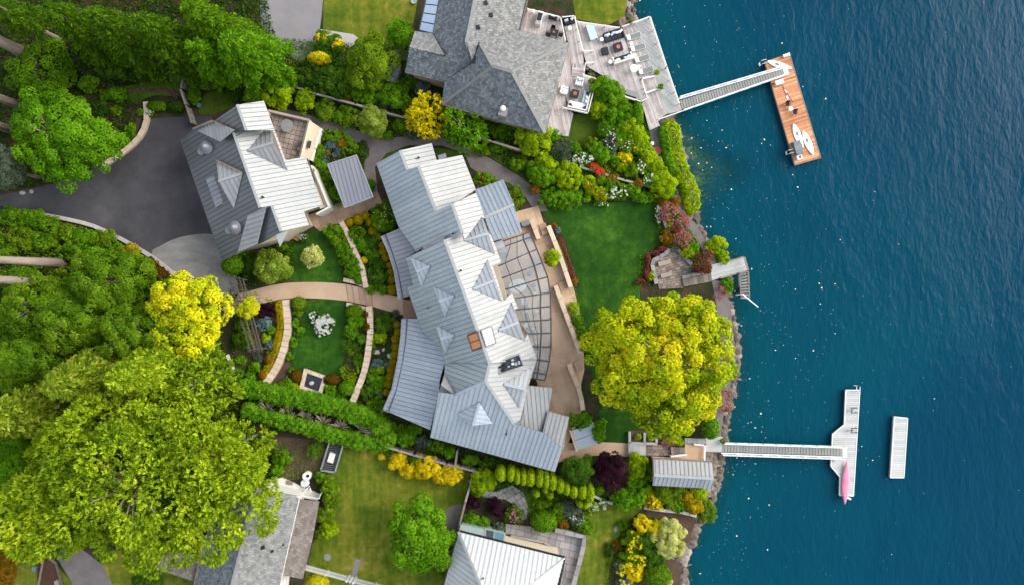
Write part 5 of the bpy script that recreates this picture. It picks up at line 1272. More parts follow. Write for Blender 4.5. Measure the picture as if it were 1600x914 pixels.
# ------------------------------------------------------------------ the cedar dock at the top right and its gangway
def gangway(label, a0, a1, b0, b1, za, zb, nt=9):
 """walkway with white side rails; a0/a1 the two shore corners, b0/b1 the two dock corners"""
 r = thing('gangway', label, 'gangway', P(*a0, za))
 A0, A1, B0, B1 = P(*a0, za), P(*a1, za), P(*b0, zb), P(*b1, zb)
 w = MB(); n = 40
 for i in range(n):
  t0, t1 = i / n + .002, (i + 1) / n - .002
  w.extr([A0.lerp(B0, t0).lerp(A1.lerp(B1, t0), .17), A0.lerp(B0, t0).lerp(A1.lerp(B1, t0), .83), A0.lerp(B0, t1).lerp(A1.lerp(B1, t1), .83), A0.lerp(B0, t1).lerp(A1.lerp(B1, t1), .17)], (0, 0, -.05))
 w.build('walkway_board', MT['dock_grate'], r, kind='stuff')
 for P0, P1, Q0, Q1 in ((A0, A1, B0, B1), (A1, A0, B1, B0)):
  s = MB(); off = (P1 - P0).normalized() * .14
  s.bar(P0 + off * .5, Q0 + off * .5, .16, .2); s.build('side_beam', MT['white'], r)
  h = MB(); up = Vector((0, 0, .95)); h.bar(P0 + up, Q0 + up, .09, .06); h.bar(P0 + up * .5, Q0 + up * .5, .05, .05)
  for k in range(nt + 1):
   p = P0.lerp(Q0, k / nt); h.bar(p, p + up, .07, .07)
   h.bar(p + up * .02, P0.lerp(Q0, min(1, (k + 1) / nt)) + up * .96, .035, .035) if k < nt else None
  h.build('handrail', MT['white'], r)
 ds = .45
 dvec = (B0 - A0).normalized()
 MB().extr([B0 + dvec * .02, B1 + dvec * .02, B1 + dvec * .75 - Vector((0, 0, .12)), B0 + dvec * .75 - Vector((0, 0, .12))], (0, 0, -.04)).build('landing_flap', MT['dock_white'], r)
 return r
def float_dock(name, label, poly, z, mat, direction, width, side='old_wood', pl='plank', pileset=(), trim=None):
 r = thing(name, label, 'dock', P(*poly[0], z))
 d = Vector((math.cos(direction), math.sin(direction), 0)); e = Vector((-d.y, d.x, 0))
 for i, q, a, c in strips(PP(poly, z), e, width, .025):
  MB().extr([p + Vector((0, 0, random.random() * .008)) for p in q], (0, 0, -.06)).build(pl, MT[mat], r)
 MB().prism(PP(poly, z - .062), WZ - .35, z - .062).build('float_hull', MT[side], r)
 t = MB(); q = PP(poly, z + .03)
 for i in range(len(q)): t.bar(q[i], q[(i + 1) % len(q)], .1, .2)
 t.build('edge_trim', MT[trim or mat], r)
 return r
ZD = -1.2
cd = float_dock('cedar_dock', 'orange cedar floating dock with white paddleboards at the end of the upper gangway', [(1195, 97.5), (1233.6, 84), (1282.8, 247), (1242, 258.8)], ZD, 'deck_orange', ang(39, -13), .235, side='dark_brown', trim='old_wood')
gangway('white railed gangway from the upper deck to the orange cedar dock', (1061, 154), (1066, 174.5), (1222, 106.5), (1226, 119), -.1, -.75)
def loop(label, p, rz, mat='steel', h=.7):
 r = thing('boarding_ladder', label, 'ladder')
 b = MB(); pts = [(-.45, .0, .0), (-.45, 0, h), (.05, .0, h + .05), (.3, 0, h * .6)]
 for y in (-.22, .22): MB().tube([(q[0], y, q[1 + 1]) for q in pts], .035, 6).build('rail', MT[mat], r)
 for k in range(3): MB().bar((-.45, -.22, -.1 - .28 * k), (-.45, .22, -.1 - .28 * k), .07, .04).build('rung', MT[mat], r)
 return place(r, p, rz)
loop('white tube boarding ladder at the lower left corner of the cedar dock', P(1235, 238, ZD), ang(30, -8), 'white')
loop('white loop ladder at the top left corner of the cedar dock', P(1193, 99, ZD), ang(30, -8), 'white')
def board(name, label, p, rz, L, W, mat='board_white', z=.08, cat='paddleboard', fin=True):
 r = thing(name, label, cat)
 n = 22; vs = []; fs = []; N = 16
 for i in range(n + 1):
  t = i / n; x = (t - .5) * L; w = W / 2 * (math.sin(math.pi * min(1, t * 1.0)) ** .62 if 0 < t < 1 else .001) * (1 - .12 * (t - .5))
  for k in range(N):
   a = 2 * math.pi * k / N; vs.append((x, w * math.cos(a), .075 * math.sin(a) * min(1, w / W * 4 + .05) + .12 * (2 * t - 1) ** 4))
 for i in range(n):
  for k in range(N): fs.append((i * N + k, i * N + (k + 1) % N, (i + 1) * N + (k + 1) % N, (i + 1) * N + k))
 fs += [tuple(range(N - 1, -1, -1)), tuple(range(n * N, (n + 1) * N))]
 MB().add(vs, fs).build('hull', MT[mat], r, smooth=True)
 MB().box((-.1 * L, 0, .078), (.5, W * .32, .012)).build('deck_pad', MT['fabric_grey' if fin else 'fabric_white'], r)
 MB().bar((-.3 * L, 0, .083), (.32 * L, 0, .083), .015, .01).build('centre_stripe', MT['grey_cover'], r)
 return place(r, p + Vector((0, 0, z)), rz)
board('paddleboard', 'white paddleboard partly under the grey covered box on the cedar dock', P(1246.2, 213.5, ZD), ang(15, 40), 3.5, .98)
board('paddleboard', 'white paddleboard lying nearest the outer edge of the cedar dock', P(1262, 224, ZD), ang(17, 39), 3.5, .98)
board('paddleboard', 'white paddleboard lying across the head of the gangway', P(1217.5, 102.5, ZD), ang(40, 12), 3.45, .85)
cb = thing('covered_box', 'grey vinyl covered box at the lower end of the cedar dock', 'dock box'); MB().box((0, 0, .45), (1.0, 1.75, .9)).build('box', MT['grey_cover'], cb, bevel=.08); MB().box((0, .05, .92), (1.06, .7, .06)).build('lid', MT['fabric_grey'], cb, bevel=.03)
place(cb, P(1243.5, 233, ZD), ang(17, -5))
wbx = thing('cooler', 'small white cooler with a coloured label on the cedar dock end', 'cooler'); MB().box((0, 0, .2), (.72, .62, .4)).build('box', MT['white'], wbx, bevel=.04); MB().box((.1, .02, .405), (.3, .3, .012)).build('label', MT['fabric_dark'], wbx); MB().box((.18, .0, .414), (.13, .2, .012)).build('label', MT['greenhouse'], wbx)
place(wbx, P(1247.5, 247, ZD), ang(17, -5))
wb2 = thing('dock_box', 'white storage box beside the gangway end on the cedar dock', 'dock box'); MB().box((0, 0, .25), (1.05, .55, .5)).build('box', MT['offwhite'], wb2, bevel=.03); MB().box((0, 0, .52), (1.1, .6, .05)).build('lid', MT['white'], wb2, bevel=.02)
place(wb2, P(1215.8, 130.5, ZD), ang(17, -5))
DC = 'dark folding chairs on the cedar dock'
chair('dock_chair', 'dark folding chair on the cedar dock nearer the gangway', P(1228.5, 164.5, ZD), ang(5, -10) + 2.1, 'black', DC, 'fabric_dark')
chair('dock_chair', 'dark folding chair on the cedar dock nearer the paddleboards', P(1240, 177.5, ZD), ang(5, -10) + 2.1, 'black', DC, 'fabric_dark')
round_table('white round side table between the two dark dock chairs', P(1233.8, 171.5, ZD), .3, h=.4)
def paddle(name, label, a, b, mat='black'):
 r = thing(name, label, 'paddle', (0, 0, 0)); L = (Vector(b) - Vector(a)).length
 MB().tube([(0, 0, .05), (L, 0, .05)], .025, 6).build('shaft', MT[mat], r)
 MB().lathe((L * .97, 0, .05), [(.02, -.01), (.2, 0), (.02, .012)], 14, sx=1.4, sy=.7).build('blade', MT['white'], r)
 return place(r, Vector(a), math.atan2(b[1] - a[1], b[0] - a[0]))
paddle('canoe_paddle', 'dark paddle with white blade lying on the cedar dock', P(1222.5, 134, ZD), P(1230, 153, ZD))
paddle('canoe_paddle', 'thin dark pole paddle lying beside the white blade', P(1239, 160, ZD), P(1227, 143, ZD), 'old_wood')
cl = thing('dock_bench', 'white slatted step at the top corner of the cedar dock', 'step')
for k in range(4): MB().box((-.36 + .24 * k, 0, .15), (.18, .4, .3)).build('slat', MT['offwhite'], cl)
place(cl, P(1228, 87.5, ZD), ang(39, -13))
# ------------------------------------------------------------------ lower dock, its gangway, swim float, kayak
float_dock('white_dock', 'pale grey white floating dock shaped like an arrow with the pink kayak', [(1321.8, 609), (1343.7, 609.3), (1333.7, 774.5), (1312, 773.8), (1312.8, 745), (1298.5, 728), (1301, 678), (1319.5, 663)], ZD, 'dock_white', 0.0, .27, side='dark_brown', trim='white')
float_dock('swim_float', 'long pale swimming float drifting alone off the lower dock', [(1397.6, 650.8), (1418.5, 653), (1412.6, 746), (1391.6, 746)], ZD, 'dock_white', 0.0, .3, side='old_wood', trim='white')
gangway('white railed gangway from the shore landing to the arrow shaped dock', (1128.3, 691), (1127, 708.5), (1316, 697), (1316, 714.7), -.1, -.75)
kd = thing('pink_kayak', 'long pink sea kayak lying on the edge of the arrow shaped dock', 'kayak')
n = 30; N = 16; vs = []; fs = []; L = 5.9
for i in range(n + 1):
 t = i / n; w = .5 * (math.sin(math.pi * t) ** .85 if 0 < t < 1 else .002) * (1 + .25 * (t - .5)); h = .2 + .14 * abs(2 * t - 1) ** 3
 for k in range(N):
  a = 2 * math.pi * k / N; z = math.sin(a); vs.append(((t - .5) * L, w * math.cos(a), (.24 + (.16 * min(1, w * 4) * z if z > 0 else .22 * min(1, w * 3) * z) + .12 * abs(2 * t - 1) ** 3)))
for i in range(n):
 for k in range(N): fs.append((i * N + k, i * N + (k + 1) % N, (i + 1) * N + (k + 1) % N, (i + 1) * N + k))
fs += [tuple(range(N - 1, -1, -1)), tuple(range(n * N, (n + 1) * N))]
MB().add(vs, fs).build('hull', MT['pink'], kd, smooth=True)
MB().lathe((-.15, 0, .38), [(.36, -.02), (.36, .03), (.3, .04), (.05, .045)], 20, sx=1.25, sy=.8).build('cockpit_cover', MT['pink'], kd)
for x in (-1.6, 1.5): MB().lathe((x, 0, .33), [(.17, 0), (.17, .03), (.02, .035)], 14).build('hatch', MT['pink'], kd)
for x in (-2.25, 2.1): MB().bar((x, -.22, .35), (x, .22, .35), .03, .02).build('deck_line', MT['black'], kd)
place(kd, P(1319.8, 752, ZD), ang(-3, 68))
def rack(label, p):
 r = thing('kayak_rack', label, 'kayak rack')
 for y in (-.3, .3): MB().tube([(-.5, y, 0), (-.5, y, .5), (.3, y, .5), (.3, y, .3)], .045, 6).build('arm', MT['black'], r)
 MB().tube([(.0, 0, .5), (.9, .05, .45)], .04, 6).build('brace', MT['black'], r); MB().bar((.25, -.34, .52), (.25, .34, .52), .07, .06).build('crossbar', MT['black'], r)
 return place(r, p, math.pi)
rack('black forked kayak rack nearest the top end of the arrow shaped dock', P(1331, 640, ZD)); rack('black forked kayak rack above the widening of the arrow shaped dock', P(1331, 671, ZD))
loop('steel ladder at the top end of the arrow shaped dock', P(1338, 608, ZD), ang(0, -10) + math.pi, 'steel', .5)
fm = thing('mooring_fender', 'pale pink rolled fender at the tip of the arrow shaped dock', 'fender', P(1325, 777, ZD)); MB().tube([P(1321, 776, ZD + .12), P(1328, 779, ZD + .12)], [.14, .14], 10).build('fender_body', MT['fabric_white'], fm); MB().lathe(P(1328, 779, ZD + .05), [(.12, 0), (.16, .08), (.05, .2)], 10).build('end_cap', MT['rock_pale'], fm)
dp = thing('dock_cleat_box', 'small grey box beside the gangway foot on the arrow shaped dock', 'dock box', P(1306, 717, ZD)); MB().box(P(1306, 717, ZD + .15), (.5, .35, .3)).build('box', MT['concrete'], dp, bevel=.03); MB().box(P(1306, 717, ZD + .31), (.54, .38, .04)).build('lid', MT['steel'], dp)
# ------------------------------------------------------------------ small lakeside jetty, stairs into the water and white pole
jt = thing('lakeside_jetty', 'short pale decked jetty with wooden rails beside the lime shrubs', 'jetty', P(1112, 420))
JP = [(1110, 415), (1163.4, 400.8), (1169, 424), (1112, 438.6)]
planks(JP, .1, .16, ang(53, -14), maxlen=9).build('deck_board', MT['dock_white'], jt, kind='stuff'); MB().prism(PP(JP, .03), -.25, .03).build('deck_frame', MT['old_wood'], jt)
pb_ = MB()
for x, y in ((1114, 417), (1160, 404), (1166, 422), (1116, 435), (1140, 410), (1142, 429)): p = P(x, y, 0); pb_.bar((p.x, p.y, -3), (p.x, p.y, -.2), .25, .25)
pb_.build('pile', MT['old_wood'], jt)
rails(jt, [(1140, 407.5), (1163.4, 401), (1170, 424), (1156, 427.5)], .1, .9, 'old_wood', w=.16); rails(jt, [(1126, 435), (1146, 430)], .1, .4, 'old_wood')
ws = thing('water_stairs', 'weathered wooden stairs leading from the jetty down into the water', 'stairs', P(1162, 428))
for s in (0, 1):
 a = (1155.5, 429) if s == 0 else (1169.5, 425); b = (1159, 476) if s == 0 else (1171.5, 478)
 MB().bar(P(*a, .1), P(*b, -2.4), .18, .3).build('stringer', MT['old_wood'], ws); rails(ws, [a, (a[0] + 1.2, a[1] + 20)], -.4, .9, 'old_wood')
for k in range(10):
 t = (k + .4) / 11; z = .05 - 2.4 * t
 MB().bar(P(1155.5 + 3.5 * t, 429 + 47 * t, z), P(1169.5 + 2 * t, 425 + 53 * t, z), .26, .06).build('tread', MT['dock_grate'], ws)
mp_ = thing('white_mooring_pole', 'long white pole reaching from the stairs out over the water', 'pole', P(1156, 459, -1)); MB().tube([P(1150, 461, -1.0), P(1160, 459.5, -.4), P(1184.5, 479.5, -1.3)], [.09, .1, .07], 8).build('pole', MT['white'], mp_); MB().bar(P(1149, 460, -1.0), P(1157, 459, -.6), .25, .2).build('bracket', MT['old_wood'], mp_)
ld = thing('shore_landing', 'pale decked landing at the shore end of the lower gangway', 'landing', P(1115, 693)); planks([(1102.5, 681.5), (1129, 681.5), (1127.5, 706), (1103, 705.5)], .03, .16, 0, maxlen=9).build('deck_board', MT['dock_white'], ld, kind='stuff'); MB().prism(PP([(1102.5, 681.5), (1129, 681.5), (1127.5, 706), (1103, 705.5)], -.04), -1.5, -.04).build('deck_frame', MT['old_wood'], ld)
tl = struct_floor('tan_landing', [(1070, 693), (1101.5, 695), (1101, 720), (1048, 716), (1049, 712), (1070, 712)], .1, .2, 'sandstone')
rails(thing('landing_railing', 'white railing round the tan landing by the boathouse', 'railing', P(1100, 700)), [(1085, 694), (1102, 695.5), (1101, 719)], .1, .5, 'white', w=.18)
rails(thing('landing_railing', 'white handrail beside the dark wooden steps above the boathouse', 'railing', P(1060, 712)), [(1048.5, 713), (1073, 710)], .1, .9, 'white', w=.2)
deck('grey boarded strip above the tan landing under the maple', [(1070, 684), (1102, 685), (1102, 694), (1070, 692)], .06, 'deck_grey', math.pi / 2)
# lily planters with timber edging
lp = thing('timber_planter', 'grey timber framed pair of planters with lime water plants', 'planter', P(1000, 685))
for a, b in (((984, 674), (984, 693)), ((1007.5, 676), (1007.5, 692)), ((1026, 678), (1026, 692)), ((982, 692), (1027, 693))): MB().bar(P(*a, .5), P(*b, .5), .3, .5).build('timber', MT['deck_grey'], lp)
MB().prism(PP([(985, 672), (1026, 676), (1026, 692), (985, 692)], .2), -.05, .2).build('soil', MT['soil'], lp)
# metal lidded box beside the end of the house
mb_ = thing('metal_lidded_tub', 'blue grey two panel lidded tub beside the house corner and round green bush', 'tub', P(914, 682))
TQ = [(893, 672.7), (924.5, 660.6), (936.6, 692), (902.7, 703)]
q = PP(TQ, .95); MB().prism([p * .985 + sum(q, Vector()) / 4 * .015 for p in q], -.05, .85).build('tub_body', MT['stucco_tan'], mb_)
for t0, t1 in ((0, .485), (.515, 1)): MB().prism([q[0].lerp(q[3], t0), q[1].lerp(q[2], t0), q[1].lerp(q[2], t1), q[0].lerp(q[3], t1)], .86, .97).build('lid', MT['lid_blue'], mb_)
e = MB(); e.bar(P(891, 672, 1.15), P(901.5, 705, 1.15), .2, 1.2); e.bar(P(926, 660, 1.15), P(938.5, 692, 1.15), .12, 1.2); e.build('side_panel', MT['sandstone_pale'], mb_)
# ------------------------------------------------------------------ terrace furniture under the canopy
ov = thing('oval_table', 'white oval table under the glass canopy', 'table'); MB().lathe((0, 0, .72), [(1.0, -.05), (1.05, 0), (1.05, .03), (.03, .035)], 28, sx=1.15, sy=.82).build('tabletop', MT['white'], ov); MB().lathe((0, 0, 0), [(.5, 0), (.12, .1), (.12, .7)], 12).build('pedestal', MT['white'], ov)
MB().lathe((0.05, 0, .755), [(.22, 0), (.2, .03), (.02, .035)], 14).build('tray', MT['rock_pale'], ov)
place(ov, P(809, 447, .06), .3)
CG = 'white chairs under the glass canopy'
for k, (x, y, r, lb) in enumerate(((833, 446, .6, 'grey chair under the canopy beside the oval table and upper beam'), (834, 455, 2.2, 'pale chair under the canopy nearest the fifth beam'), (818, 472, .4, 'pale chair close to the house wall at the sixth beam'),
                                   (829, 511, 2.4, 'white tilted chair in the middle of the canopy terrace'), (841, 489, 1.8, 'small pale chair under the outer canopy panes'), (836, 536, .7, 'glass armed chair in the lower canopy bay'))):
 chair('terrace_chair', lb, P(x, y, .06), r, 'offwhite' if k else 'fabric_grey', CG)
for k, (x, y, r, lb) in enumerate(((823, 493, ang(4, 14), 'white chaise beside the house wall under the canopy'), (828, 514, ang(12, 14), 'white chaise lying aslant below the other chaise'), (821, 475, ang(5, 14), 'white chaise under the canopy nearest the oval table'))):
 o = copy_tree(lg); o['label'] = lb; o['group'] = 'white chaises under the canopy'; place(o, P(x, y, .06), r)
um = thing('closed_umbrella_table', 'small round blue grey table under the canopy near the oval table', 'table'); MB().lathe((0, 0, .7), [(.33, -.03), (.35, 0), (.2, .05), (.02, .07)], 20).build('tabletop', MT['teal'], um); MB().lathe((0, 0, 0), [(.2, 0), (.05, .05), (.05, .7)], 10).build('pedestal', MT['teal'], um)
place(um, P(827.5, 428.5, .06))
for k, (x, y) in enumerate(((838, 541), (839, 575))):
 pot('terrace_planter', ('blue leaved plant in a pale pot under the lower canopy panes', 'small grey pot plant in the last canopy bay')[k], P(x, y, .06), .34 - .08 * k, .5, ('concrete', 'offwhite')[k], 'blue')
bb = thing('terrace_bench', 'grey bench against the house wall under the canopy', 'bench'); MB().box((0, 0, .4), (1.5, .5, .1)).build('seat', MT['fabric_grey'], bb)
for x in (-.6, .6): MB().box((x, 0, .18), (.1, .4, .36)).build('leg', MT['beam'], bb)
place(bb, P(778, 437, .06), ang(8, 20))
bq = thing('barbecue', 'dark covered barbecue by the end of the grey roof and terrace wall', 'barbecue'); MB().box((0, 0, .42), (1.2, .65, .84)).build('cabinet', MT['dark_brown'], bq, bevel=.03); MB().box((0, .02, .95), (1.1, .6, .22)).build('hood', MT['grey_cover'], bq, bevel=.08); MB().bar((-.4, -.32, 1.0), (.4, -.32, 1.0), .04, .04).build('handle', MT['steel'], bq)
place(bq, P(820.5, 350.5, .06), ang(15, -5))
pot('glazed_pot', 'blue grey pot with grey plant at the end of the terrace wall by the lawn', P(871, 361), .32, .5, 'lid_blue', 'blue'); pot('glazed_pot', 'terracotta pot with orange plant at the end of the terrace wall', P(866, 354), .3, .45, 'terracotta', 'orange')
# ------------------------------------------------------------------ patio pieces
for k, (x, y, r, lb) in enumerate(((1078.7, 422, .4, 'grey ring shaped pot at the lower corner of the brick patio'), (1052.8, 389.6, .33, 'grey ring shaped pot at the top corner of the brick patio'))):
 pot('round_pot', lb, P(x, y), r, .55, 'flagstone', 'grey')
for k, (a, b) in enumerate((((1029, 413.5), (1048, 408.5)), ((1033, 432), (1050, 427)))):
 r = thing('slab_bench', ('pale slab bench with rosy end on the upper brick patio', 'pale slab bench on the lower brick patio near the maple')[k], 'bench', P(*a))
 MB().bar(P(*a, .45), P(*b, .45), .55, .08).build('seat', MT['brick_grey'], r)
 for p in (a, b): q = P(*p); MB().box(P(p[0] + (2 if p is a else -2), p[1] - .5, .18), (.25, .5, .38), rz=.25).build('leg', MT['rock_pale'], r)
# ------------------------------------------------------------------ fountain basin
fn = thing('fountain', 'square tan stone fountain basin with dark water at the end of the sunken lawn', 'fountain', P(490, 597))
FQ = [(475, 575), (511.6, 588), (502, 619), (467.5, 606.4)]; q = PP(FQ, .55); c = sum(q, Vector()) / 4
inn = [c + (p - c) * .66 for p in q]
for i in range(4):
 j = (i + 1) % 4
 for s in range(3):
  t0, t1 = s / 3 + .008, (s + 1) / 3 - .008
  MB().prism([q[i].lerp(q[j], t0), q[i].lerp(q[j], t1), inn[i].lerp(inn[j], t1), inn[i].lerp(inn[j], t0)], .47, .55).build('cap_stone', MT['sandstone_pale'], fn)
 MB().prism([c + (q[i] - c) * .96, c + (q[j] - c) * .96, c + (inn[j] - c) * 1.04, c + (inn[i] - c) * 1.04], -.05, .468).build('basin_wall', MT['stucco_tan'], fn)
MB().prism([c + (p - c) * .95 for p in inn], -.02, .36).build('basin_water', MT['slate_water'], fn)
sp_ = MB()
for k in range(46):
 a = random.random() * 6.28; r_ = .25 + random.random() * .75; sp_.lathe(c + Vector((math.cos(a) * r_, math.sin(a) * r_, -.2)), [(.05, 0), (.07, .04), (.01, .06)], 6)
sp_.build('basin_pebble', MT['fabric_dark'], fn, kind='stuff')
MB().lathe(c + Vector((-.2, -.1, -.22)), [(.3, 0), (.22, .12), (.12, .3), (.2, .42), (.24, .46), (.06, .5)], 16).build('spout', MT['rock_pale'], fn)
# ------------------------------------------------------------------ trellis arbour
tr = thing('timber_arbour', 'weathered timber arbour of long thin rails over the path by the yellow shrub', 'arbour', P(382, 490))
RL = [((356, 428), (391, 550)), ((365, 431), (398, 549)), ((373, 433), (405, 549)), ((379, 436), (409, 548))]
for a, b in RL: MB().bar(P(*a, 2.6), P(*b, 2.6), .11, .18).build('rail', MT['arbour'], tr)
for k in range(7):
 t = (.02, .1, .18, .27, .5, .75, .97)[k]; a = mixp(*RL[0], t); b = mixp(*RL[3], t); MB().bar(P(a[0] - 3, a[1] + 1.5, 2.7), P(b[0] + 3, b[1] - 1.5, 2.7), .08, .1).build('crossbar', MT['arbour'], tr)
for t in (.02, .35, .66, .98):
 for R_ in (RL[0], RL[3]): w = P(*mixp(*R_, t), 2.6); MB().bar((w.x, w.y, -.05), (w.x, w.y, 2.45), .14, .14).build('post', MT['arbour'], tr)
# bench with orange cushion by the garage, bird bath, and small garden things
ob = sofa('cushioned_swing', 'dark garden swing seat with bright orange cushion beside the garage house', 1.55, .8, 'black', 'orange_cushion', [], P(463, 371.5), ang(8, -16) + math.pi / 2 + 3.14 / 2 * 0, 'bench', seats=2)
MB().box((0, -.32, .86), (1.7, .5, .05)).build('canopy_slat', MT['old_wood'], ob)
tg = thing('planter_trough', 'grey caged planter trough with a white box inside on the lower lawn edge', 'planter', P(519, 712))
TR = [(514.7, 690), (537, 691.5), (523, 738), (500.7, 734.7)]; q = PP(TR, .9)
MB().prism(PP([mixp((519, 713), p, .97) for p in TR], .35), -.05, .35).build('trough_body', MT['fabric_dark'], tg)
for i in range(4):
 b = MB(); b.bar(q[i], q[(i + 1) % 4], .16, .08); b.bar(q[i] - Vector((0, 0, .45)), q[(i + 1) % 4] - Vector((0, 0, .45)), .08, .06); b.build('rail', MT['steel'], tg)
 MB().bar(Vector((q[i].x, q[i].y, 0)), q[i], .12, .12).build('post', MT['steel'], tg)
for k in range(14):
 t = (k + 1) / 15; MB().bar(q[0].lerp(q[3], t) - Vector((0, 0, .3)), q[1].lerp(q[2], t) - Vector((0, 0, .3)), .04, .04).build('cage_bar', MT['fabric_grey'], tg)
for s in (0, 1):
 for k in range(16):
  t = (k + .5) / 16; a = (q[0] if s == 0 else q[1]).lerp(q[3] if s == 0 else q[2], t); MB().bar(a, Vector((a.x, a.y, .1)) + (Vector((.18, 0, 0)) if s == 0 else Vector((-.18, 0, 0))), .05, .05).build('side_bar', MT['steel'], tg)
MB().box(P(518, 714.5, .6), (.75, 1.25, .3), rz=-.3).build('white_box', MT['offwhite'], tg)
for k, (x, y, zc) in enumerate(((482, 741, .95), (478, 753, .55))):
 t = thing('water_tank', ('white round tank with a dark opening at the soil patch', 'white round tank nearest the white porch')[k], 'tank', P(x, y))
 MB().lathe(P(x, y), [(.5, 0), (.54, .1), (.54, zc), (.5, zc + .06), (.3, zc + .1), (.05, zc + .12)], 22).build('tank_body', MT['white'], t)
 MB().lathe(P(x - 1, y + 2, zc + .12) if k == 0 else P(x, y, zc + .12), [(.2, 0), (.2, .05), (.05, .05)], 14).build('tank_lid', MT['black' if k == 0 else 'fabric_white'], t)
mh = thing('manhole_cover', 'round grey green manhole cover in the patchy lawn', 'manhole cover', P(511.5, 870)); MB().lathe(P(511.5, 870, .02), [(.42, 0), (.42, .03), (.38, .04), (.02, .045)], 20).build('cover', MT['fabric_grey'], mh); MB().lathe(P(511.5, 870, .01), [(.47, 0), (.47, .03)], 20).build('ring', MT['concrete'], mh)
for k, (x, y, m, lb) in enumerate(((541.5, 630, 'blue_pot', 'blue glazed pot at the foot of the tan wall by the hedge'), (537, 628, 'slate_water', 'dark grey pot beside the blue glazed pot'), (312.5, 166, 'teal', 'blue green round bird bath in the small lawn behind the fence'),
                                  (742, 4, 'greenhouse', 'round teal table at the top edge between lawn and skylight'))):
 if k == 3: x, y = 647, 4
 t = thing('garden_pot', lb, 'pot', P(x, y)); r_ = (.24, .26, .3, .38)[k]; MB().lathe(P(x, y), [(r_ * .7, 0), (r_, .4), (r_ * .85, .4), (.03, .34)], 18).build('pot_body', MT[m], t)
for k, (x, y, lb) in enumerate(((36, 302, 'white flowering pot lying at the left edge of the driveway'), (50, 300, 'small white stone at the left edge of the driveway'))):
 t = thing('driveway_stone', lb, 'stone', P(x, y)); MB().lathe(P(x, y), [(.3, -.05), (.36, .1), (.2, .25), (.03, .28)], 9, sx=1.2 - .4 * k, sy=.8).build('stone_body', MT['rock_pale'], t)
for k, (x, y, r, lb) in enumerate(((588.5, 550, 5.2, 'largest pale round stone in the bed of yellow balls'), (599.5, 546, 3, 'smallest pale stone next to the largest round stone'), (608.5, 556, 4, 'pale stone tucked between the yellow balls'), (203, 118.5, 6, 'pale long stone in the dark shrubs behind the stone wall'),
                                  (964, 824, 8, 'long grey boulder at the lawn edge beside the spiky plants'), (944, 792, 4, 'flat pale stone at the top corner of the bright lawn'), (449, 482.5, 4, 'pale square stone set on the curved tan wall'))):
 t = thing('garden_stone', lb, 'stone', P(x, y)); z0 = .5 if k == 6 else 0; m = MB().lathe(P(x, y, z0 - .05), [(r / 12 * .9, 0), (r / 12, .12), (r / 12 * .75, .28), (.04, .34)], 9, sx=1.15, sy=.85 if k != 4 else .6, rz=.9 if k == 4 else k).build('stone_body', MT['rock_pale' if k != 4 else 'flagstone'], t)
# ring of dark edging stones in the upper left garden
import itertools
ORD = 'first second third fourth fifth sixth seventh eighth ninth tenth eleventh twelfth thirteenth fourteenth fifteenth sixteenth'.split()
EDG = [(203, 143), (210, 142), (216, 140), (223, 140), (231, 141), (238, 142), (245, 142), (251, 142), (257, 141.5), (263, 143), (268, 146), (273, 150), (276, 154), (272, 144), (277, 148)]
es = None
for k, (x, y) in enumerate(EDG):
 if es is None:
  es = MB().lathe((0, 0, -.05), [(.24, 0), (.27, .1), (.18, .2), (.03, .23)], 8, sx=1.2).build('edging_stone', MT['soil'], None); o = es
 else: o = es.copy(); COL.objects.link(o)
 o.location = P(x, y); o.rotation_euler = (0, 0, k * 1.3); o.scale = (1, 1, 1)
 tag(o, ORD[k] + ' small dark edging stone from the left in the curved row across the shady lawn', 'stone', 'dark edging stones in the shady lawn')
# ------------------------------------------------------------------ fences
def fence(label, pts, h, pitch, mat='fence_wood', slat_w=None, name='timber_fence', group=None, cap=True):
 r = thing(name, label, 'fence', P(*pts[0])); W = [P(x, y, 0) for x, y in pts]
 for i in range(len(W) - 1):
  a, b = W[i], W[i + 1]; L_ = (b - a).length; n = max(1, round(L_ / pitch)); d = (b - a).normalized(); u = Vector((0, 0, h))
  for k in range(n):
   p0, p1 = a.lerp(b, (k + .06) / n), a.lerp(b, (k + .94) / n)
   s = Vector((-d.y, d.x, 0)) * .025
   MB().prism([p0 + s, p1 + s, p1 - s, p0 - s], -.02, h - .1 * random.random()).build('fence_board', MT[mat], r)
  np_ = max(1, round(L_ / 2.4))
  for k in range(np_ + 1): p = a.lerp(b, k / np_); MB().bar(p, p + u * 1.04, .15, .15).build('post', MT[mat], r)
  if cap: MB().bar(a + u * 1.0 + Vector((0, 0, .03)), b + u + Vector((0, 0, .03)), .26, .06).build('cap_rail', MT[mat], r)
 return r
fence('long weathered fence running from the garage to the yellow tree', [(458, 139), (500, 153), (560, 169), (600, 180), (641, 191)], 1.7, .9)
fence('weathered fence running on behind the bright palmate bush to the hillside', [(741, 216), (770, 226), (812, 239)], 1.7, .9)
fence('old grey fence with pale cap beside the driveway corner and garage', [(300, 105), (296, 122), (290.5, 145), (299, 170), (308, 197)], 1.5, .9)
fence('weathered fence behind the yellow rhododendrons below the metal house', [(606, 693), (650, 706), (700, 720), (747, 732)], 1.7, .9)
fence('short cross fence joining the metal house to the long fence', [(716, 700), (713, 722)], 1.6, .8)
fence('grey fence along the flagstone garden edge of the patchy lawn', [(741, 734), (728, 780), (716, 828)], 1.6, .9)
fence('low rail fence half hidden in the flowering hillside', [(905, 263), (935, 272), (975, 284), (1024, 296)], .9, .9)
pf = thing('picket_fence', 'white picket fence across the patchy lawn at the bottom edge', 'fence', P(540, 897)); A, B = P(476, 881, 0), P(626, 921, 0); L_ = (B - A).length; n = 58; dd = (B - A).normalized()
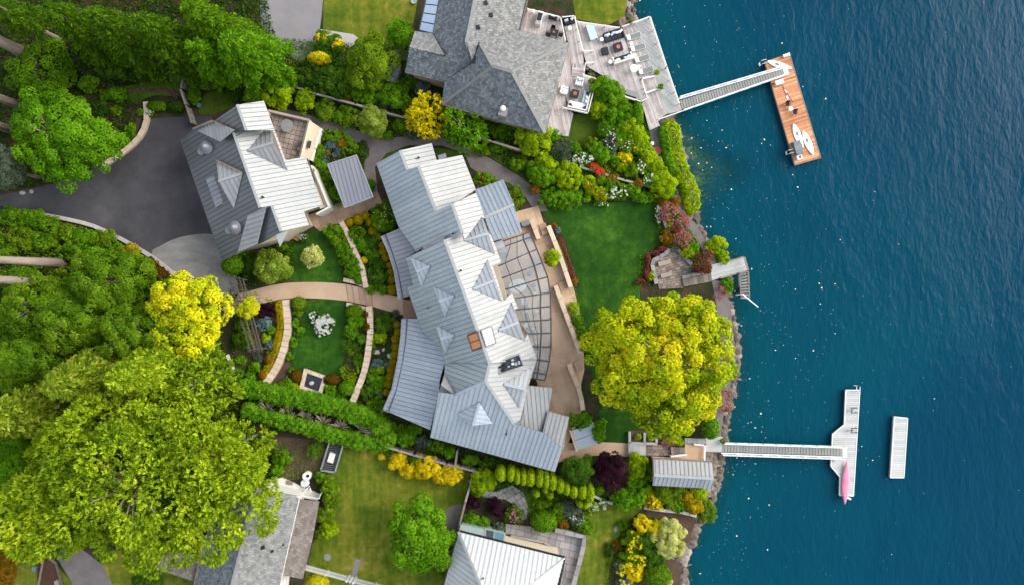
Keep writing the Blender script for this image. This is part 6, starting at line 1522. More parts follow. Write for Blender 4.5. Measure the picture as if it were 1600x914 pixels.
for z in (.45, 1.25): MB().bar(A + Vector((0, 0, z)), B + Vector((0, 0, z)), .06, .09).build('rail', MT['white'], pf)
pk = None
for k in range(n):
 p = A.lerp(B, (k + .5) / n)
 m = MB().prism([p + dd * .06, p - dd * .06, p - dd * .06 + Vector((-dd.y, dd.x, 0)) * .04, p + dd * .06 + Vector((-dd.y, dd.x, 0)) * .04], .05, 1.6)
 m.add([p + dd * .06 + Vector((0, 0, 1.6)), p - dd * .06 + Vector((0, 0, 1.6)), p + Vector((0, 0, 1.72))], [(0, 1, 2)]); m.build('picket', MT['white'], pf)
for k in range(5): p = A.lerp(B, k / 4); MB().bar(p, p + Vector((0, 0, 1.75)), .14, .14).build('post', MT['white'], pf)
for s in (0, 1): p = A.lerp(B, .47 + .07 * s); MB().bar(p, p + Vector((0, 0, 1.9)), .2, .2).build('gate_post', MT['white'], pf)
# raised bed frame and slab bottom-left
rb_ = thing('raised_bed', 'narrow raised bed of red soil with a pale slab in the bottom left', 'raised bed', P(75, 890)); b = MB()
for a, c in (((68, 866), (58, 920)), ((86, 880), (98, 925)), ((68, 866), (86, 880))): b.bar(P(*a, .3), P(*c, .3), .12, .3)
b.build('timber', MT['old_wood'], rb_); MB().prism(PP([(84, 908), (90, 905), (96, 925), (88, 925)], .25), 0, .25).build('slab', MT['concrete'], rb_)
tp = thing('birdbath', 'small blue grey bird bath on the lawn in the bottom left', 'bird bath', P(58.5, 885.5)); MB().lathe(P(58.5, 885.5), [(.1, 0), (.07, .5), (.3, .6), (.33, .66), (.26, .63), (.02, .58)], 16).build('bowl', MT['teal'], tp)
mbx = thing('utility_cabinet', 'pale grey cabinet beside the sun-toned roof section at the top of the metal house', 'cabinet', P(691, 245)); MB().box(P(691, 245, .4), (1.0, .5, .8), rz=.3).build('box', MT['concrete'], mbx, bevel=.03); MB().box(P(691, 245, .83), (1.05, .55, .05), rz=.3).build('lid', MT['steel'], mbx)
# ------------------------------------------------------------------ shoreline rocks
rng0 = random.Random(11)
def rock_mesh(seed):
 r_ = random.Random(seed); b = MB(); prof = [(.62, -.3), (1, -.05), (.95, .18), (.6, .42), (.2, .52)]; n = 9
 b.lathe((0, 0, 0), prof, n); b.v = [(x * (1 + .28 * (r_.random() - .5)), y * (1 + .28 * (r_.random() - .5)), z * (1 + .5 * (r_.random() - .5))) for x, y, z in b.v]
 b.t = [r_.random()] * len(b.t)
 return b
protos = []
def rock_at(x, y, z, s, rz, where):
 k = rng0.randrange(7)
 while len(protos) < 7:
  o = rock_mesh(len(protos)).build('shore_rock', MT['rock'], None); protos.append(o); o['_free'] = 1
 o = protos[k]
 if o.get('_free'): del o['_free']
 else: o = o.copy(); COL.objects.link(o)
 o.location = P(x, y, z); o.rotation_euler = (rng0.random() * .4, rng0.random() * .4, rz); o.scale = (s * (1 + .4 * rng0.random()), s, s * .8)
 tag(o, 'rough grey brown rock at the shore ' + where, 'rock', 'rocks ' + where)
W0 = 'at the top between lawn and deck'
y = 2
while y < 36: 
 rock_at(shore_x(y) - 2 + rng0.random() * 4, y, -1.0, .25 + .3 * rng0.random(), y, W0); rock_at(shore_x(y) - 9 + rng0.random() * 5, y + 2, -.5, .25 + .25 * rng0.random(), y, W0); y += 5
y = 338
while y < 385: rock_at(shore_x(y) - 3 + rng0.random() * 4, y, -1.0, .3 + .35 * rng0.random(), y * 3, 'between the ivy bank and the lime ivy mound'); y += 5
y = 480
while y < 700: rock_at(shore_x(y) - 4 + rng0.random() * 6, y, -1.3 + .3 * rng0.random(), .2 + .3 * rng0.random(), y * 3, 'beside the huge maple'); y += 3.2
y = 712
while y < 800: rock_at(shore_x(y) - 3 + rng0.random() * 5, y, -1.3, .25 + .35 * rng0.random(), y * 3, 'beside the boathouse'); y += 3.5
for (x, y, s) in ((1084, 838, .7), (1078, 848, .8), (1070, 858, .8), (1058, 868, .9), (1052, 882, 1.0), (1060, 888, .9), (1066, 880, .7), (1066, 893, .9), (1062, 903, .9), (1068, 908, .7), (1074, 852, .6), (1088, 828, .6), (1064, 912, .8), (1046, 876, .7), (1069, 868, .7), (1097, 812, .6), (1104, 800, .5)):
 rock_at(x, y, -.9, s, x + y, 'by the pale lime dome bush')
for o in [p for p in protos if p.get('_free')]: bpy.data.objects.remove(o)
# ------------------------------------------------------------------ petals and leaves drifting on the lake
def floating():
 rng = np.random.default_rng(21); n = 750
 py = rng.uniform(-30, 930, n); px = shore_x(py) + 6 + rng.exponential(95, n); py = py + 14 * np.sin(px / 17) * np.sin(py / 23)
 cl_ = rng.normal(size=(n, 2)) * 3; keep = px < 1640; px, py = px[keep] + cl_[keep, 0], py[keep] + cl_[keep, 1]
 k = (CAM_H - WZ) / CAM_H / PXM
 pts = np.stack([(px - 800) * k, (457 - py) * k, np.full(len(px), WZ + .02)], 1); n = len(pts)
 s = np.where(rng.random(n) < .12, rng.uniform(.14, .30, n), rng.uniform(.04, .11, n))
 m = M('floating_petal', [(.75, .74, .62), (.62, .50, .25), (.70, .70, .66), (.45, .30, .12)], rough=.7, tint=.95, noise=.1)
 o = leaf_mesh('floating_petals', pts, np.tile([0, 0, 1.0], (n, 1)), s, s * .7, rng.uniform(0, 1, n) ** 1.5, m, fold=0)
 o['kind'] = 'stuff'
floating()
# ================================================================== plants
SEED = [100]
def nrng():
 SEED[0] += 1; return np.random.default_rng(SEED[0])
def wr(r, zc): return r / PXM * (CAM_H - zc) / CAM_H
def blossoms(o, rng, pts, pal, n, size, name='blossom'):
 """flower heads: little rosettes of petals sitting on the outermost leaves"""
 top = pts[np.argsort(-(pts[:, 2] + rng.normal(size=len(pts)) * .35))[:max(n * 2, 8)]]
 c = top[rng.choice(len(top), min(n, len(top)), replace=False)] + [0, 0, .12]
 m = 5; q = np.repeat(c, m, 0); a = np.tile(np.arange(m) * 2 * np.pi / m, len(c)) + np.repeat(rng.uniform(0, 6, len(c)), m)
 al = np.stack([np.cos(a), np.sin(a), np.full(len(a), .25)], 1); S = np.repeat(size * rng.uniform(.6, 1.3, len(c)), m)
 return tag(leaf_mesh(name, q + al * S[:, None] * .4, np.stack([-np.cos(a) * .3, -np.sin(a) * .3, np.ones(len(a))], 1), S, S * .8, rng.uniform(0, 1, len(q)), LM[pal], o, along=al, fold=.1), kind='stuff')
def shrub(px, py, rx, ry, h, style, pal, label, group=None, name='shrub', cat='shrub', fl=None, z0=0.0, leaf=None, dens=1.0):
 rng = nrng(); zc = z0 + h * .55
 X, Y = wr(rx, zc), wr(ry, zc); c = P(px, py, zc); r = np.array([X, Y, h * .5])
 area = 4 * X * Y + 2.5 * h * (X + Y) * .5
 loc = (c.x, c.y, z0); ca = np.array(c)
 if style == 'ball':      # clipped dome, tiny leaves
  L = leaf or .15; n = int(dens * 5.0 * area / (L * L * .6))
  n = min(n, 9000)
  d = rdir(rng, n); d[:, 2] = np.where(d[:, 2] < -.55, -d[:, 2], d[:, 2])
  bump = 1 + .05 * np.sin(d[:, 0] * 9 + rng.uniform(0, 6)) * np.cos(d[:, 1] * 8)
  pts = ca + d * r * (rng.uniform(.86, 1.03, n) * bump)[:, None]
  o = leaf_mesh(name, pts, d + rdir(rng, n) * .55 + [0, 0, .2], L * rng.uniform(.7, 1.3, n), L * .65, rng.uniform(0, 1, n), LM[pal], loc=loc)
 elif style == 'grass':   # arching blades from the middle
  n = int(dens * 55 * X * Y * 6) + 60
  a = rng.uniform(0, 2 * np.pi, n); el = rng.uniform(.1, 1.2, n); al = np.stack([np.cos(a) * np.cos(el), np.sin(a) * np.cos(el), np.sin(el)], 1)
  ln = (X + Y) * .5 * rng.uniform(.5, 1.1, n); pts = np.array([c.x, c.y, z0 + .1]) + al * ln[:, None] * .55
  pts[:, 2] = np.maximum(pts[:, 2], z0 + .06)
  o = leaf_mesh(name, pts, np.cross(al, rdir(rng, n)) + [0, 0, .3], ln, np.full(n, .10), rng.uniform(0, 1, n), LM[pal], loc=loc, along=al)
 elif style == 'spray':   # feathery: fans of thin blades (Japanese maples, loose conifers)
  nl = max(7, int(area * 1.0)); p, q, t, e, lc = lobed(rng, ca, r, nl, .5 * min(X, Y) ** .7, int(dens * area * 22), low=-.1, flat=.6)
  L = leaf or .34
  out = unit(p - (ca - [0, 0, h * .5])) * .8 + rdir(rng, len(p)) * .3
  p2, n2, t2, al, L2 = tufts(rng, p, out, t, 4, L, .5)
  o = leaf_mesh(name, p2, n2, L2, L2 * .26, t2, LM[pal], loc=loc, along=al); pts = p
 else:                    # 'bush': rounded clumps of broad leaves
  L = leaf or (.20 if style == 'bush' else .28)
  lr = .27 * min(X, Y, 2.2) ** .8
  nl = max(6, int(area / (lr * lr) * .55)); n = min(int(dens * 4.2 * area / (L * L * .62)), 14000)
  pts, q, t, e, lc = lobed(rng, ca, r, nl, lr, n, low=-.3, flat=.85, fill=.18)
  pts[:, 2] = np.maximum(pts[:, 2], z0 + .05)
  o = leaf_mesh(name, pts, q, L * rng.uniform(.7, 1.35, len(pts)), L * .62, t, LM[pal], loc=loc)
 if fl: blossoms(o, rng, pts, *fl)
 return tag(o, label, cat, group)
def trunk_obj(root, base, top, r0, r1, limbs=(), rng=None, mat='bark'):
 b = MB(); base = Vector(base); top = Vector(top); k = 6; pts = []
 for i in range(k + 1):
  t = i / k; p = base.lerp(top, t); j = 0 if i in (0, k) else .12 * r0
  pts.append(p + Vector((rng.normal() * j, rng.normal() * j, 0)))
 b.tube(pts, [r0 * (1.25 if i == 0 else 1) * (1 - i / k) + r1 * i / k for i in range(k + 1)], 9)
 for l in limbs:
  l = Vector(l); t = min(.9, max(.25, (l.z - base.z) / max(.1, top.z - base.z) * .6)); s = base.lerp(top, t)
  m = s.lerp(l, .5) + Vector((0, 0, .1 * (l - s).length)); b.tube([s, m, s.lerp(l, .97)], [r0 * .42 * (1 - t) + .05, r0 * .2 + .03, .03], 5)
 return b.build('trunk', MT[mat], root, smooth=True)
WG = 'trees of the wood on the left'
def tree(px, py, rx, ry, z0, z1, style, pal, label, group=None, name='broadleaf_tree', base=None, lobe=1.5, nl=None, leaf=.34, dens=1.0, cat='tree', jit=(.55, 1.06), transl=None, flat=.8):
 """px,py = where the middle of the crown shows; the trunk stands straight under it unless 'base' gives the foot"""
 rng = nrng(); zc = (z0 + z1) / 2; X, Y = wr(rx, zc), wr(ry, zc); c = np.array(P(px, py, zc)); r = np.array([X, Y, (z1 - z0) / 2])
 foot = P(*base, 0) if base else Vector((c[0], c[1], 0))
 root = thing(name, label, cat, foot, group)
 if group == WG and style == 'broad': lobe *= .72; leaf *= .88
 area = 2.2 * np.pi * X * Y + 1.5 * (X + Y) * (z1 - z0)
 nl = nl or int(area / (lobe * lobe) * .42)
 if style == 'broad':
  n = int(dens * 3.0 * area / (leaf * leaf * .6))
  pts, q, t, e, lc = lobed(rng, c, r, nl, lobe, n, low=-.45, flat=flat, fill=.10, jit=jit)
  leaf_mesh('crown', pts, q, leaf * rng.uniform(.6, 1.4, len(pts)), leaf * .62, t, LM[pal], root)
 elif style == 'tuft':   # conifer with stubby fans of shoots
  n = int(dens * area * 3.4)
  pts, q, t, e, lc = lobed(rng, c, r, nl, lobe, n, low=-.5, flat=.7, fill=.08, rough=.25, jit=jit)
  out = e * .7 + unit(pts - (c - [0, 0, r[2] * .4])) * .8
  p2, n2, t2, al, L2 = tufts(rng, pts, out, t, 7, leaf * 1.7, .7)
  leaf_mesh('crown', p2, n2, L2, L2 * .36, t2, LM[pal], root, along=al)
 elif style == 'frond':  # layered boughs that sweep outward and hang at the tips
  nb = int(dens * area * .75); lev = rng.uniform(0, 1, nb) ** .8
  az = rng.uniform(0, 2 * np.pi, nb); P_ = []; A_ = []; T_ = []; N_ = []
  for i in range(nb):
   zb = z0 + (z1 - z0) * lev[i]; R_ = (1 - lev[i] * .88) ** .75; d = np.array([np.cos(az[i]) * X, np.sin(az[i]) * Y, 0]) * R_
   Lb = np.linalg.norm(d); d = d / max(Lb, 1e-6); tb = rng.uniform(0, 1); m = max(3, int(Lb * 4.4)); side = np.array([-d[1], d[0], 0])
   for s in np.linspace(.3, 1.03, m):
    p = np.array([c[0], c[1], zb]) + d * Lb * s + np.array([0, 0, .25 * Lb * s - .42 * Lb * s * s]); w = .42 * (1.1 - s) * Lb * .55 + .12
    for k in (-1, 1, 0, -1, 1):
     al = d * (.9 if k else 1.2) + side * k * rng.uniform(.5, 1.1) + [0, 0, -.12 - .3 * s * rng.random()]
     P_.append(p + side * k * w * rng.uniform(.2, 1) + rng.normal(size=3) * .08); A_.append(al); N_.append([rng.normal() * .35, rng.normal() * .35, 1]); T_.append(tb * .4 + rng.uniform(0, .6))
  P_ = np.array(P_); A_ = unit(np.array(A_)); L2 = leaf * 1.3 * rng.uniform(.7, 1.3, len(P_))
  leaf_mesh('crown', P_, np.array(N_), L2, L2 * .34, np.array(T_), LM[pal], root, along=A_)
  lc = c + rdir(rng, 6) * r * .5
 top = Vector((c[0], c[1], z1 - .12 * (z1 - z0)))
 limbs = [Vector(x) for x in lc[np.argsort(-lc[:, 2])[:10]]] if style != 'frond' else []
 trunk_obj(root, foot, top, .05 + .022 * z1, .05, limbs, rng)
 return root
# ------------------------------------------------------------------ the big trees
tree(1034, 562, 106, 116, 2.5, 13.5, 'broad', 'maple', 'huge golden green maple spreading between the dark lawn and the rocky shore', lobe=.95, leaf=.40, dens=1.25, name='maple_tree', jit=(.55, 1.05), flat=.8)
tree(297, 494, 66, 63, 2.5, 10.5, 'broad', 'gtree', 'bright golden yellow tree overhanging the pale driveway apron', lobe=.8, leaf=.36, name='golden_tree', jit=(.6, 1.05))
tree(224, 748, 184, 124, 3, 19, 'tuft', 'fir', 'huge tufted yellow green fir over the grey shingled house in the bottom left', WG, 'fir_tree', lobe=1.25, leaf=.33, dens=1.6, jit=(.62, 1.06), base=(290, 720))
tree(92, 795, 82, 62, 6, 17, 'tuft', 'firgold', 'paler golden tufted fir leaning out at the bottom left corner', WG, 'fir_tree', lobe=1.5, leaf=.42, base=(190, 745))
tree(97, 220, 76, 72, 2, 10, 'broad', 'green', 'large fresh green maple between the left edge and the dark driveway', WG, lobe=1.25, leaf=.36)
tree(62, 112, 46, 50, .4, 3, 'broad', 'mid', 'dark mid green tree around the leaning trunks in the top left', WG, lobe=1.3, leaf=.36)
tree(20, 22, 36, 34, 4, 13, 'frond', 'conif', 'blue green conifer in the very top left corner', WG, 'conifer_tree', leaf=.36)
tree(128, 44, 54, 48, 1, 13, 'frond', 'conif', 'dark conifer at the left end of the row above the shady garden', WG, 'conifer_tree', leaf=.36)
tree(196, 56, 56, 52, 1, 14, 'frond', 'conif', 'bright tipped conifer second along the row above the shady garden', WG, 'conifer_tree', leaf=.36, dens=1.1)
tree(262, 64, 56, 52, 1, 14, 'frond', 'conif', 'conifer in the middle of the row above the shady garden', WG, 'conifer_tree', leaf=.36, dens=1.1)
tree(334, 40, 60, 42, 1, 14, 'frond', 'mid', 'mid green conifer at the top edge beside the pale asphalt drive', WG, 'conifer_tree', leaf=.36)
tree(388, 88, 72, 58, 1, 12, 'frond', 'green', 'broad fresh green conifer with hanging boughs beside the pale asphalt drive', WG, 'conifer_tree', leaf=.40, dens=1.15)
tree(330, 92, 46, 40, 1, 11, 'frond', 'green', 'fresh green conifer left of the broad one beside the pale asphalt drive', WG, 'conifer_tree', leaf=.36)
tree(10, 265, 26, 36, 3, 9, 'broad', 'grey', 'pale grey green tree at the left edge above the driveway mouth', WG, lobe=.9, leaf=.26)
tree(175, 440, 58, 52, 1, 9, 'broad', 'wood', 'fresh green maple beside the fallen looking trunks on the left', WG, lobe=1.1, leaf=.30)
tree(60, 478, 58, 42, 1, 9, 'broad', 'wood', 'mid green tree just below the pair of bare leaning trunks', WG, lobe=1.1, leaf=.30)
tree(120, 505, 60, 48, 1, 10, 'broad', 'wood', 'broad fresh green tree left of the golden tree', WG, lobe=1.15, leaf=.32)
tree(225, 520, 56, 48, 1, 11, 'broad', 'wood', 'bright green tree directly left of the golden tree crown', WG, lobe=1.1, leaf=.30)
tree(32, 562, 60, 50, 1, 11, 'broad', 'wood', 'mid green tree at the left edge above the weeping fir', WG, lobe=1.2, leaf=.32)
tree(135, 592, 72, 60, 3, 16, 'frond', 'weep', 'feathery yellow green cedar in the middle of the wood', WG, 'conifer_tree', leaf=.40, dens=1.1)
tree(235, 582, 76, 60, 3, 17, 'frond', 'fir', 'feathery bright cedar below the golden tree', WG, 'conifer_tree', leaf=.40, dens=1.1)
tree(315, 598, 56, 48, 2, 11, 'tuft', 'fir', 'tufted green fir just left of the double hedge', WG, 'fir_tree', lobe=1.3, leaf=.36)
tree(28, 648, 58, 52, 5, 17, 'frond', 'weep', 'pale weeping fir at the left edge', WG, 'conifer_tree', leaf=.44)
tree(40, 735, 52, 58, 1, 9, 'broad', 'green', 'dark fresh green tree below the pale weeping fir', WG, lobe=1.2, leaf=.30)
tree(380, 690, 40, 40, 1, 8, 'tuft', 'fir', 'small tufted fir at the right side of the huge fir', WG, 'fir_tree', lobe=1.1, leaf=.34)
# tall pines whose bare trunks lean out of the frame
for k, (b, lb, rt) in enumerate((((101, 413), 'tall pine with a bare pale trunk, upper one of the close pair on the left', .62), ((87, 440.5), 'tall pine with a bare pale trunk, lower one of the close pair on the left', .62), ((54, 91), 'tall pine with a thick bare trunk in the top left', .75),
                                 ((30, 165), 'tall pine with a bare trunk above the fresh green maple on the left', .5), ((17, 203), 'tall pine with a short glimpse of trunk beside the fresh green maple', .5), ((12, 498), 'tall pine showing a short stub of trunk below the close pair', .55))):
 rng = nrng(); f = P(*b); root = thing('pine_tree', lb, 'tree', f, WG)
 trunk_obj(root, f, f + Vector((0, 0, 30)), rt, .12, (), rng)
 c = np.array([f.x, f.y, 29.5]); p, q, t, e, lc = lobed(rng, c, np.array([3.6, 3.6, 5.5]), 40, 1.1, 1100, low=-.6)
 p2, n2, t2, al, L2 = tufts(rng, p, e, t, 4, .6, .6); leaf_mesh('crown', p2, n2, L2, L2 * .28, t2, LM['conif'], root, along=al)
# mid sized trees
tree(580, 95, 36, 40, 1.2, 7, 'broad', 'olive', 'round olive green tree beside the tiny grey shed', lobe=.8, leaf=.24)
tree(655, 838, 52, 58, 1, 7.5, 'broad', 'green', 'fresh green spreading tree on the patchy lawn beside the white hip roof', lobe=.95, leaf=.40, jit=(.5, 1.05))
tree(903, 735, 27, 23, .5, 5, 'broad', 'deep', 'dark green camellia like tree between the house corner and the purple maple', lobe=.7, leaf=.26)
tree(953, 735, 27, 27, .6, 5, 'broad', 'purple', 'round dark purple maple beside the tan path', lobe=.6, leaf=.20, dens=1.2, name='purple_maple')
tree(727, 203, 30, 32, .8, 6, 'spray2' if False else 'tuft', 'green', 'fresh green palmate tree with starry boughs by the shingled house eave', lobe=.8, leaf=.42, dens=.7, name='palmate_tree', jit=(.5, 1.05))
for (x, y, rx, ry, k) in ((668, 182, 27, 36, 0),):
 tree(x, y, rx, ry, .6, 6, 'tuft', 'yellow', 'bright yellow false acacia like tree against the corner of the shingled house', lobe=.75, leaf=.30, dens=1.1, name='yellow_tree', jit=(.45, 1.1))
tree(625, 55, 21, 20, .8, 5, 'broad', 'green', 'small bright green tree on the lawn below the glazed lean-to', lobe=.6, leaf=.28)
tree(388, 482, 17, 15, 1.2, 4, 'broad', 'gtree', 'small yellow flowered tree growing through the timber arbour', lobe=.5, leaf=.22, jit=(.5, 1.05))
tree(489, 402, 17, 16, .6, 3.6, 'broad', 'cream', 'small pale cream leaved tree in the upper dark lawn', lobe=.5, leaf=.24, dens=.8, name='cream_leaved_tree')
tree(425, 418, 28, 26, .4, 4.2, 'broad', 'var', 'large variegated yellow green shrub tree below the garage house', lobe=.65, leaf=.22)
tree(862, 402, 12, 12, .9, 3, 'broad', 'lime', 'small round lime tree beside the long terrace wall', lobe=.4, leaf=.22)
# ------------------------------------------------------------------ shrubs, area by area
def S_(rows):
 for r in rows: shrub(*r[:8], **(r[8] if len(r) > 8 else {}))
# upper left garden and the driveway bank
S_([
 (246, 166, 17, 8, 1.2, 'ball', 'mid', 'long clipped dark shrub at the top edge of the driveway, left half'), (276, 166, 16, 9, 1.2, 'ball', 'dark', 'long clipped dark shrub at the top edge of the driveway, right half'),
 (235, 178, 6, 5, .7, 'bush', 'mid', 'small white flowered plant at the end of the curved stone wall', dict(fl=('white', 30, .10))), (220, 176, 6, 6, .8, 'ball', 'mid', 'small dark ball on top of the curved stone wall'),
 (172, 214, 15, 15, 1.4, 'bush', 'mid', 'pink white flowered shrub on the bank by the driveway', dict(fl=('white', 26, .13))), (160, 193, 8, 7, .9, 'bush', 'green', 'small bright shrub in the brown soil left of the wall'),
 (182, 174, 8, 8, .9, 'bush', 'olive', 'small yellowish shrub in the soil near the stepping row'), (155, 172, 14, 14, 1.6, 'bush', 'dark', 'dark shrub above the brown soil patch'),
 (204, 205, 9, 12, .8, 'bush', 'green', 'bright low shrub hugging the inside of the stone wall'), (195, 222, 8, 8, .8, 'bush', 'green', 'bright low plant at the lower inside of the stone wall'),
 (182, 232, 10, 7, .8, 'bush', 'green', 'bright low plant at the foot of the stone wall near the maple'), (175, 110, 22, 14, 1.8, 'bush', 'deep', 'bluish dark shrub under the conifer row, left'), (215, 118, 20, 11, 1.6, 'bush', 'dark', 'dark shrub under the conifer row, middle'),
 (250, 115, 17, 14, 1.8, 'bush', 'mid', 'mid green shrub under the conifer row beside the shady lawn'), (282, 118, 13, 12, 1.6, 'bush', 'grey', 'grey green shrub near the cap of the old fence'), (140, 130, 16, 14, 1.6, 'bush', 'mid', 'mid green shrub left of the shady garden'),
 (185, 148, 16, 11, 1.2, 'bush', 'green', 'fresh fern like shrub left of the stone row'), (165, 150, 10, 9, 1.2, 'bush', 'mid', 'mid green shrub in the shady garden left of the ferns'), (335, 125, 20, 15, 2.2, 'bush', 'olive', 'olive shrub behind the fence left of the garage roof'),
 (368, 146, 18, 14, 2.2, 'bush', 'dark', 'dark shrub touching the garage roof peak'), (395, 148, 14, 12, 2.0, 'bush', 'var', 'pale flecked shrub right of the garage roof peak'), (304, 148, 9, 20, 1.2, 'bush', 'mid', 'low green shrub along the old fence'),
 (433, 147, 26, 25, 3.0, 'bush', 'lime', 'pale lime round shrub at the corner of the fence by the roof terrace'), (470, 155, 1, 1, .2, 'bush', 'mid', 'tiny seedling beside the long fence'),
])
# strip between the pale asphalt and the shingled house
S_([
 (514, 74, 27, 22, 2.4, 'bush', 'deep', 'dark glossy shrub between two orange yellow flower clumps'), (504, 63, 9, 8, 2.6, 'bush', 'gold', 'small golden flower clump at the pale path corner'), (530, 73, 9, 8, 2.6, 'bush', 'gold', 'small golden flower clump right of the dark shrub'),
 (500, 93, 19, 10, 2.8, 'ball', 'yellow', 'bright yellow flat topped shrub at the edge of the pale asphalt', dict(leaf=.22)), (486, 122, 27, 24, 2.4, 'bush', 'dark', 'dark shrub beside the fence below the yellow flat topped one'), (528, 126, 32, 26, 3.2, 'bush', 'deep', 'large round glossy dark rhododendron by the fence', dict(leaf=.28)),
 (560, 140, 22, 18, 2.2, 'bush', 'mid', 'mid green shrub below the olive tree'), (580, 149, 24, 15, 2.0, 'bush', 'green', 'bright green shrub along the fence below the olive tree'), (615, 146, 26, 22, 2.4, 'bush', 'green', 'bright green bushy shrub in front of the tiny shed'),
 (642, 130, 14, 12, 1.8, 'bush', 'deep', 'dark shrub under the shingled eave'), (660, 138, 12, 10, 1.6, 'bush', 'blue', 'grey blue shrub near the shingled eave corner'), (638, 168, 15, 12, 1.6, 'bush', 'olive', 'mottled olive shrub left of the yellow tree'), (600, 164, 14, 8, 1.2, 'bush', 'grey', 'grey twiggy shrub along the fence'),
 (543, 155, 8, 7, 1.2, 'ball', 'rust', 'rusty brown shrub poking over the fence'), (478, 158, 16, 18, 2.0, 'bush', 'lime', 'lime rounded shrub first below the fence', dict(leaf=.17)), (509, 174, 16, 16, 1.9, 'bush', 'olive', 'yellow green rounded shrub second below the fence', dict(leaf=.17)),
 (530, 185, 12, 12, 1.4, 'bush', 'mid', 'mid green low shrub between the rounded ones below the fence'), (545, 175, 14, 11, 1.4, 'bush', 'mid', 'mid green shrub tight against the fence'), (541, 190, 11, 10, 1.4, 'bush', 'olive', 'small olive shrub at the path bend'),
 (580, 190, 27, 24, 2.8, 'bush', 'var', 'large yellow olive rhododendron on the path side of the fence'), (625, 197, 12, 11, 1.4, 'bush', 'mid', 'mid green shrub right of the large rhododendron'), (648, 206, 17, 11, 1.2, 'bush', 'grey', 'pale speckled low shrub under the yellow tree'),
 (604, 212, 10, 7, .8, 'bush', 'green', 'low green plant at the path edge'), (690, 205, 9, 9, .9, 'bush', 'var', 'pale flecked plant under the palmate tree'), (705, 180, 12, 12, 2, 'bush', 'mid', 'mid green shrub between yellow and palmate trees'),
 (790, 205, 22, 12, 1.4, 'bush', 'mid', 'mid green shrub bed under the shingle eave'), (765, 200, 12, 10, 1.4, 'bush', 'deep', 'dark shrub right of the palmate tree'), (780, 230, 16, 9, 1.0, 'bush', 'green', 'low green shrub along the lower fence'), (755, 235, 14, 9, 1.0, 'bush', 'mid', 'low mid green shrub beside the starry tree foot'), (810, 255, 18, 12, 1.2, 'bush', 'mid', 'low mid green shrub where fence and path part'),
 (757, 281, 17, 12, 1.0, 'bush', 'green', 'low flowering green shrub beside the stone steps', dict(fl=('redf', 12, .12))), (806, 311, 12, 20, 1.3, 'bush', 'mid', 'green shrub at the corner of the grey gable roof', dict(fl=('redf', 10, .12))),
])
# round bed by the roof terrace
S_([
 (521, 243, 13, 16, 1.2, 'spray', 'blue', 'blue spruce shrub beside the flat roofed shed'), (520, 213, 20, 10, 1.0, 'bush', 'mid', 'mid green low shrub at the head of the round bed'), (545, 230, 14, 14, 1.0, 'bush', 'mid', 'mid green shrub at the path side of the round bed'),
 (536, 226, 11, 8, 1.1, 'bush', 'rust', 'rusty orange shrub in the round bed'), (512, 240, 5, 6, .9, 'bush', 'rust', 'small rusty plant left of the blue spruce'), (498, 238, 12, 14, 1.2, 'bush', 'mid', 'mid green shrub against the cream wall'), (500, 262, 12, 14, 1.2, 'bush', 'green', 'bright green shrub below the cream wall'),
 (515, 275, 14, 14, 1.2, 'bush', 'mid', 'mid green shrub left of the flat roofed shed'), (526, 300, 12, 14, 1.2, 'bush', 'green', 'fresh green shrub at the lower corner of the flat roofed shed'), (505, 290, 9, 16, .9, 'bush', 'mid', 'narrow green shrub beside the balcony wall'), (580, 290, 7, 9, .8, 'bush', 'mid', 'small green shrub at the right side of the flat roofed shed'), (566, 238, 10, 18, .8, 'bush', 'dark', 'dark edging shrub at the path side of the flat roof'),
])
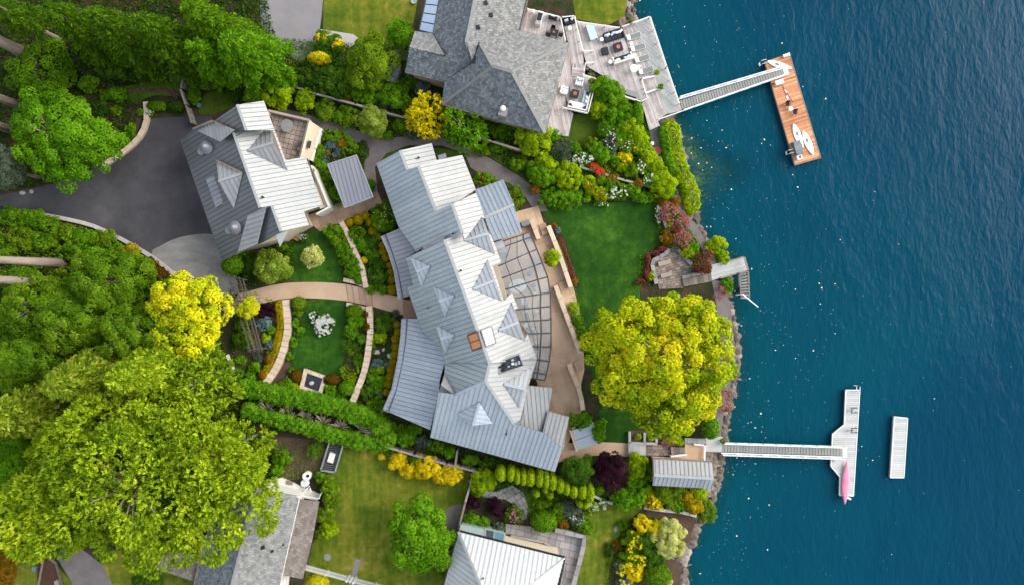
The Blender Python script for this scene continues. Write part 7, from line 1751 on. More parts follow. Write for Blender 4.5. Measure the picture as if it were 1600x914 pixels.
# hillside flower garden
S_([
 (834, 220, 27, 26, 3.0, 'bush', 'lime', 'loose olive yellow tree like shrub below the shingled eave'), (866, 213, 13, 12, 1.6, 'bush', 'green', 'mid green shrub at the end of the rosy deck'), (882, 237, 16, 15, 1.8, 'spray', 'grey', 'grey green feathery shrub above the lime yellow one'), (852, 258, 18, 15, 2.0, 'bush', 'lime', 'olive shrub between bright green and lime yellow ones'),
 (843, 273, 20, 21, 2.4, 'bush', 'green', 'bright green dense shrub at the left end of the hillside'), (888, 277, 26, 20, 2.4, 'bush', 'lime', 'big lime yellow azalea in the middle of the hillside', dict(leaf=.17)), (922, 290, 12, 16, 1.6, 'bush', 'lime', 'olive and rust shrub right of the lime azalea', dict(fl=('orange', 30, .14))), (938, 305, 11, 13, 1.5, 'bush', 'lime', 'orange tipped lime shrub at the lawn edge', dict(fl=('orange', 25, .14))),
 (880, 311, 38, 15, 1.6, 'bush', 'green', 'long low bright green mound above the main lawn', dict(leaf=.17)), (835, 297, 9, 7, .8, 'bush', 'green', 'low red flowered plant by the grey path', dict(fl=('redf', 18, .16))), (906, 301, 5, 4, .8, 'bush', 'green', 'small red flowered plant at the mound end', dict(fl=('redf', 14, .16))),
 (912, 250, 16, 13, 1.4, 'bush', 'mid', 'white flowered dark shrub above the red flower strip', dict(fl=('white', 62, .14))), (896, 254, 8, 8, 1.0, 'bush', 'grey', 'white flowered grey shrub left of the dark one', dict(fl=('white', 28, .12))), (938, 240, 18, 16, 2.0, 'bush', 'green', 'mid green shrub in the middle of the flower hillside'),
 (928, 262, 9, 7, 1.2, 'bush', 'green', 'vivid red flower clump beside the low rail fence, upper end', dict(fl=('redf', 60, .17))), (940, 270, 10, 6, 1.2, 'bush', 'green', 'vivid red flower clump beside the low rail fence, lower end', dict(fl=('redf', 60, .17))), (956, 279, 14, 7, 1.1, 'bush', 'rust', 'orange brown clump on the low rail fence'), (938, 283, 10, 9, 1.2, 'bush', 'mid', 'deep green shrub under the red flowers'),
 (955, 288, 12, 8, 1.2, 'bush', 'mid', 'deep green shrub under the orange clump'), (963, 301, 20, 12, 1.3, 'bush', 'mid', 'white rose bush by the main lawn edge', dict(fl=('white', 49, .14))), (938, 318, 12, 4, .6, 'bush', 'green', 'low white flowered edging at the lawn', dict(fl=('white', 16, .11))), (997, 288, 9, 8, 1.2, 'bush', 'orange', 'orange brown shrub at the right end of the rail fence'),
 (985, 298, 15, 10, 1.4, 'bush', 'green', 'bright green shrub below the orange brown one'), (1006, 309, 18, 9, 1.3, 'bush', 'green', 'bright low shrub at the top right of the main lawn'), (1036, 290, 22, 20, 2.2, 'bush', 'lime', 'olive green shrub mass beside the ivy bank'), (1015, 282, 12, 12, 1.6, 'bush', 'green', 'white rose shrub on the slope', dict(fl=('white', 28, .14))),
 (1003, 262, 10, 12, 1.4, 'bush', 'olive', 'yellow green shrub with white roses further up the slope', dict(fl=('white', 18, .14))), (1010, 253, 8, 7, 1.2, 'bush', 'olive', 'yellow tipped shrub at the edge of the slope hedge', dict(fl=('gold', 20, .16))), (976, 246, 12, 9, 1.4, 'bush', 'yellow', 'bright yellow flowered shrub on the slope'), (972, 262, 9, 8, 1.2, 'bush', 'lime', 'lime yellow shrub below the bright yellow one'),
 (988, 266, 12, 12, 1.4, 'bush', 'olive', 'olive grass like shrub in the slope middle'), (990, 232, 10, 8, 1.4, 'bush', 'olive', 'orange tipped shrub near the slope hedge', dict(fl=('gold', 16, .18))), (955, 225, 14, 16, 1.6, 'bush', 'grey', 'mixed pale flower clump below the deck slope', dict(fl=('white', 21, .10))), (948, 205, 12, 14, 1.6, 'bush', 'green', 'white flowered shrub at the small lawn edge', dict(fl=('white', 28, .10))),
 (968, 213, 12, 14, 1.6, 'bush', 'green', 'bright green shrub on the slope under the deck'), (960, 250, 10, 10, 1.2, 'bush', 'green', 'mid green shrub in the slope middle'), (922, 225, 13, 9, 1.2, 'bush', 'olive', 'olive low shrub at the foot of the small lawn'), (900, 234, 10, 8, 1.2, 'bush', 'green', 'mid green low shrub at the foot of the small lawn'),
 (948, 143, 25, 21, 3.0, 'bush', 'green', 'large bright green dome shrub under the deck corner', dict(leaf=.17)), (935, 170, 15, 15, 2.0, 'bush', 'lime', 'lime shrub beside the lounge deck corner'), (930, 150, 11, 14, 1.8, 'bush', 'var', 'pale yellow green shrub beside the lounge deck rail'), (925, 117, 10, 7, 1.6, 'grass', 'cream', 'tuft of pale ornamental grass by the deck stairs', dict(name='ornamental_grass', cat='grass clump', dens=2)),
 (955, 185, 20, 22, 2.0, 'bush', 'green', 'bright green shrub mass halfway down the deck slope'), (975, 178, 16, 20, 2.0, 'bush', 'green', 'fresh green slope shrub near the dark clipped hedge'), (985, 200, 16, 20, 1.8, 'bush', 'lime', 'lime green slope shrub by the path'), (998, 222, 13, 18, 1.8, 'bush', 'lime', 'lime slope shrub lower by the path'),
 (1012, 246, 10, 14, 1.6, 'bush', 'lime', 'lime slope shrub next to the lower white lamp'), (996, 180, 9, 24, 2.0, 'ball', 'green', 'dark clipped hedge beside the lower deck steps'), (970, 200, 11, 12, 1.6, 'bush', 'green', 'mid green filler shrub on the deck slope'), (975, 228, 14, 12, 1.5, 'bush', 'olive', 'pale mixed shrub on the slope', dict(fl=('white', 14, .10))),
])
# ivy bank along the water
def hedge(label, pts, hw, h, pal, name='hedge', cat='hedge', leaf=.2, z0=0.0, dens=1.0, seg=None, group=None, wob=.12, style='leaf'):
 rng = nrng(); ln = smooth_line(pts); zc = z0 + h * .7; Q = np.array([P(x, y, zc)[:2] for x, y in ln]); HW = wr(hw, zc)
 d = np.diff(Q, axis=0); L = np.linalg.norm(d, axis=1); cum = np.concatenate([[0], np.cumsum(L)]); tot = cum[-1]
 area = tot * (2 * HW + 2 * h); n = int(dens * 4.2 * area / (leaf * leaf * .62)); n = min(n, 40000)
 s = rng.uniform(0, tot, n); i = np.clip(np.searchsorted(cum, s) - 1, 0, len(d) - 1); t = (s - cum[i]) / L[i]
 c = Q[i] + d[i] * t[:, None]; u = d[i] / L[i][:, None]; nn = np.stack([-u[:, 1], u[:, 0]], 1)
 a = rng.uniform(-.25, np.pi + .25, n); f = (1 + .5 * wob * (np.sin(s * 1.3) + np.sin(s * 3.7 + 2 * np.sin(a * 2)) + np.sin(s * 8 + a * 5))) * rng.uniform(.8, 1.05, n)
 ca, sa = np.cos(a), np.sin(a); k = np.sign(ca) * np.abs(ca) ** .7
 end = np.minimum(s, tot - s); e = np.sqrt(np.clip(end / (HW * .9), .05, 1))
 pts3 = np.concatenate([c + nn * (k * HW * f * e)[:, None], (z0 + h * np.clip(.12 + .88 * np.abs(sa) ** .6 * f * e, .05, 1.25) * np.where(sa < 0, .2, 1))[:, None]], 1)
 nr = np.concatenate([nn * ca[:, None], np.maximum(sa, 0)[:, None] + .25], 1) + rdir(rng, n) * .6
 base = P(*pts[0], z0); lump = .5 + .5 * np.sin(s * 3.3 + k * 2.5) * np.cos(s * 1.7 + k * 4)
 if style == 'frond':
  al = unit(np.concatenate([nn * (k * .9)[:, None], np.full((n, 1), -.1)], 1) + rdir(rng, n) * .6)
  o = leaf_mesh(name, pts3, nr, leaf * 1.7 * rng.uniform(.7, 1.3, n), leaf * .5, .35 * lump + rng.uniform(0, .65, n), LM[pal], loc=base, along=al)
 else: o = leaf_mesh(name, pts3, nr, leaf * rng.uniform(.7, 1.35, n), leaf * .66, .4 * lump + rng.uniform(0, .6, n), LM[pal], loc=base)
 return tag(o, label, cat, group)
hedge('broad lime ivy bank along the water below the gangway deck', [(1046, 186), (1050, 212), (1055, 240), (1062, 266), (1076, 290), (1080, 315), (1081, 336)], 14, 1.6, 'lime', name='ivy_bank', leaf=.24, z0=-.9, wob=.10)
hedge('continuous bright green bank of ground cover on the slope between deck steps and flower hillside', [(958, 150), (975, 175), (993, 205), (1010, 238), (1030, 268), (1050, 296)], 13, 1.3, 'lime', name='planted_bank', leaf=.2)
hedge('green strip of ivy on the path side of the ivy bank', [(1036, 195), (1040, 225), (1046, 255), (1056, 275)], 7, 1.5, 'green', name='ivy_bank', leaf=.22, z0=-.4)
hedge('thick olive green bank between the slope path and the ivy', [(1040, 280), (1052, 300)], 12, 1.5, 'olive', name='ivy_bank', leaf=.22, z0=-.1)
hedge('clipped bright hedge, upper strip of the double hedge below the fountain', [(362, 607), (400, 610), (432, 618), (475, 626), (513, 634), (552, 646), (586, 660), (606, 678)], 14.5, 2.4, 'hedge', leaf=.24, style='frond')
hedge('looser bright hedge, lower strip of the double hedge by the patchy lawn', [(375, 634), (410, 650), (445, 659), (477, 668), (515, 679), (549, 687), (580, 693), (604, 690), (610, 672)], 12, 2.2, 'hedge', leaf=.24, style='frond')
for k, (x, y) in enumerate(((418, 640), (449, 647), (477, 652.5), (506, 661.5), (533, 667), (563, 672), (584, 681))):
 b = MB(); c = P(x, y, .5); rr = random.Random(k)
 for i in range(15):
  a = -math.pi * (.02 + .96 * i / 14) + rr.random() * .3 if i < 11 else rr.random() * 6.28; L_ = .8 + rr.random() * .8
  a = -a
  p1 = c + Vector((math.cos(a) * L_ * .5, math.sin(a) * L_ * .5, .75)); p2 = c + Vector((math.cos(a) * L_, math.sin(a) * L_, 1.25 + rr.random() * .3)); b.tube([c, p1, p2], [.08, .055, .03], 5)
  b.tube([p1, p1 + Vector((math.cos(a + .5) * .5, math.sin(a + .5) * .5, .4))], [.04, .02], 4)
 b.tube([Vector((c.x, c.y, -.05)), c + Vector((0, 0, .1))], [.14, .11], 7)
 o = b.build('twiggy_shrub', MT['twig'], loc=(c.x, c.y, 0)); tag(o, ORD[k] + ' bare twiggy shrub from the left in the dark gap of the double hedge', 'shrub', 'bare shrubs in the gap of the double hedge')
hedge('gold and orange clipped hedge along the curved tan wall', [(435, 468), (438, 492), (437, 515), (430, 545), (420, 570), (409, 590)], 6.5, .9, 'ball', leaf=.15, name='golden_hedge')
shrub(421, 562, 8, 9, 1.0, 'ball', 'rust', 'orange rust dome in the gold hedge near its middle'); shrub(411, 586, 7, 8, 1.0, 'ball', 'orange', 'orange dome at the lower end of the gold hedge')
# garden west of the metal house
YG = 'yellow ball shrubs along the curved metal roof'
for k, (x, y, r) in enumerate(((546, 348, 7), (559, 343, 9), (572, 338, 7), (578.5, 348, 6.5), (583, 362, 7.5), (590.8, 371, 6.5), (597, 383.4, 5.5), (599, 393.5, 7), (603, 403.5, 6.5), (608.5, 415, 5.5), (610.5, 426, 6.5), (612, 437, 7), (613, 452, 8))):
 shrub(x, y, r, r, 1.1, 'ball', 'ball', ORD[k] + ' yellow olive clipped ball from the top along the upper curved metal roof', group=YG, name='clipped_ball', leaf=.13)
for k, (x, y, r) in enumerate(((620, 507, 6), (622, 518.5, 6.5), (618.5, 529.5, 7), (618.5, 542, 7), (617, 554, 7), (615, 565, 7), (612, 577, 7.5), (610, 589, 7.5), (607, 600, 7), (604, 612, 6))):
 shrub(x, y, r, r, 1.1, 'ball', 'ball', ORD[k] + ' yellow olive clipped ball from the top along the lower curved metal roof', group='yellow ball shrubs along the lower metal roof', name='clipped_ball', leaf=.13)
S_([
 (602, 339, 20, 25, 2.6, 'bush', 'mid', 'large dense green shrub between courtyard and the big metal roof', dict(leaf=.16, fl=('cream', 40, .08))), (365, 415, 18, 16, 2.2, 'ball', 'green', 'bright green dome at the corner of the garage house', dict(leaf=.2)), (391, 420, 14, 22, 1.6, 'bush', 'dark', 'dark shrub left of the variegated shrub tree'), (450, 402, 8, 14, 1.2, 'bush', 'deep', 'dark shrub right of the variegated shrub tree'),
 (440, 388, 10, 7, 1.0, 'bush', 'mid', 'mid green plant under the garage gable'), (474, 372, 10, 7, .7, 'bush', 'deep', 'low white flecked plant by the swing seat', dict(fl=('white', 20, .09))), (382, 400, 9, 8, 1.2, 'bush', 'mid', 'small mid green shrub under the garage roof corner'),
 (520, 364, 15, 12, 1.4, 'bush', 'green', 'green shrub at the top of the strip between upper lawn and tan wall'), (529, 377, 14, 12, 1.4, 'bush', 'mid', 'mid green shrub second down the strip beside the upper lawn'), (538, 392, 15, 12, 1.4, 'bush', 'green', 'green shrub third down the strip beside the upper lawn'), (546, 408, 15, 12, 1.5, 'bush', 'mid', 'mid green shrub fourth down the strip beside the upper lawn'), (551, 424, 14, 11, 1.3, 'bush', 'green', 'green shrub fifth down the strip beside the upper lawn'), (561, 437, 8, 8, .9, 'ball', 'green', 'small bright ball at the lower end of the strip'), (527, 360, 7, 7, 1.2, 'bush', 'lime', 'lime plant at the head of the strip near the courtyard'), (556, 432, 7, 6, .8, 'bush', 'mid', 'small filler plant near the path corner'),
 (569.5, 406.5, 5.5, 5.5, .9, 'ball', 'gold', 'single small golden ball beside the tan wall'), (559, 366, 14, 12, 1.2, 'bush', 'mid', 'mid green shrub inside the ball bed, top'), (567, 383, 14, 12, 1.2, 'bush', 'green', 'fresh green shrub inside the ball bed, upper'), (582, 379, 12, 14, 1.4, 'bush', 'deep', 'deep green shrub beside the upper yellow balls'), (582, 396, 12, 10, 1.2, 'bush', 'mid', 'mid green shrub in the middle of the ball bed'), (592, 413.5, 13, 11, 1.3, 'bush', 'deep', 'bluish dome shrub in the ball bed'), (592, 434, 18, 16, 1.4, 'bush', 'deep', 'broad dark dome shrub at the lower end of the ball bed'), (580, 450, 8, 8, .9, 'bush', 'mid', 'mid green shrub at the path end of the ball bed'), (598.5, 453, 8, 7, .9, 'bush', 'green', 'bright shrub beside the last upper yellow ball'),
 (601, 503, 16, 15, 1.5, 'bush', 'deep', 'dark dome shrub at the head of the lower ball bed'), (595, 527, 11, 9, 1.0, 'bush', 'lime', 'lime leaved plant in the lower ball bed'), (588, 567, 9, 7, .8, 'bush', 'blue', 'pale blue flowered plant by the large round stone'), (594, 578, 8, 6, .8, 'bush', 'lime', 'small lime plant by the pale blue one'), (590, 598, 14, 13, 1.2, 'bush', 'green', 'fresh green dome in the lower ball bed'), (603, 570, 5, 5, .7, 'bush', 'blue', 'tiny blue grey plant by the yellow balls'), (580, 585, 9, 12, .9, 'bush', 'mid', 'mid green plant beside the long tan wall'), (575, 612, 12, 12, 1.1, 'bush', 'deep', 'deep green shrub near the wall foot'), (590, 632, 16, 13, 1.1, 'bush', 'mid', 'mid green shrub at the low end of the ball bed'), (591, 612, 8, 6, .7, 'bush', 'blue', 'blue flowered plant low in the ball bed'), (600, 640, 10, 7, .7, 'bush', 'mid', 'white flecked low plant under the curved roof end', dict(fl=('white', 16, .12))), (578, 543, 8, 12, .8, 'bush', 'mid', 'mid green shrub between stones and tan wall'), (584, 524, 8, 12, .9, 'bush', 'mid', 'mid green plant above the large round stone'), (618, 489, 6, 5, .8, 'bush', 'grey', 'grey green plant at the path and roof corner'),
 (553.5, 487, 14, 12, 1.3, 'ball', 'mid', 'clipped green dome right of the sunken lawn, top'), (556, 503, 13, 11, 1.2, 'bush', 'green', 'fresh green shrub below the clipped dome'), (549, 519, 11, 11, 1.0, 'bush', 'green', 'bright leafy shrub halfway down the sunken lawn edge'), (573, 491, 6.5, 7, 1.0, 'ball', 'brown', 'brown clipped ball against the long tan wall, upper'), (575, 510, 7, 9, 1.0, 'ball', 'brown', 'brown clipped ball against the long tan wall, lower'), (552, 543, 13, 10, 1.0, 'spray', 'mid', 'fern like shrub right of the sunken lawn'), (566, 529, 7, 7, .8, 'bush', 'green', 'small bright plant by the tan wall'), (562, 563, 9, 14, .9, 'grass', 'green', 'bright fern clump against the long tan wall', dict(name='fern', cat='fern', dens=2)), (546, 582, 12, 14, 1.0, 'spray', 'lime', 'yellowish feathery shrub near the fountain'), (542, 606, 13, 12, 1.5, 'ball', 'green', 'bright clipped ball between fountain and long tan wall'), (519, 593, 14, 9, .9, 'ball', 'brown', 'brown green low mound right of the fountain'), (517, 609, 11, 9, .9, 'bush', 'green', 'bright low shrub below the fountain right side'), (463, 588, 10, 11, .9, 'ball', 'brown', 'brown green low mound left of the fountain'), (450, 599, 9, 9, 1.0, 'bush', 'green', 'bright low shrub below the curved wall end'), (441, 604, 10, 7, .8, 'bush', 'olive', 'olive low shrub at the hedge near the curved wall end'), (460, 606, 8, 8, .9, 'bush', 'lime', 'lime low shrub left below the fountain'), (505, 622, 12, 6, .7, 'bush', 'lime', 'low lime plants under the fountain edge'), (530, 620, 9, 7, .8, 'bush', 'mid', 'mid green low shrub near the blue pot'),
 (466.5, 474, 12, 11, 1.3, 'ball', 'olive', 'olive clipped ball at the top left of the sunken lawn'), (466, 489, 8, 6, .8, 'bush', 'mid', 'low plant under the olive ball'), (462, 504, 6.5, 7, .8, 'bush', 'green', 'small fresh plant on the left edge of the sunken lawn, upper'), (469, 517, 8, 7, .8, 'bush', 'green', 'small fresh plant on the left edge of the sunken lawn, middle'), (458, 534, 8, 8, .8, 'bush', 'green', 'small fresh plant on the left edge of the sunken lawn, lower'), (453, 557, 6, 6, .7, 'bush', 'green', 'small fresh plant in the bark mulch by the sunken lawn'), (455, 580, 5, 5, .6, 'bush', 'mid', 'tiny plant above the left brown mound'),
 (504, 505, 20, 19, 1.1, 'bush', 'deep', 'round white flowering bush standing alone in the sunken lawn', dict(fl=('white', 210, .19), name='flowering_bush')),
 (415.5, 484, 15, 12, .9, 'bush', 'purple', 'dark purple leaved plant by the arbour and gold hedge'), (412.6, 507, 12, 11, .9, 'bush', 'blue', 'blue grey hosta clump beside the arbour'), (424, 538, 9, 9, .8, 'bush', 'blue', 'blue grey hosta beside the gold hedge'), (416, 529, 8, 7, .9, 'bush', 'lime', 'small lime ball between two blue hostas'), (425, 516, 7, 8, .9, 'bush', 'mid', 'small green plant beside the gold hedge'), (376, 562, 9, 8, 1.0, 'bush', 'green', 'bright shrub in the red soil left of the arbour foot'), (398, 573, 10, 9, 1.0, 'bush', 'green', 'bright shrub in the red soil, right'), (392, 587, 8, 8, .9, 'bush', 'green', 'bright small shrub near the hedge end'), (374, 583, 8, 8, .9, 'bush', 'green', 'bright small shrub by the white wall stub'), (381, 530, 14, 16, 1.4, 'bush', 'mid', 'mid green shrub right of the golden tree'), (376, 508, 9, 10, 1.2, 'bush', 'mid', 'mid green shrub under the arbour'), (404, 560, 8, 6, .6, 'bush', 'grey', 'grey ground plant under the arbour foot'), (395, 548, 7, 6, .6, 'spray', 'grey', 'grey feathery plant by the arbour foot'), (352, 595, 12, 8, 1.2, 'bush', 'mid', 'mid green shrub at the hedge start'), (420, 553, 5, 5, .7, 'bush', 'mid', 'small mid green plant inside the gold hedge curve'), (345, 575, 10, 14, 1.4, 'bush', 'deep', 'dark shrub under the golden tree by the white stub'),
])
# around and below the metal house
S_([
 (628, 675, 12, 11, 1.2, 'bush', 'mid', 'mid green shrub under the curved roof corner'), (648, 671, 12, 9, 1.3, 'bush', 'green', 'fresh green shrub under the lower curved roof'), (634, 684, 16, 13, 1.5, 'bush', 'green', 'fresh green rounded shrub near the fence corner'), (660, 690, 14, 9, 1.0, 'bush', 'grey', 'grey green low shrub along the fence below the house'), (682, 697, 14, 9, 1.0, 'bush', 'mid', 'mid green low shrub along the fence below the house'), (703, 705, 11, 12, 1.4, 'bush', 'green', 'bright round shrub left of the cross fence'), (735, 718, 13, 9, 1.0, 'bush', 'green', 'bright low shrub right of the cross fence'), (762, 722, 16, 9, 1.0, 'bush', 'deep', 'dark low shrub under the house eave, right'), (782, 726, 12, 7, .9, 'bush', 'deep', 'dark low shrub at the arborvitae row start'), (612, 668, 9, 9, .9, 'bush', 'mid', 'mid green plant at the hedge end'),
 (596, 713, 6, 4, .9, 'bush', 'yellow', 'tiny yellow flowered sprig below the hedge end'), (622, 719, 14, 14, 2.0, 'bush', 'gold', 'golden yellow rhododendron first in the row along the fence'), (638, 736, 12, 11, 1.8, 'bush', 'gold', 'golden rhododendron lower left in the row by the fence'), (666, 728, 20, 18, 2.2, 'bush', 'gold', 'golden rhododendron in the middle of the row by the fence'), (690, 745, 15, 12, 1.8, 'bush', 'gold', 'golden rhododendron lower right in the row by the fence'), (707, 740, 16, 15, 2.0, 'bush', 'gold', 'golden rhododendron last in the row by the fence corner'), (650, 716, 11, 7, 1.2, 'bush', 'green', 'fresh green shrub behind the golden rhododendrons'), (612, 706, 7, 5, .9, 'bush', 'green', 'small green shrub by the fence corner'),
 (697, 848, 12, 24, 1.8, 'bush', 'olive', 'olive yellow shrub between fresh green tree and white hip roof', dict(fl=('gold', 60, .18))), (690, 890, 8, 12, 1.2, 'bush', 'olive', 'olive shrub at the bottom beside the white hip roof'), (697, 868, 7, 8, 1.4, 'bush', 'gold', 'golden clump beside the white hip roof'),
 (515, 758, 15, 14, 1.8, 'bush', 'olive', 'olive shrub at the top of the row beside the brown porch roof'), (517, 780, 15, 14, 1.8, 'bush', 'olive', 'olive shrub second in the row beside the brown porch roof'), (508, 803, 13, 14, 1.8, 'bush', 'olive', 'olive shrub third in the row beside the brown porch roof'), (515, 826, 14, 13, 1.6, 'bush', 'lime', 'lime olive shrub last in the row beside the brown porch roof'), (500, 835, 8, 9, 1.2, 'bush', 'olive', 'small olive shrub at the porch roof corner'), (501, 745, 9, 9, 1.2, 'bush', 'green', 'bright shrub beside the water tanks'), (497, 910, 17, 14, 1.3, 'ball', 'yellow', 'yellow speckled ball below the picket fence', dict(leaf=.22)),
 (489, 706, 10, 10, .9, 'spray', 'green', 'palm like green plant in the bare soil'), (440, 715, 14, 16, 1.4, 'bush', 'mid', 'mid green shrub at the foot of the huge fir'), (432, 735, 10, 12, 1.3, 'bush', 'green', 'fresh green shrub beside the white porch'), (228, 908, 26, 10, 1.4, 'bush', 'deep', 'dark green shrub at the bottom edge left of the porch'), (12, 885, 14, 30, 1.2, 'bush', 'rust', 'mottled reddish green heather at the bottom left edge'), (66, 868, 8, 6, .7, 'bush', 'mid', 'low plants in the raised bed'),
])
# neighbour's garden with the arborvitae row
AG = 'arborvitae columns in the row below the metal house'
for k, (x, y, rx, ry) in enumerate(((783, 741, 9, 14), (798.7, 741, 7.5, 14), (808.8, 746, 6, 13), (818, 747, 6, 14), (828.5, 748, 9, 14), (843, 749, 7.5, 15), (853, 752, 6.5, 15), (863, 754, 7.5, 15), (875, 759, 8, 14), (884.5, 763, 6, 13), (895.5, 767, 7.5, 13), (909, 768, 9, 14), (920.5, 771, 7.5, 18))):
 shrub(x, y - 3, rx, ry * .85, 4.2, 'ball', 'lime', ORD[k] + ' lime arborvitae column from the left in the tight row below the metal house', group=AG, name='arborvitae', leaf=.17, cat='shrub')
for k, (x, y) in enumerate(((838, 771), (852, 765), (859, 774), (905, 786), (914, 789))):
 shrub(x, y - 3, 5.5, 6, 3.2, 'ball', 'lime', ORD[k] + ' small lime arborvitae from the left standing in front of the row', group='small arborvitae in front of the row', name='arborvitae', leaf=.16)
S_([
 (754.5, 751, 18, 19, 2.8, 'bush', 'lime', 'loose yellow green shrub at the left end of the arborvitae row'), (744, 767, 9, 8, 1.0, 'bush', 'green', 'bright lime plant below the loose shrub by the fence'), (740.5, 785, 13, 10, 1.0, 'bush', 'purple', 'dark red leaved shrub against the fence'), (774.5, 793, 15, 14, 1.1, 'bush', 'purple', 'dark red leaved dome beside the flagstone path'), (803, 803, 14, 15, 1.2, 'bush', 'deep', 'mixed flower mound by the flagstone path', dict(fl=('pinkf', 40, .12))), (735, 810, 14, 9, 1.0, 'bush', 'green', 'bright green low shrub above the glazed lean-to, left'), (755, 816, 12, 8, 1.0, 'bush', 'green', 'bright green low shrub above the glazed lean-to, right'), (778.5, 824, 11, 9, .9, 'bush', 'grey', 'grey green low shrub at the glazed lean-to end'), (850, 814, 21, 17, 2.0, 'ball', 'green', 'bright green round dome on the flagstone terrace edge', dict(leaf=.2)),
 (890, 795, 18, 14, 1.4, 'bush', 'grey', 'grey green shrub in the bed at the lawn corner'), (901, 809, 14, 11, 1.2, 'bush', 'grey', 'pale grey shrub in the bed near the terrace wall', dict(fl=('white', 20, .10))), (872, 800, 14, 14, 1.2, 'bush', 'mid', 'mid green shrub between the dome and the grey shrub'), (915, 822, 14, 12, 1.2, 'bush', 'mid', 'mid green shrub at the corner of the terrace wall'), (880, 816, 8, 9, .9, 'bush', 'rust', 'orange tipped plant right of the round dome'), (926, 790, 10, 9, 1.0, 'bush', 'var', 'pale flower tuft at the end of the arborvitae row', dict(fl=('white', 26, .10))), (845, 786, 14, 8, .9, 'bush', 'mid', 'mid green low plant under the arborvitae'), (915, 805, 9, 8, .8, 'bush', 'olive', 'olive plant at the lawn edge'), (942, 783, 9, 5, .8, 'bush', 'mid', 'white flowered plant on the short pale wall', dict(fl=('white', 26, .10))),
])
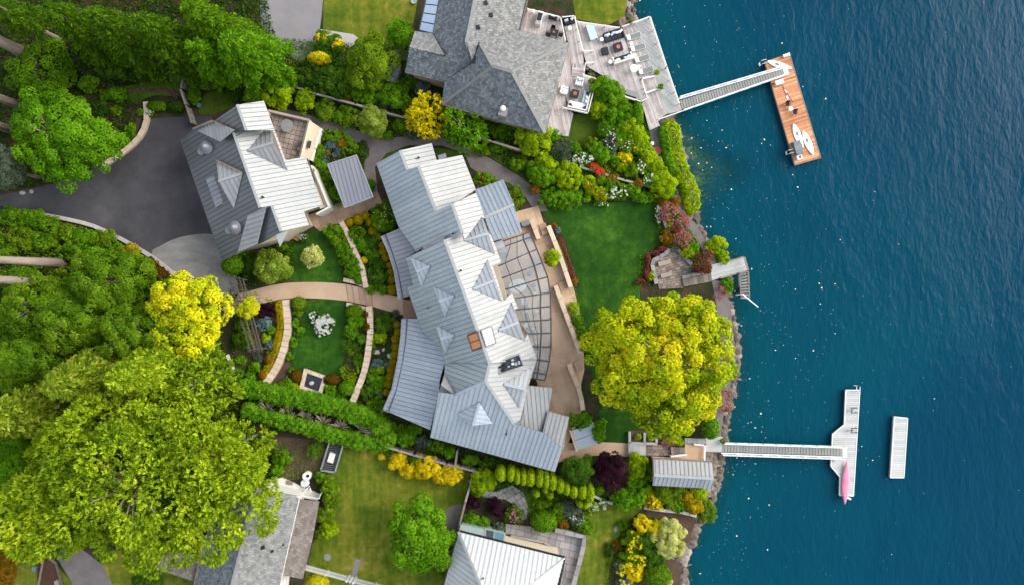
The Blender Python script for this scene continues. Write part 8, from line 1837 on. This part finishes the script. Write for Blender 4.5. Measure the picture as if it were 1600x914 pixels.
# boathouse garden and lower shore
S_([
 (907, 657, 19, 13, 1.8, 'bush', 'green', 'round green bush touching the metal lidded tub'), (935.5, 672, 11, 18, 1.6, 'bush', 'green', 'green shrub between the tub and the huge maple'), (935, 766, 9, 7, 1.0, 'ball', 'green', 'small bright ball below the purple maple'), (993.5, 728, 18, 18, 2.0, 'bush', 'lime', 'lime clipped hedge block beside the purple maple, upper part'), (994, 748, 15, 14, 1.8, 'bush', 'green', 'green lower part of the hedge block beside the purple maple'), (982.5, 775.5, 27, 19, 2.2, 'bush', 'green', 'large bright green rhododendron below the hedge block', dict(leaf=.22)), (1016, 741, 6, 10, 1.0, 'bush', 'olive', 'olive plant left of the boathouse wall'), (1014, 727, 6, 8, 1.0, 'bush', 'mid', 'mid green plant at the boathouse corner'),
 (1021, 783, 15, 12, 1.6, 'bush', 'ball', 'orange tipped olive shrub first along the pale wall', dict(fl=('gold', 40, .16))), (1032, 769, 15, 14, 1.6, 'bush', 'olive', 'olive shrub below the boathouse, left'), (1047, 780, 14, 14, 1.6, 'bush', 'olive', 'olive shrub along the pale wall, second'), (1057, 768, 15, 12, 1.5, 'bush', 'olive', 'olive shrub below the boathouse, middle'), (1062, 789, 12, 10, 1.2, 'bush', 'green', 'fresh green shrub along the pale wall'), (1074, 776, 14, 13, 1.6, 'bush', 'ball', 'golden olive shrub below the boathouse, right'), (1084, 789, 14, 13, 1.6, 'bush', 'ball', 'golden olive shrub at the right end of the pale wall'), (1092, 772, 13, 12, 1.5, 'bush', 'lime', 'lime gold shrub nearest the rocks below the boathouse'), (1104, 800, 16, 20, 1.6, 'bush', 'olive', 'brown olive shrub hanging over the water below the boathouse', dict(z0=-.8)), (1010, 765, 9, 12, 1.4, 'bush', 'olive', 'olive shrub between rhododendron and boathouse'),
 (1003, 818, 13, 13, 1.8, 'bush', 'gold', 'golden shrub at the top of the mixed bed by the rocks'), (1024, 826, 16, 14, 1.8, 'bush', 'yellow', 'yellow shrub between golden shrub and pale lime dome'), (1044, 842, 26, 32, 2.8, 'bush', 'cream', 'large pale lime dome shrub beside the shore rocks', dict(leaf=.16)), (1010, 848, 18, 21, 2.0, 'bush', 'deep', 'blue green leaved shrub left of the pale lime dome'), (990, 845, 18, 19, 1.6, 'bush', 'olive', 'yellow flowered shrub in the mixed bed, upper', dict(fl=('gold', 40, .2))), (1022, 868, 18, 15, 2.0, 'bush', 'deep', 'dark blue green shrub below the pale lime dome'), (986, 872, 19, 17, 1.6, 'bush', 'mid', 'yellow flowered shrub in the mixed bed, middle', dict(fl=('gold', 40, .2))), (970, 888, 12, 14, 1.3, 'bush', 'grey', 'grey green flowering shrub in the mixed bed', dict(fl=('yellow', 30, .18))), (992, 893, 14, 16, 1.8, 'bush', 'gold', 'golden shrub at the lower end of the mixed bed'), (975, 908, 14, 9, 1.2, 'bush', 'blue', 'blue grey shrub at the bottom of the mixed bed', dict(fl=('gold', 20, .18))), (1004, 872, 10, 12, 1.5, 'bush', 'olive', 'olive shrub in the middle of the mixed bed', dict(fl=('gold', 24, .2))),
 (1028, 899, 21, 18, 2.4, 'ball', 'mid', 'dark clipped egg shaped bush at the bottom by the rocks', dict(leaf=.2)), (1043, 908, 8, 8, 1.4, 'bush', 'cream', 'pale cream plant right of the egg shaped bush'), (973, 820, 11, 11, 1.0, 'grass', 'mid', 'spiky dark leaved clump at the lawn edge', dict(name='spiky_plant', cat='plant', dens=2)), (978, 833, 8, 9, .9, 'grass', 'mid', 'lower spiky clump beside the grey boulder', dict(name='spiky_plant', cat='plant', dens=2)), (966, 850, 8, 10, .8, 'bush', 'brown', 'brown green low plant along the lawn edge'),
 (950, 860, 6, 12, .6, 'bush', 'dark', 'dark low edging plant at the bright lawn'), (997, 682, 5, 4.5, .5, 'bush', 'lime', 'lime water plant in the left planter box', dict(z0=.2)), (1017, 684, 5, 4.5, .5, 'bush', 'lime', 'lime water plant in the right planter box', dict(z0=.2)), (1045, 690, 12, 5, .7, 'bush', 'rose', 'pinkish plant above the brick landing'), (1062, 690, 8, 5, .8, 'bush', 'lime', 'lime plant above the dark wooden steps'), (1110, 668, 14, 18, 2.0, 'ball', 'green', 'bright clipped dome at the shore side of the maple', dict(leaf=.2)), (1130, 689, 4, 4, .8, 'bush', 'olive', 'small olive tuft at the shore landing'),
])
# lakeside patio garden
S_([
 (1047, 330, 14, 14, 1.6, 'spray', 'rose', 'rosy feathery Japanese maple at the top of the lakeside strip'), (1064, 349, 12, 12, 1.5, 'spray', 'rose', 'darker rosy feathery shrub second down the lakeside strip'), (1066, 372, 13, 13, 1.6, 'spray', 'rose', 'rosy feathery shrub third down the lakeside strip'), (1056, 358, 9, 9, 1.3, 'spray', 'red', 'deep red feathery shrub between the rosy ones'), (1094, 411, 15, 17, 1.8, 'spray', 'red', 'deep red spreading Japanese maple beside the jetty'), (1047, 351, 6, 8, 1.0, 'bush', 'lime', 'small lime shrub left of the rosy shrubs'), (1042, 372, 10, 12, 1.2, 'bush', 'rust', 'golden brown shrub at the lawn corner'), (1053, 368, 6, 7, 1.0, 'bush', 'lime', 'lime shrub between golden brown and rosy shrubs'), (1075, 394, 10, 12, 1.2, 'bush', 'lime', 'lime shrub beside the patio wall'), (1083, 388, 9, 9, 1.1, 'bush', 'green', 'green shrub beside the gravel shore path'), (1106, 420, 6, 6, .9, 'bush', 'green', 'small green dome at the jetty corner'), (1036, 318, 8, 6, 1.0, 'bush', 'rust', 'orange brown low shrub at the top of the lakeside strip'), (1056, 316, 7, 7, 1.0, 'bush', 'rust', 'rusty shrub by the top of the gravel path'),
 (1028, 335, 4, 14, .6, 'bush', 'mid', 'white flowered edging along the right side of the main lawn', dict(fl=('white', 60, .11))), (1024, 396, 8, 4, .8, 'bush', 'red', 'dark red low shrub along the patio wall, upper'), (1012, 406, 4, 11, .8, 'bush', 'red', 'dark red low shrub along the patio wall, left'), (1011, 428, 4, 13, .8, 'bush', 'red', 'dark red low shrub along the patio wall, lower'), (1034, 389, 7, 4, .8, 'bush', 'red', 'dark red low shrub near the golden brown shrub'), (1017, 432, 5, 7, .8, 'bush', 'lime', 'lime plant beside the patio wall'), (1000, 440, 8, 4, .7, 'bush', 'red', 'dark red low shrub at the edge of the maple'),
 (1119, 386, 15, 18, 1.6, 'bush', 'lime', 'big lime ivy mound on the shore above the jetty', dict(leaf=.24, z0=-.7)), (1130, 402, 10, 10, 1.5, 'bush', 'lime', 'lime ivy mound nearest the jetty', dict(leaf=.24, z0=-.7)), (1136, 446, 9, 13, 1.4, 'bush', 'green', 'bright green mound below the jetty', dict(leaf=.22, z0=-.7)), (1126, 459, 6, 8, .8, 'spray', 'rose', 'pale rosy plant on the shore path below the jetty'), (1131, 628, 8, 16, 1.0, 'spray', 'rose', 'rosy shrub on the shore at the right of the maple'), (1136, 566, 5, 9, .8, 'spray', 'rose', 'small rosy shrub on the shore beside the maple'),
])
# terrace planting strips
hedge('strip of rust red bedding plants along the lawn side of the terrace wall', [(874, 372), (882, 396), (891, 420), (898, 442)], 4.5, .35, 'red', name='bedding_strip', cat='flower bed', leaf=.13)
hedge('narrow bright green edging strip between red bedding and terrace wall', [(869, 376), (878, 400), (887, 424)], 2.8, .4, 'green', name='edging_strip', leaf=.13)
S_([(895, 481, 9, 9, 1.1, 'bush', 'lime', 'lime shrub first along the dark edged terrace wall'), (902, 500, 10, 11, 1.2, 'bush', 'green', 'bright green shrub second along the dark edged terrace wall'), (909, 522, 10, 12, 1.3, 'bush', 'green', 'bright green shrub third along the dark edged terrace wall'), (914, 540, 9, 9, 1.2, 'bush', 'green', 'bright green shrub last along the dark edged terrace wall'), (899, 440, 5, 5, .5, 'bush', 'rust', 'brown plant at the end of the red bedding strip')])
# driveway bank: loose shrubs in the left wood
bank = [(20, 338, 26, 16, 'mid', 'mid green shrub at the left end of the driveway kerb'), (52, 342, 20, 14, 'green', 'fresh green shrub near the left end of the driveway kerb'), (80, 352, 20, 14, 'mid', 'mid green shrub second along the driveway kerb'), (38, 372, 24, 18, 'olive', 'olive shrub above the upper leaning trunk'), (70, 378, 22, 15, 'mid', 'mid green shrub between kerb and leaning trunk'), (108, 366, 20, 14, 'olive', 'olive shrub third along the driveway kerb'),
  (135, 372, 22, 15, 'green', 'fresh green shrub in the middle of the kerb bank'), (165, 375, 20, 14, 'olive', 'olive shrub along the kerb bank, right of middle'), (118, 392, 24, 15, 'mid', 'mid green shrub below the kerb middle'), (150, 398, 24, 16, 'green', 'fresh green shrub on the bank right of the leaning trunks'), (183, 398, 22, 16, 'mid', 'mid green shrub on the bank below the kerb curve'), (205, 393, 16, 11, 'ball', 'golden olive low shrub along the kerb curve'), (214, 415, 20, 14, 'mid', 'mid green shrub beside the golden tree on the bank'), (232, 414, 15, 10, 'brown', 'brown green low shrub at the kerb end'), (250, 428, 14, 9, 'brown', 'brown green low shrub near the golden tree and kerb'),
  (10, 395, 18, 16, 'mid', 'mid green shrub at the left edge above the trunk'), (90, 426, 18, 8, 'olive', 'olive strip of shrub between the two leaning trunks'), (35, 426, 30, 7, 'mid', 'low green plants between the two leaning trunks'), (110, 452, 24, 16, 'green', 'fresh green shrub at the foot of the leaning trunks'), (25, 455, 26, 12, 'dark', 'dark shrub below the lower leaning trunk'), (245, 448, 22, 16, 'green', 'fresh green shrub between kerb end and golden tree')]
for (x, y, rx, ry, pal, lb) in bank: shrub(x, y, rx, ry, 1.8, 'bush', pal, lb, leaf=.26)
# ------------------------------------------------------------------ ground cover, one mass per bed type
def cover(polys, pal, dens, leaf, hmax, name='ground_cover', seed=1, holes=()):
 rng = np.random.default_rng(seed); out = []
 for poly in polys:
  a = np.array(poly, float); x0, y0 = a.min(0); x1, y1 = a.max(0)
  n = int(dens * (x1 - x0) * (y1 - y0) / 144)
  x = rng.uniform(x0, x1, n); y = rng.uniform(y0, y1, n); k = in_poly(x, y, poly) & (x < shore_x(y) - 10)
  for h in holes: k &= ~in_poly(x, y, h)
  out.append(np.stack([x[k], y[k]], 1))
 q = np.vstack(out); n = len(q); X = (q[:, 0] - 800) / 12; Y = (457 - q[:, 1]) / 12
 lump = .5 + .25 * (np.sin(X * 2.1 + np.sin(Y * 1.3) * 2) + np.sin(Y * 2.6 + np.sin(X * 1.9) * 2))
 pts = np.stack([X, Y, .05 + hmax * np.clip(lump, 0, 1) * rng.uniform(.3, 1, n)], 1)
 tone = .5 + .5 * np.sin(X * .9 + 3 * np.sin(Y * .5)) * np.cos(Y * .8)
 o = leaf_mesh(name, pts, rdir(rng, n) * .7 + [0, 0, .8], leaf * rng.uniform(.6, 1.4, n), leaf * .6, .45 * tone + rng.uniform(0, .55, n), LM[pal])
 o['kind'] = 'stuff'
 return o
POOLS = [[(330, 182), (345, 180), (430, 350), (380, 400), (350, 410)], COURT, TERRACE]
cover([[(-60, -40), (410, -40), (440, 100), (445, 165), (300, 100), (290, 130), (240, 126), (180, 138), (215, 165), (212, 210), (160, 255), (40, 296), (-60, 305)]], 'dark', 26, .34, .7, seed=2)
cover([[(-60, 330), (62, 338), (150, 360), (197, 384), (235, 408), (272, 436), (340, 470), (362, 600), (380, 640), (420, 690), (420, 760), (300, 840), (150, 850), (-60, 840)]], 'wood', 34, .3, 1.3, seed=3)
cover([[(440, 60), (500, 66), (570, 70), (640, 80), (636, 115), (690, 166), (850, 212), (838, 245), (790, 232), (745, 216), (640, 190), (560, 168), (445, 136)], [(450, 142), (560, 172), (640, 194), (690, 212), (600, 214), (540, 200), (470, 176)]], 'mid', 40, .26, .5, seed=4)
cover([[(745, 220), (812, 244), (856, 262), (850, 315), (842, 298), (800, 268), (760, 242)], [(500, 205), (556, 222), (572, 262), (560, 300), (530, 330), (505, 300), (492, 262)]], 'green', 46, .2, .35, seed=5)
cover([[(820, 205), (850, 212), (886, 218), (918, 234), (946, 200), (925, 180), (935, 125), (975, 155), (1000, 165), (1014, 204), (1020, 240), (1036, 270), (1060, 300), (1040, 318), (980, 314), (930, 316), (860, 322), (838, 290)]], 'green', 80, .2, .9, seed=6)
cover([[(1020, 316), (1052, 306), (1070, 340), (1090, 372), (1108, 415), (1086, 425), (1068, 396), (1050, 384), (1034, 392), (1030, 360)], [(1000, 398), (1014, 402), (1016, 446), (996, 448)]], 'olive', 40, .2, .4, seed=7)
cover([[(440, 382), (470, 366), (460, 400), (455, 440), (400, 446), (370, 440), (360, 405)], [(512, 350), (534, 350), (562, 415), (560, 440), (534, 430), (528, 395)], [(542, 352), (580, 340), (600, 372), (620, 462), (580, 455), (572, 425), (560, 385)]], 'mid', 50, .2, .4, seed=8)
cover([[(585, 482), (624, 492), (626, 540), (600, 645), (560, 632), (575, 580), (582, 520)], [(545, 480), (572, 486), (572, 520), (560, 580), (545, 625), (500, 620), (515, 592), (530, 588), (545, 550)], [(458, 470), (475, 474), (468, 520), (458, 560), (470, 590), (465, 612), (440, 612), (455, 560)]], 'deep', 40, .18, .35, seed=9)
cover([[(360, 440), (432, 470), (436, 540), (410, 595), (360, 605)]], 'mid', 22, .2, .3, seed=10)
cover([[(606, 645), (670, 672), (870, 740), (880, 716), (905, 716), (900, 760), (780, 740), (606, 690)]], 'dark', 46, .2, .35, seed=11)
cover([[(425, 690), (506, 692), (498, 745), (430, 752)], [(745, 740), (925, 775), (930, 800), (905, 830), (830, 822), (820, 775), (760, 765), (730, 815), (735, 770)]], 'green', 26, .2, .3, seed=12)
cover([[(940, 716), (1018, 716), (1020, 760), (1110, 765), (1096, 806), (1006, 792), (930, 772), (930, 740)]], 'mid', 46, .22, .45, seed=13)
cover([[(955, 830), (1000, 800), (1060, 812), (1060, 860), (1040, 880), (1010, 880), (1010, 930), (940, 930)]], 'green', 44, .2, .5, seed=14)
cover([[(1104, 370), (1124, 388), (1136, 410), (1116, 410), (1100, 380)]], 'lime', 40, .22, .5, seed=15)
cover([[(-60, 840), (20, 850), (22, 930), (-60, 930)]], 'rust', 40, .22, .4, seed=16)
cover([[(870, 352), (880, 372), (900, 446), (912, 500), (925, 560), (915, 575), (895, 480), (885, 420)]], 'mid', 16, .16, .2, seed=17)
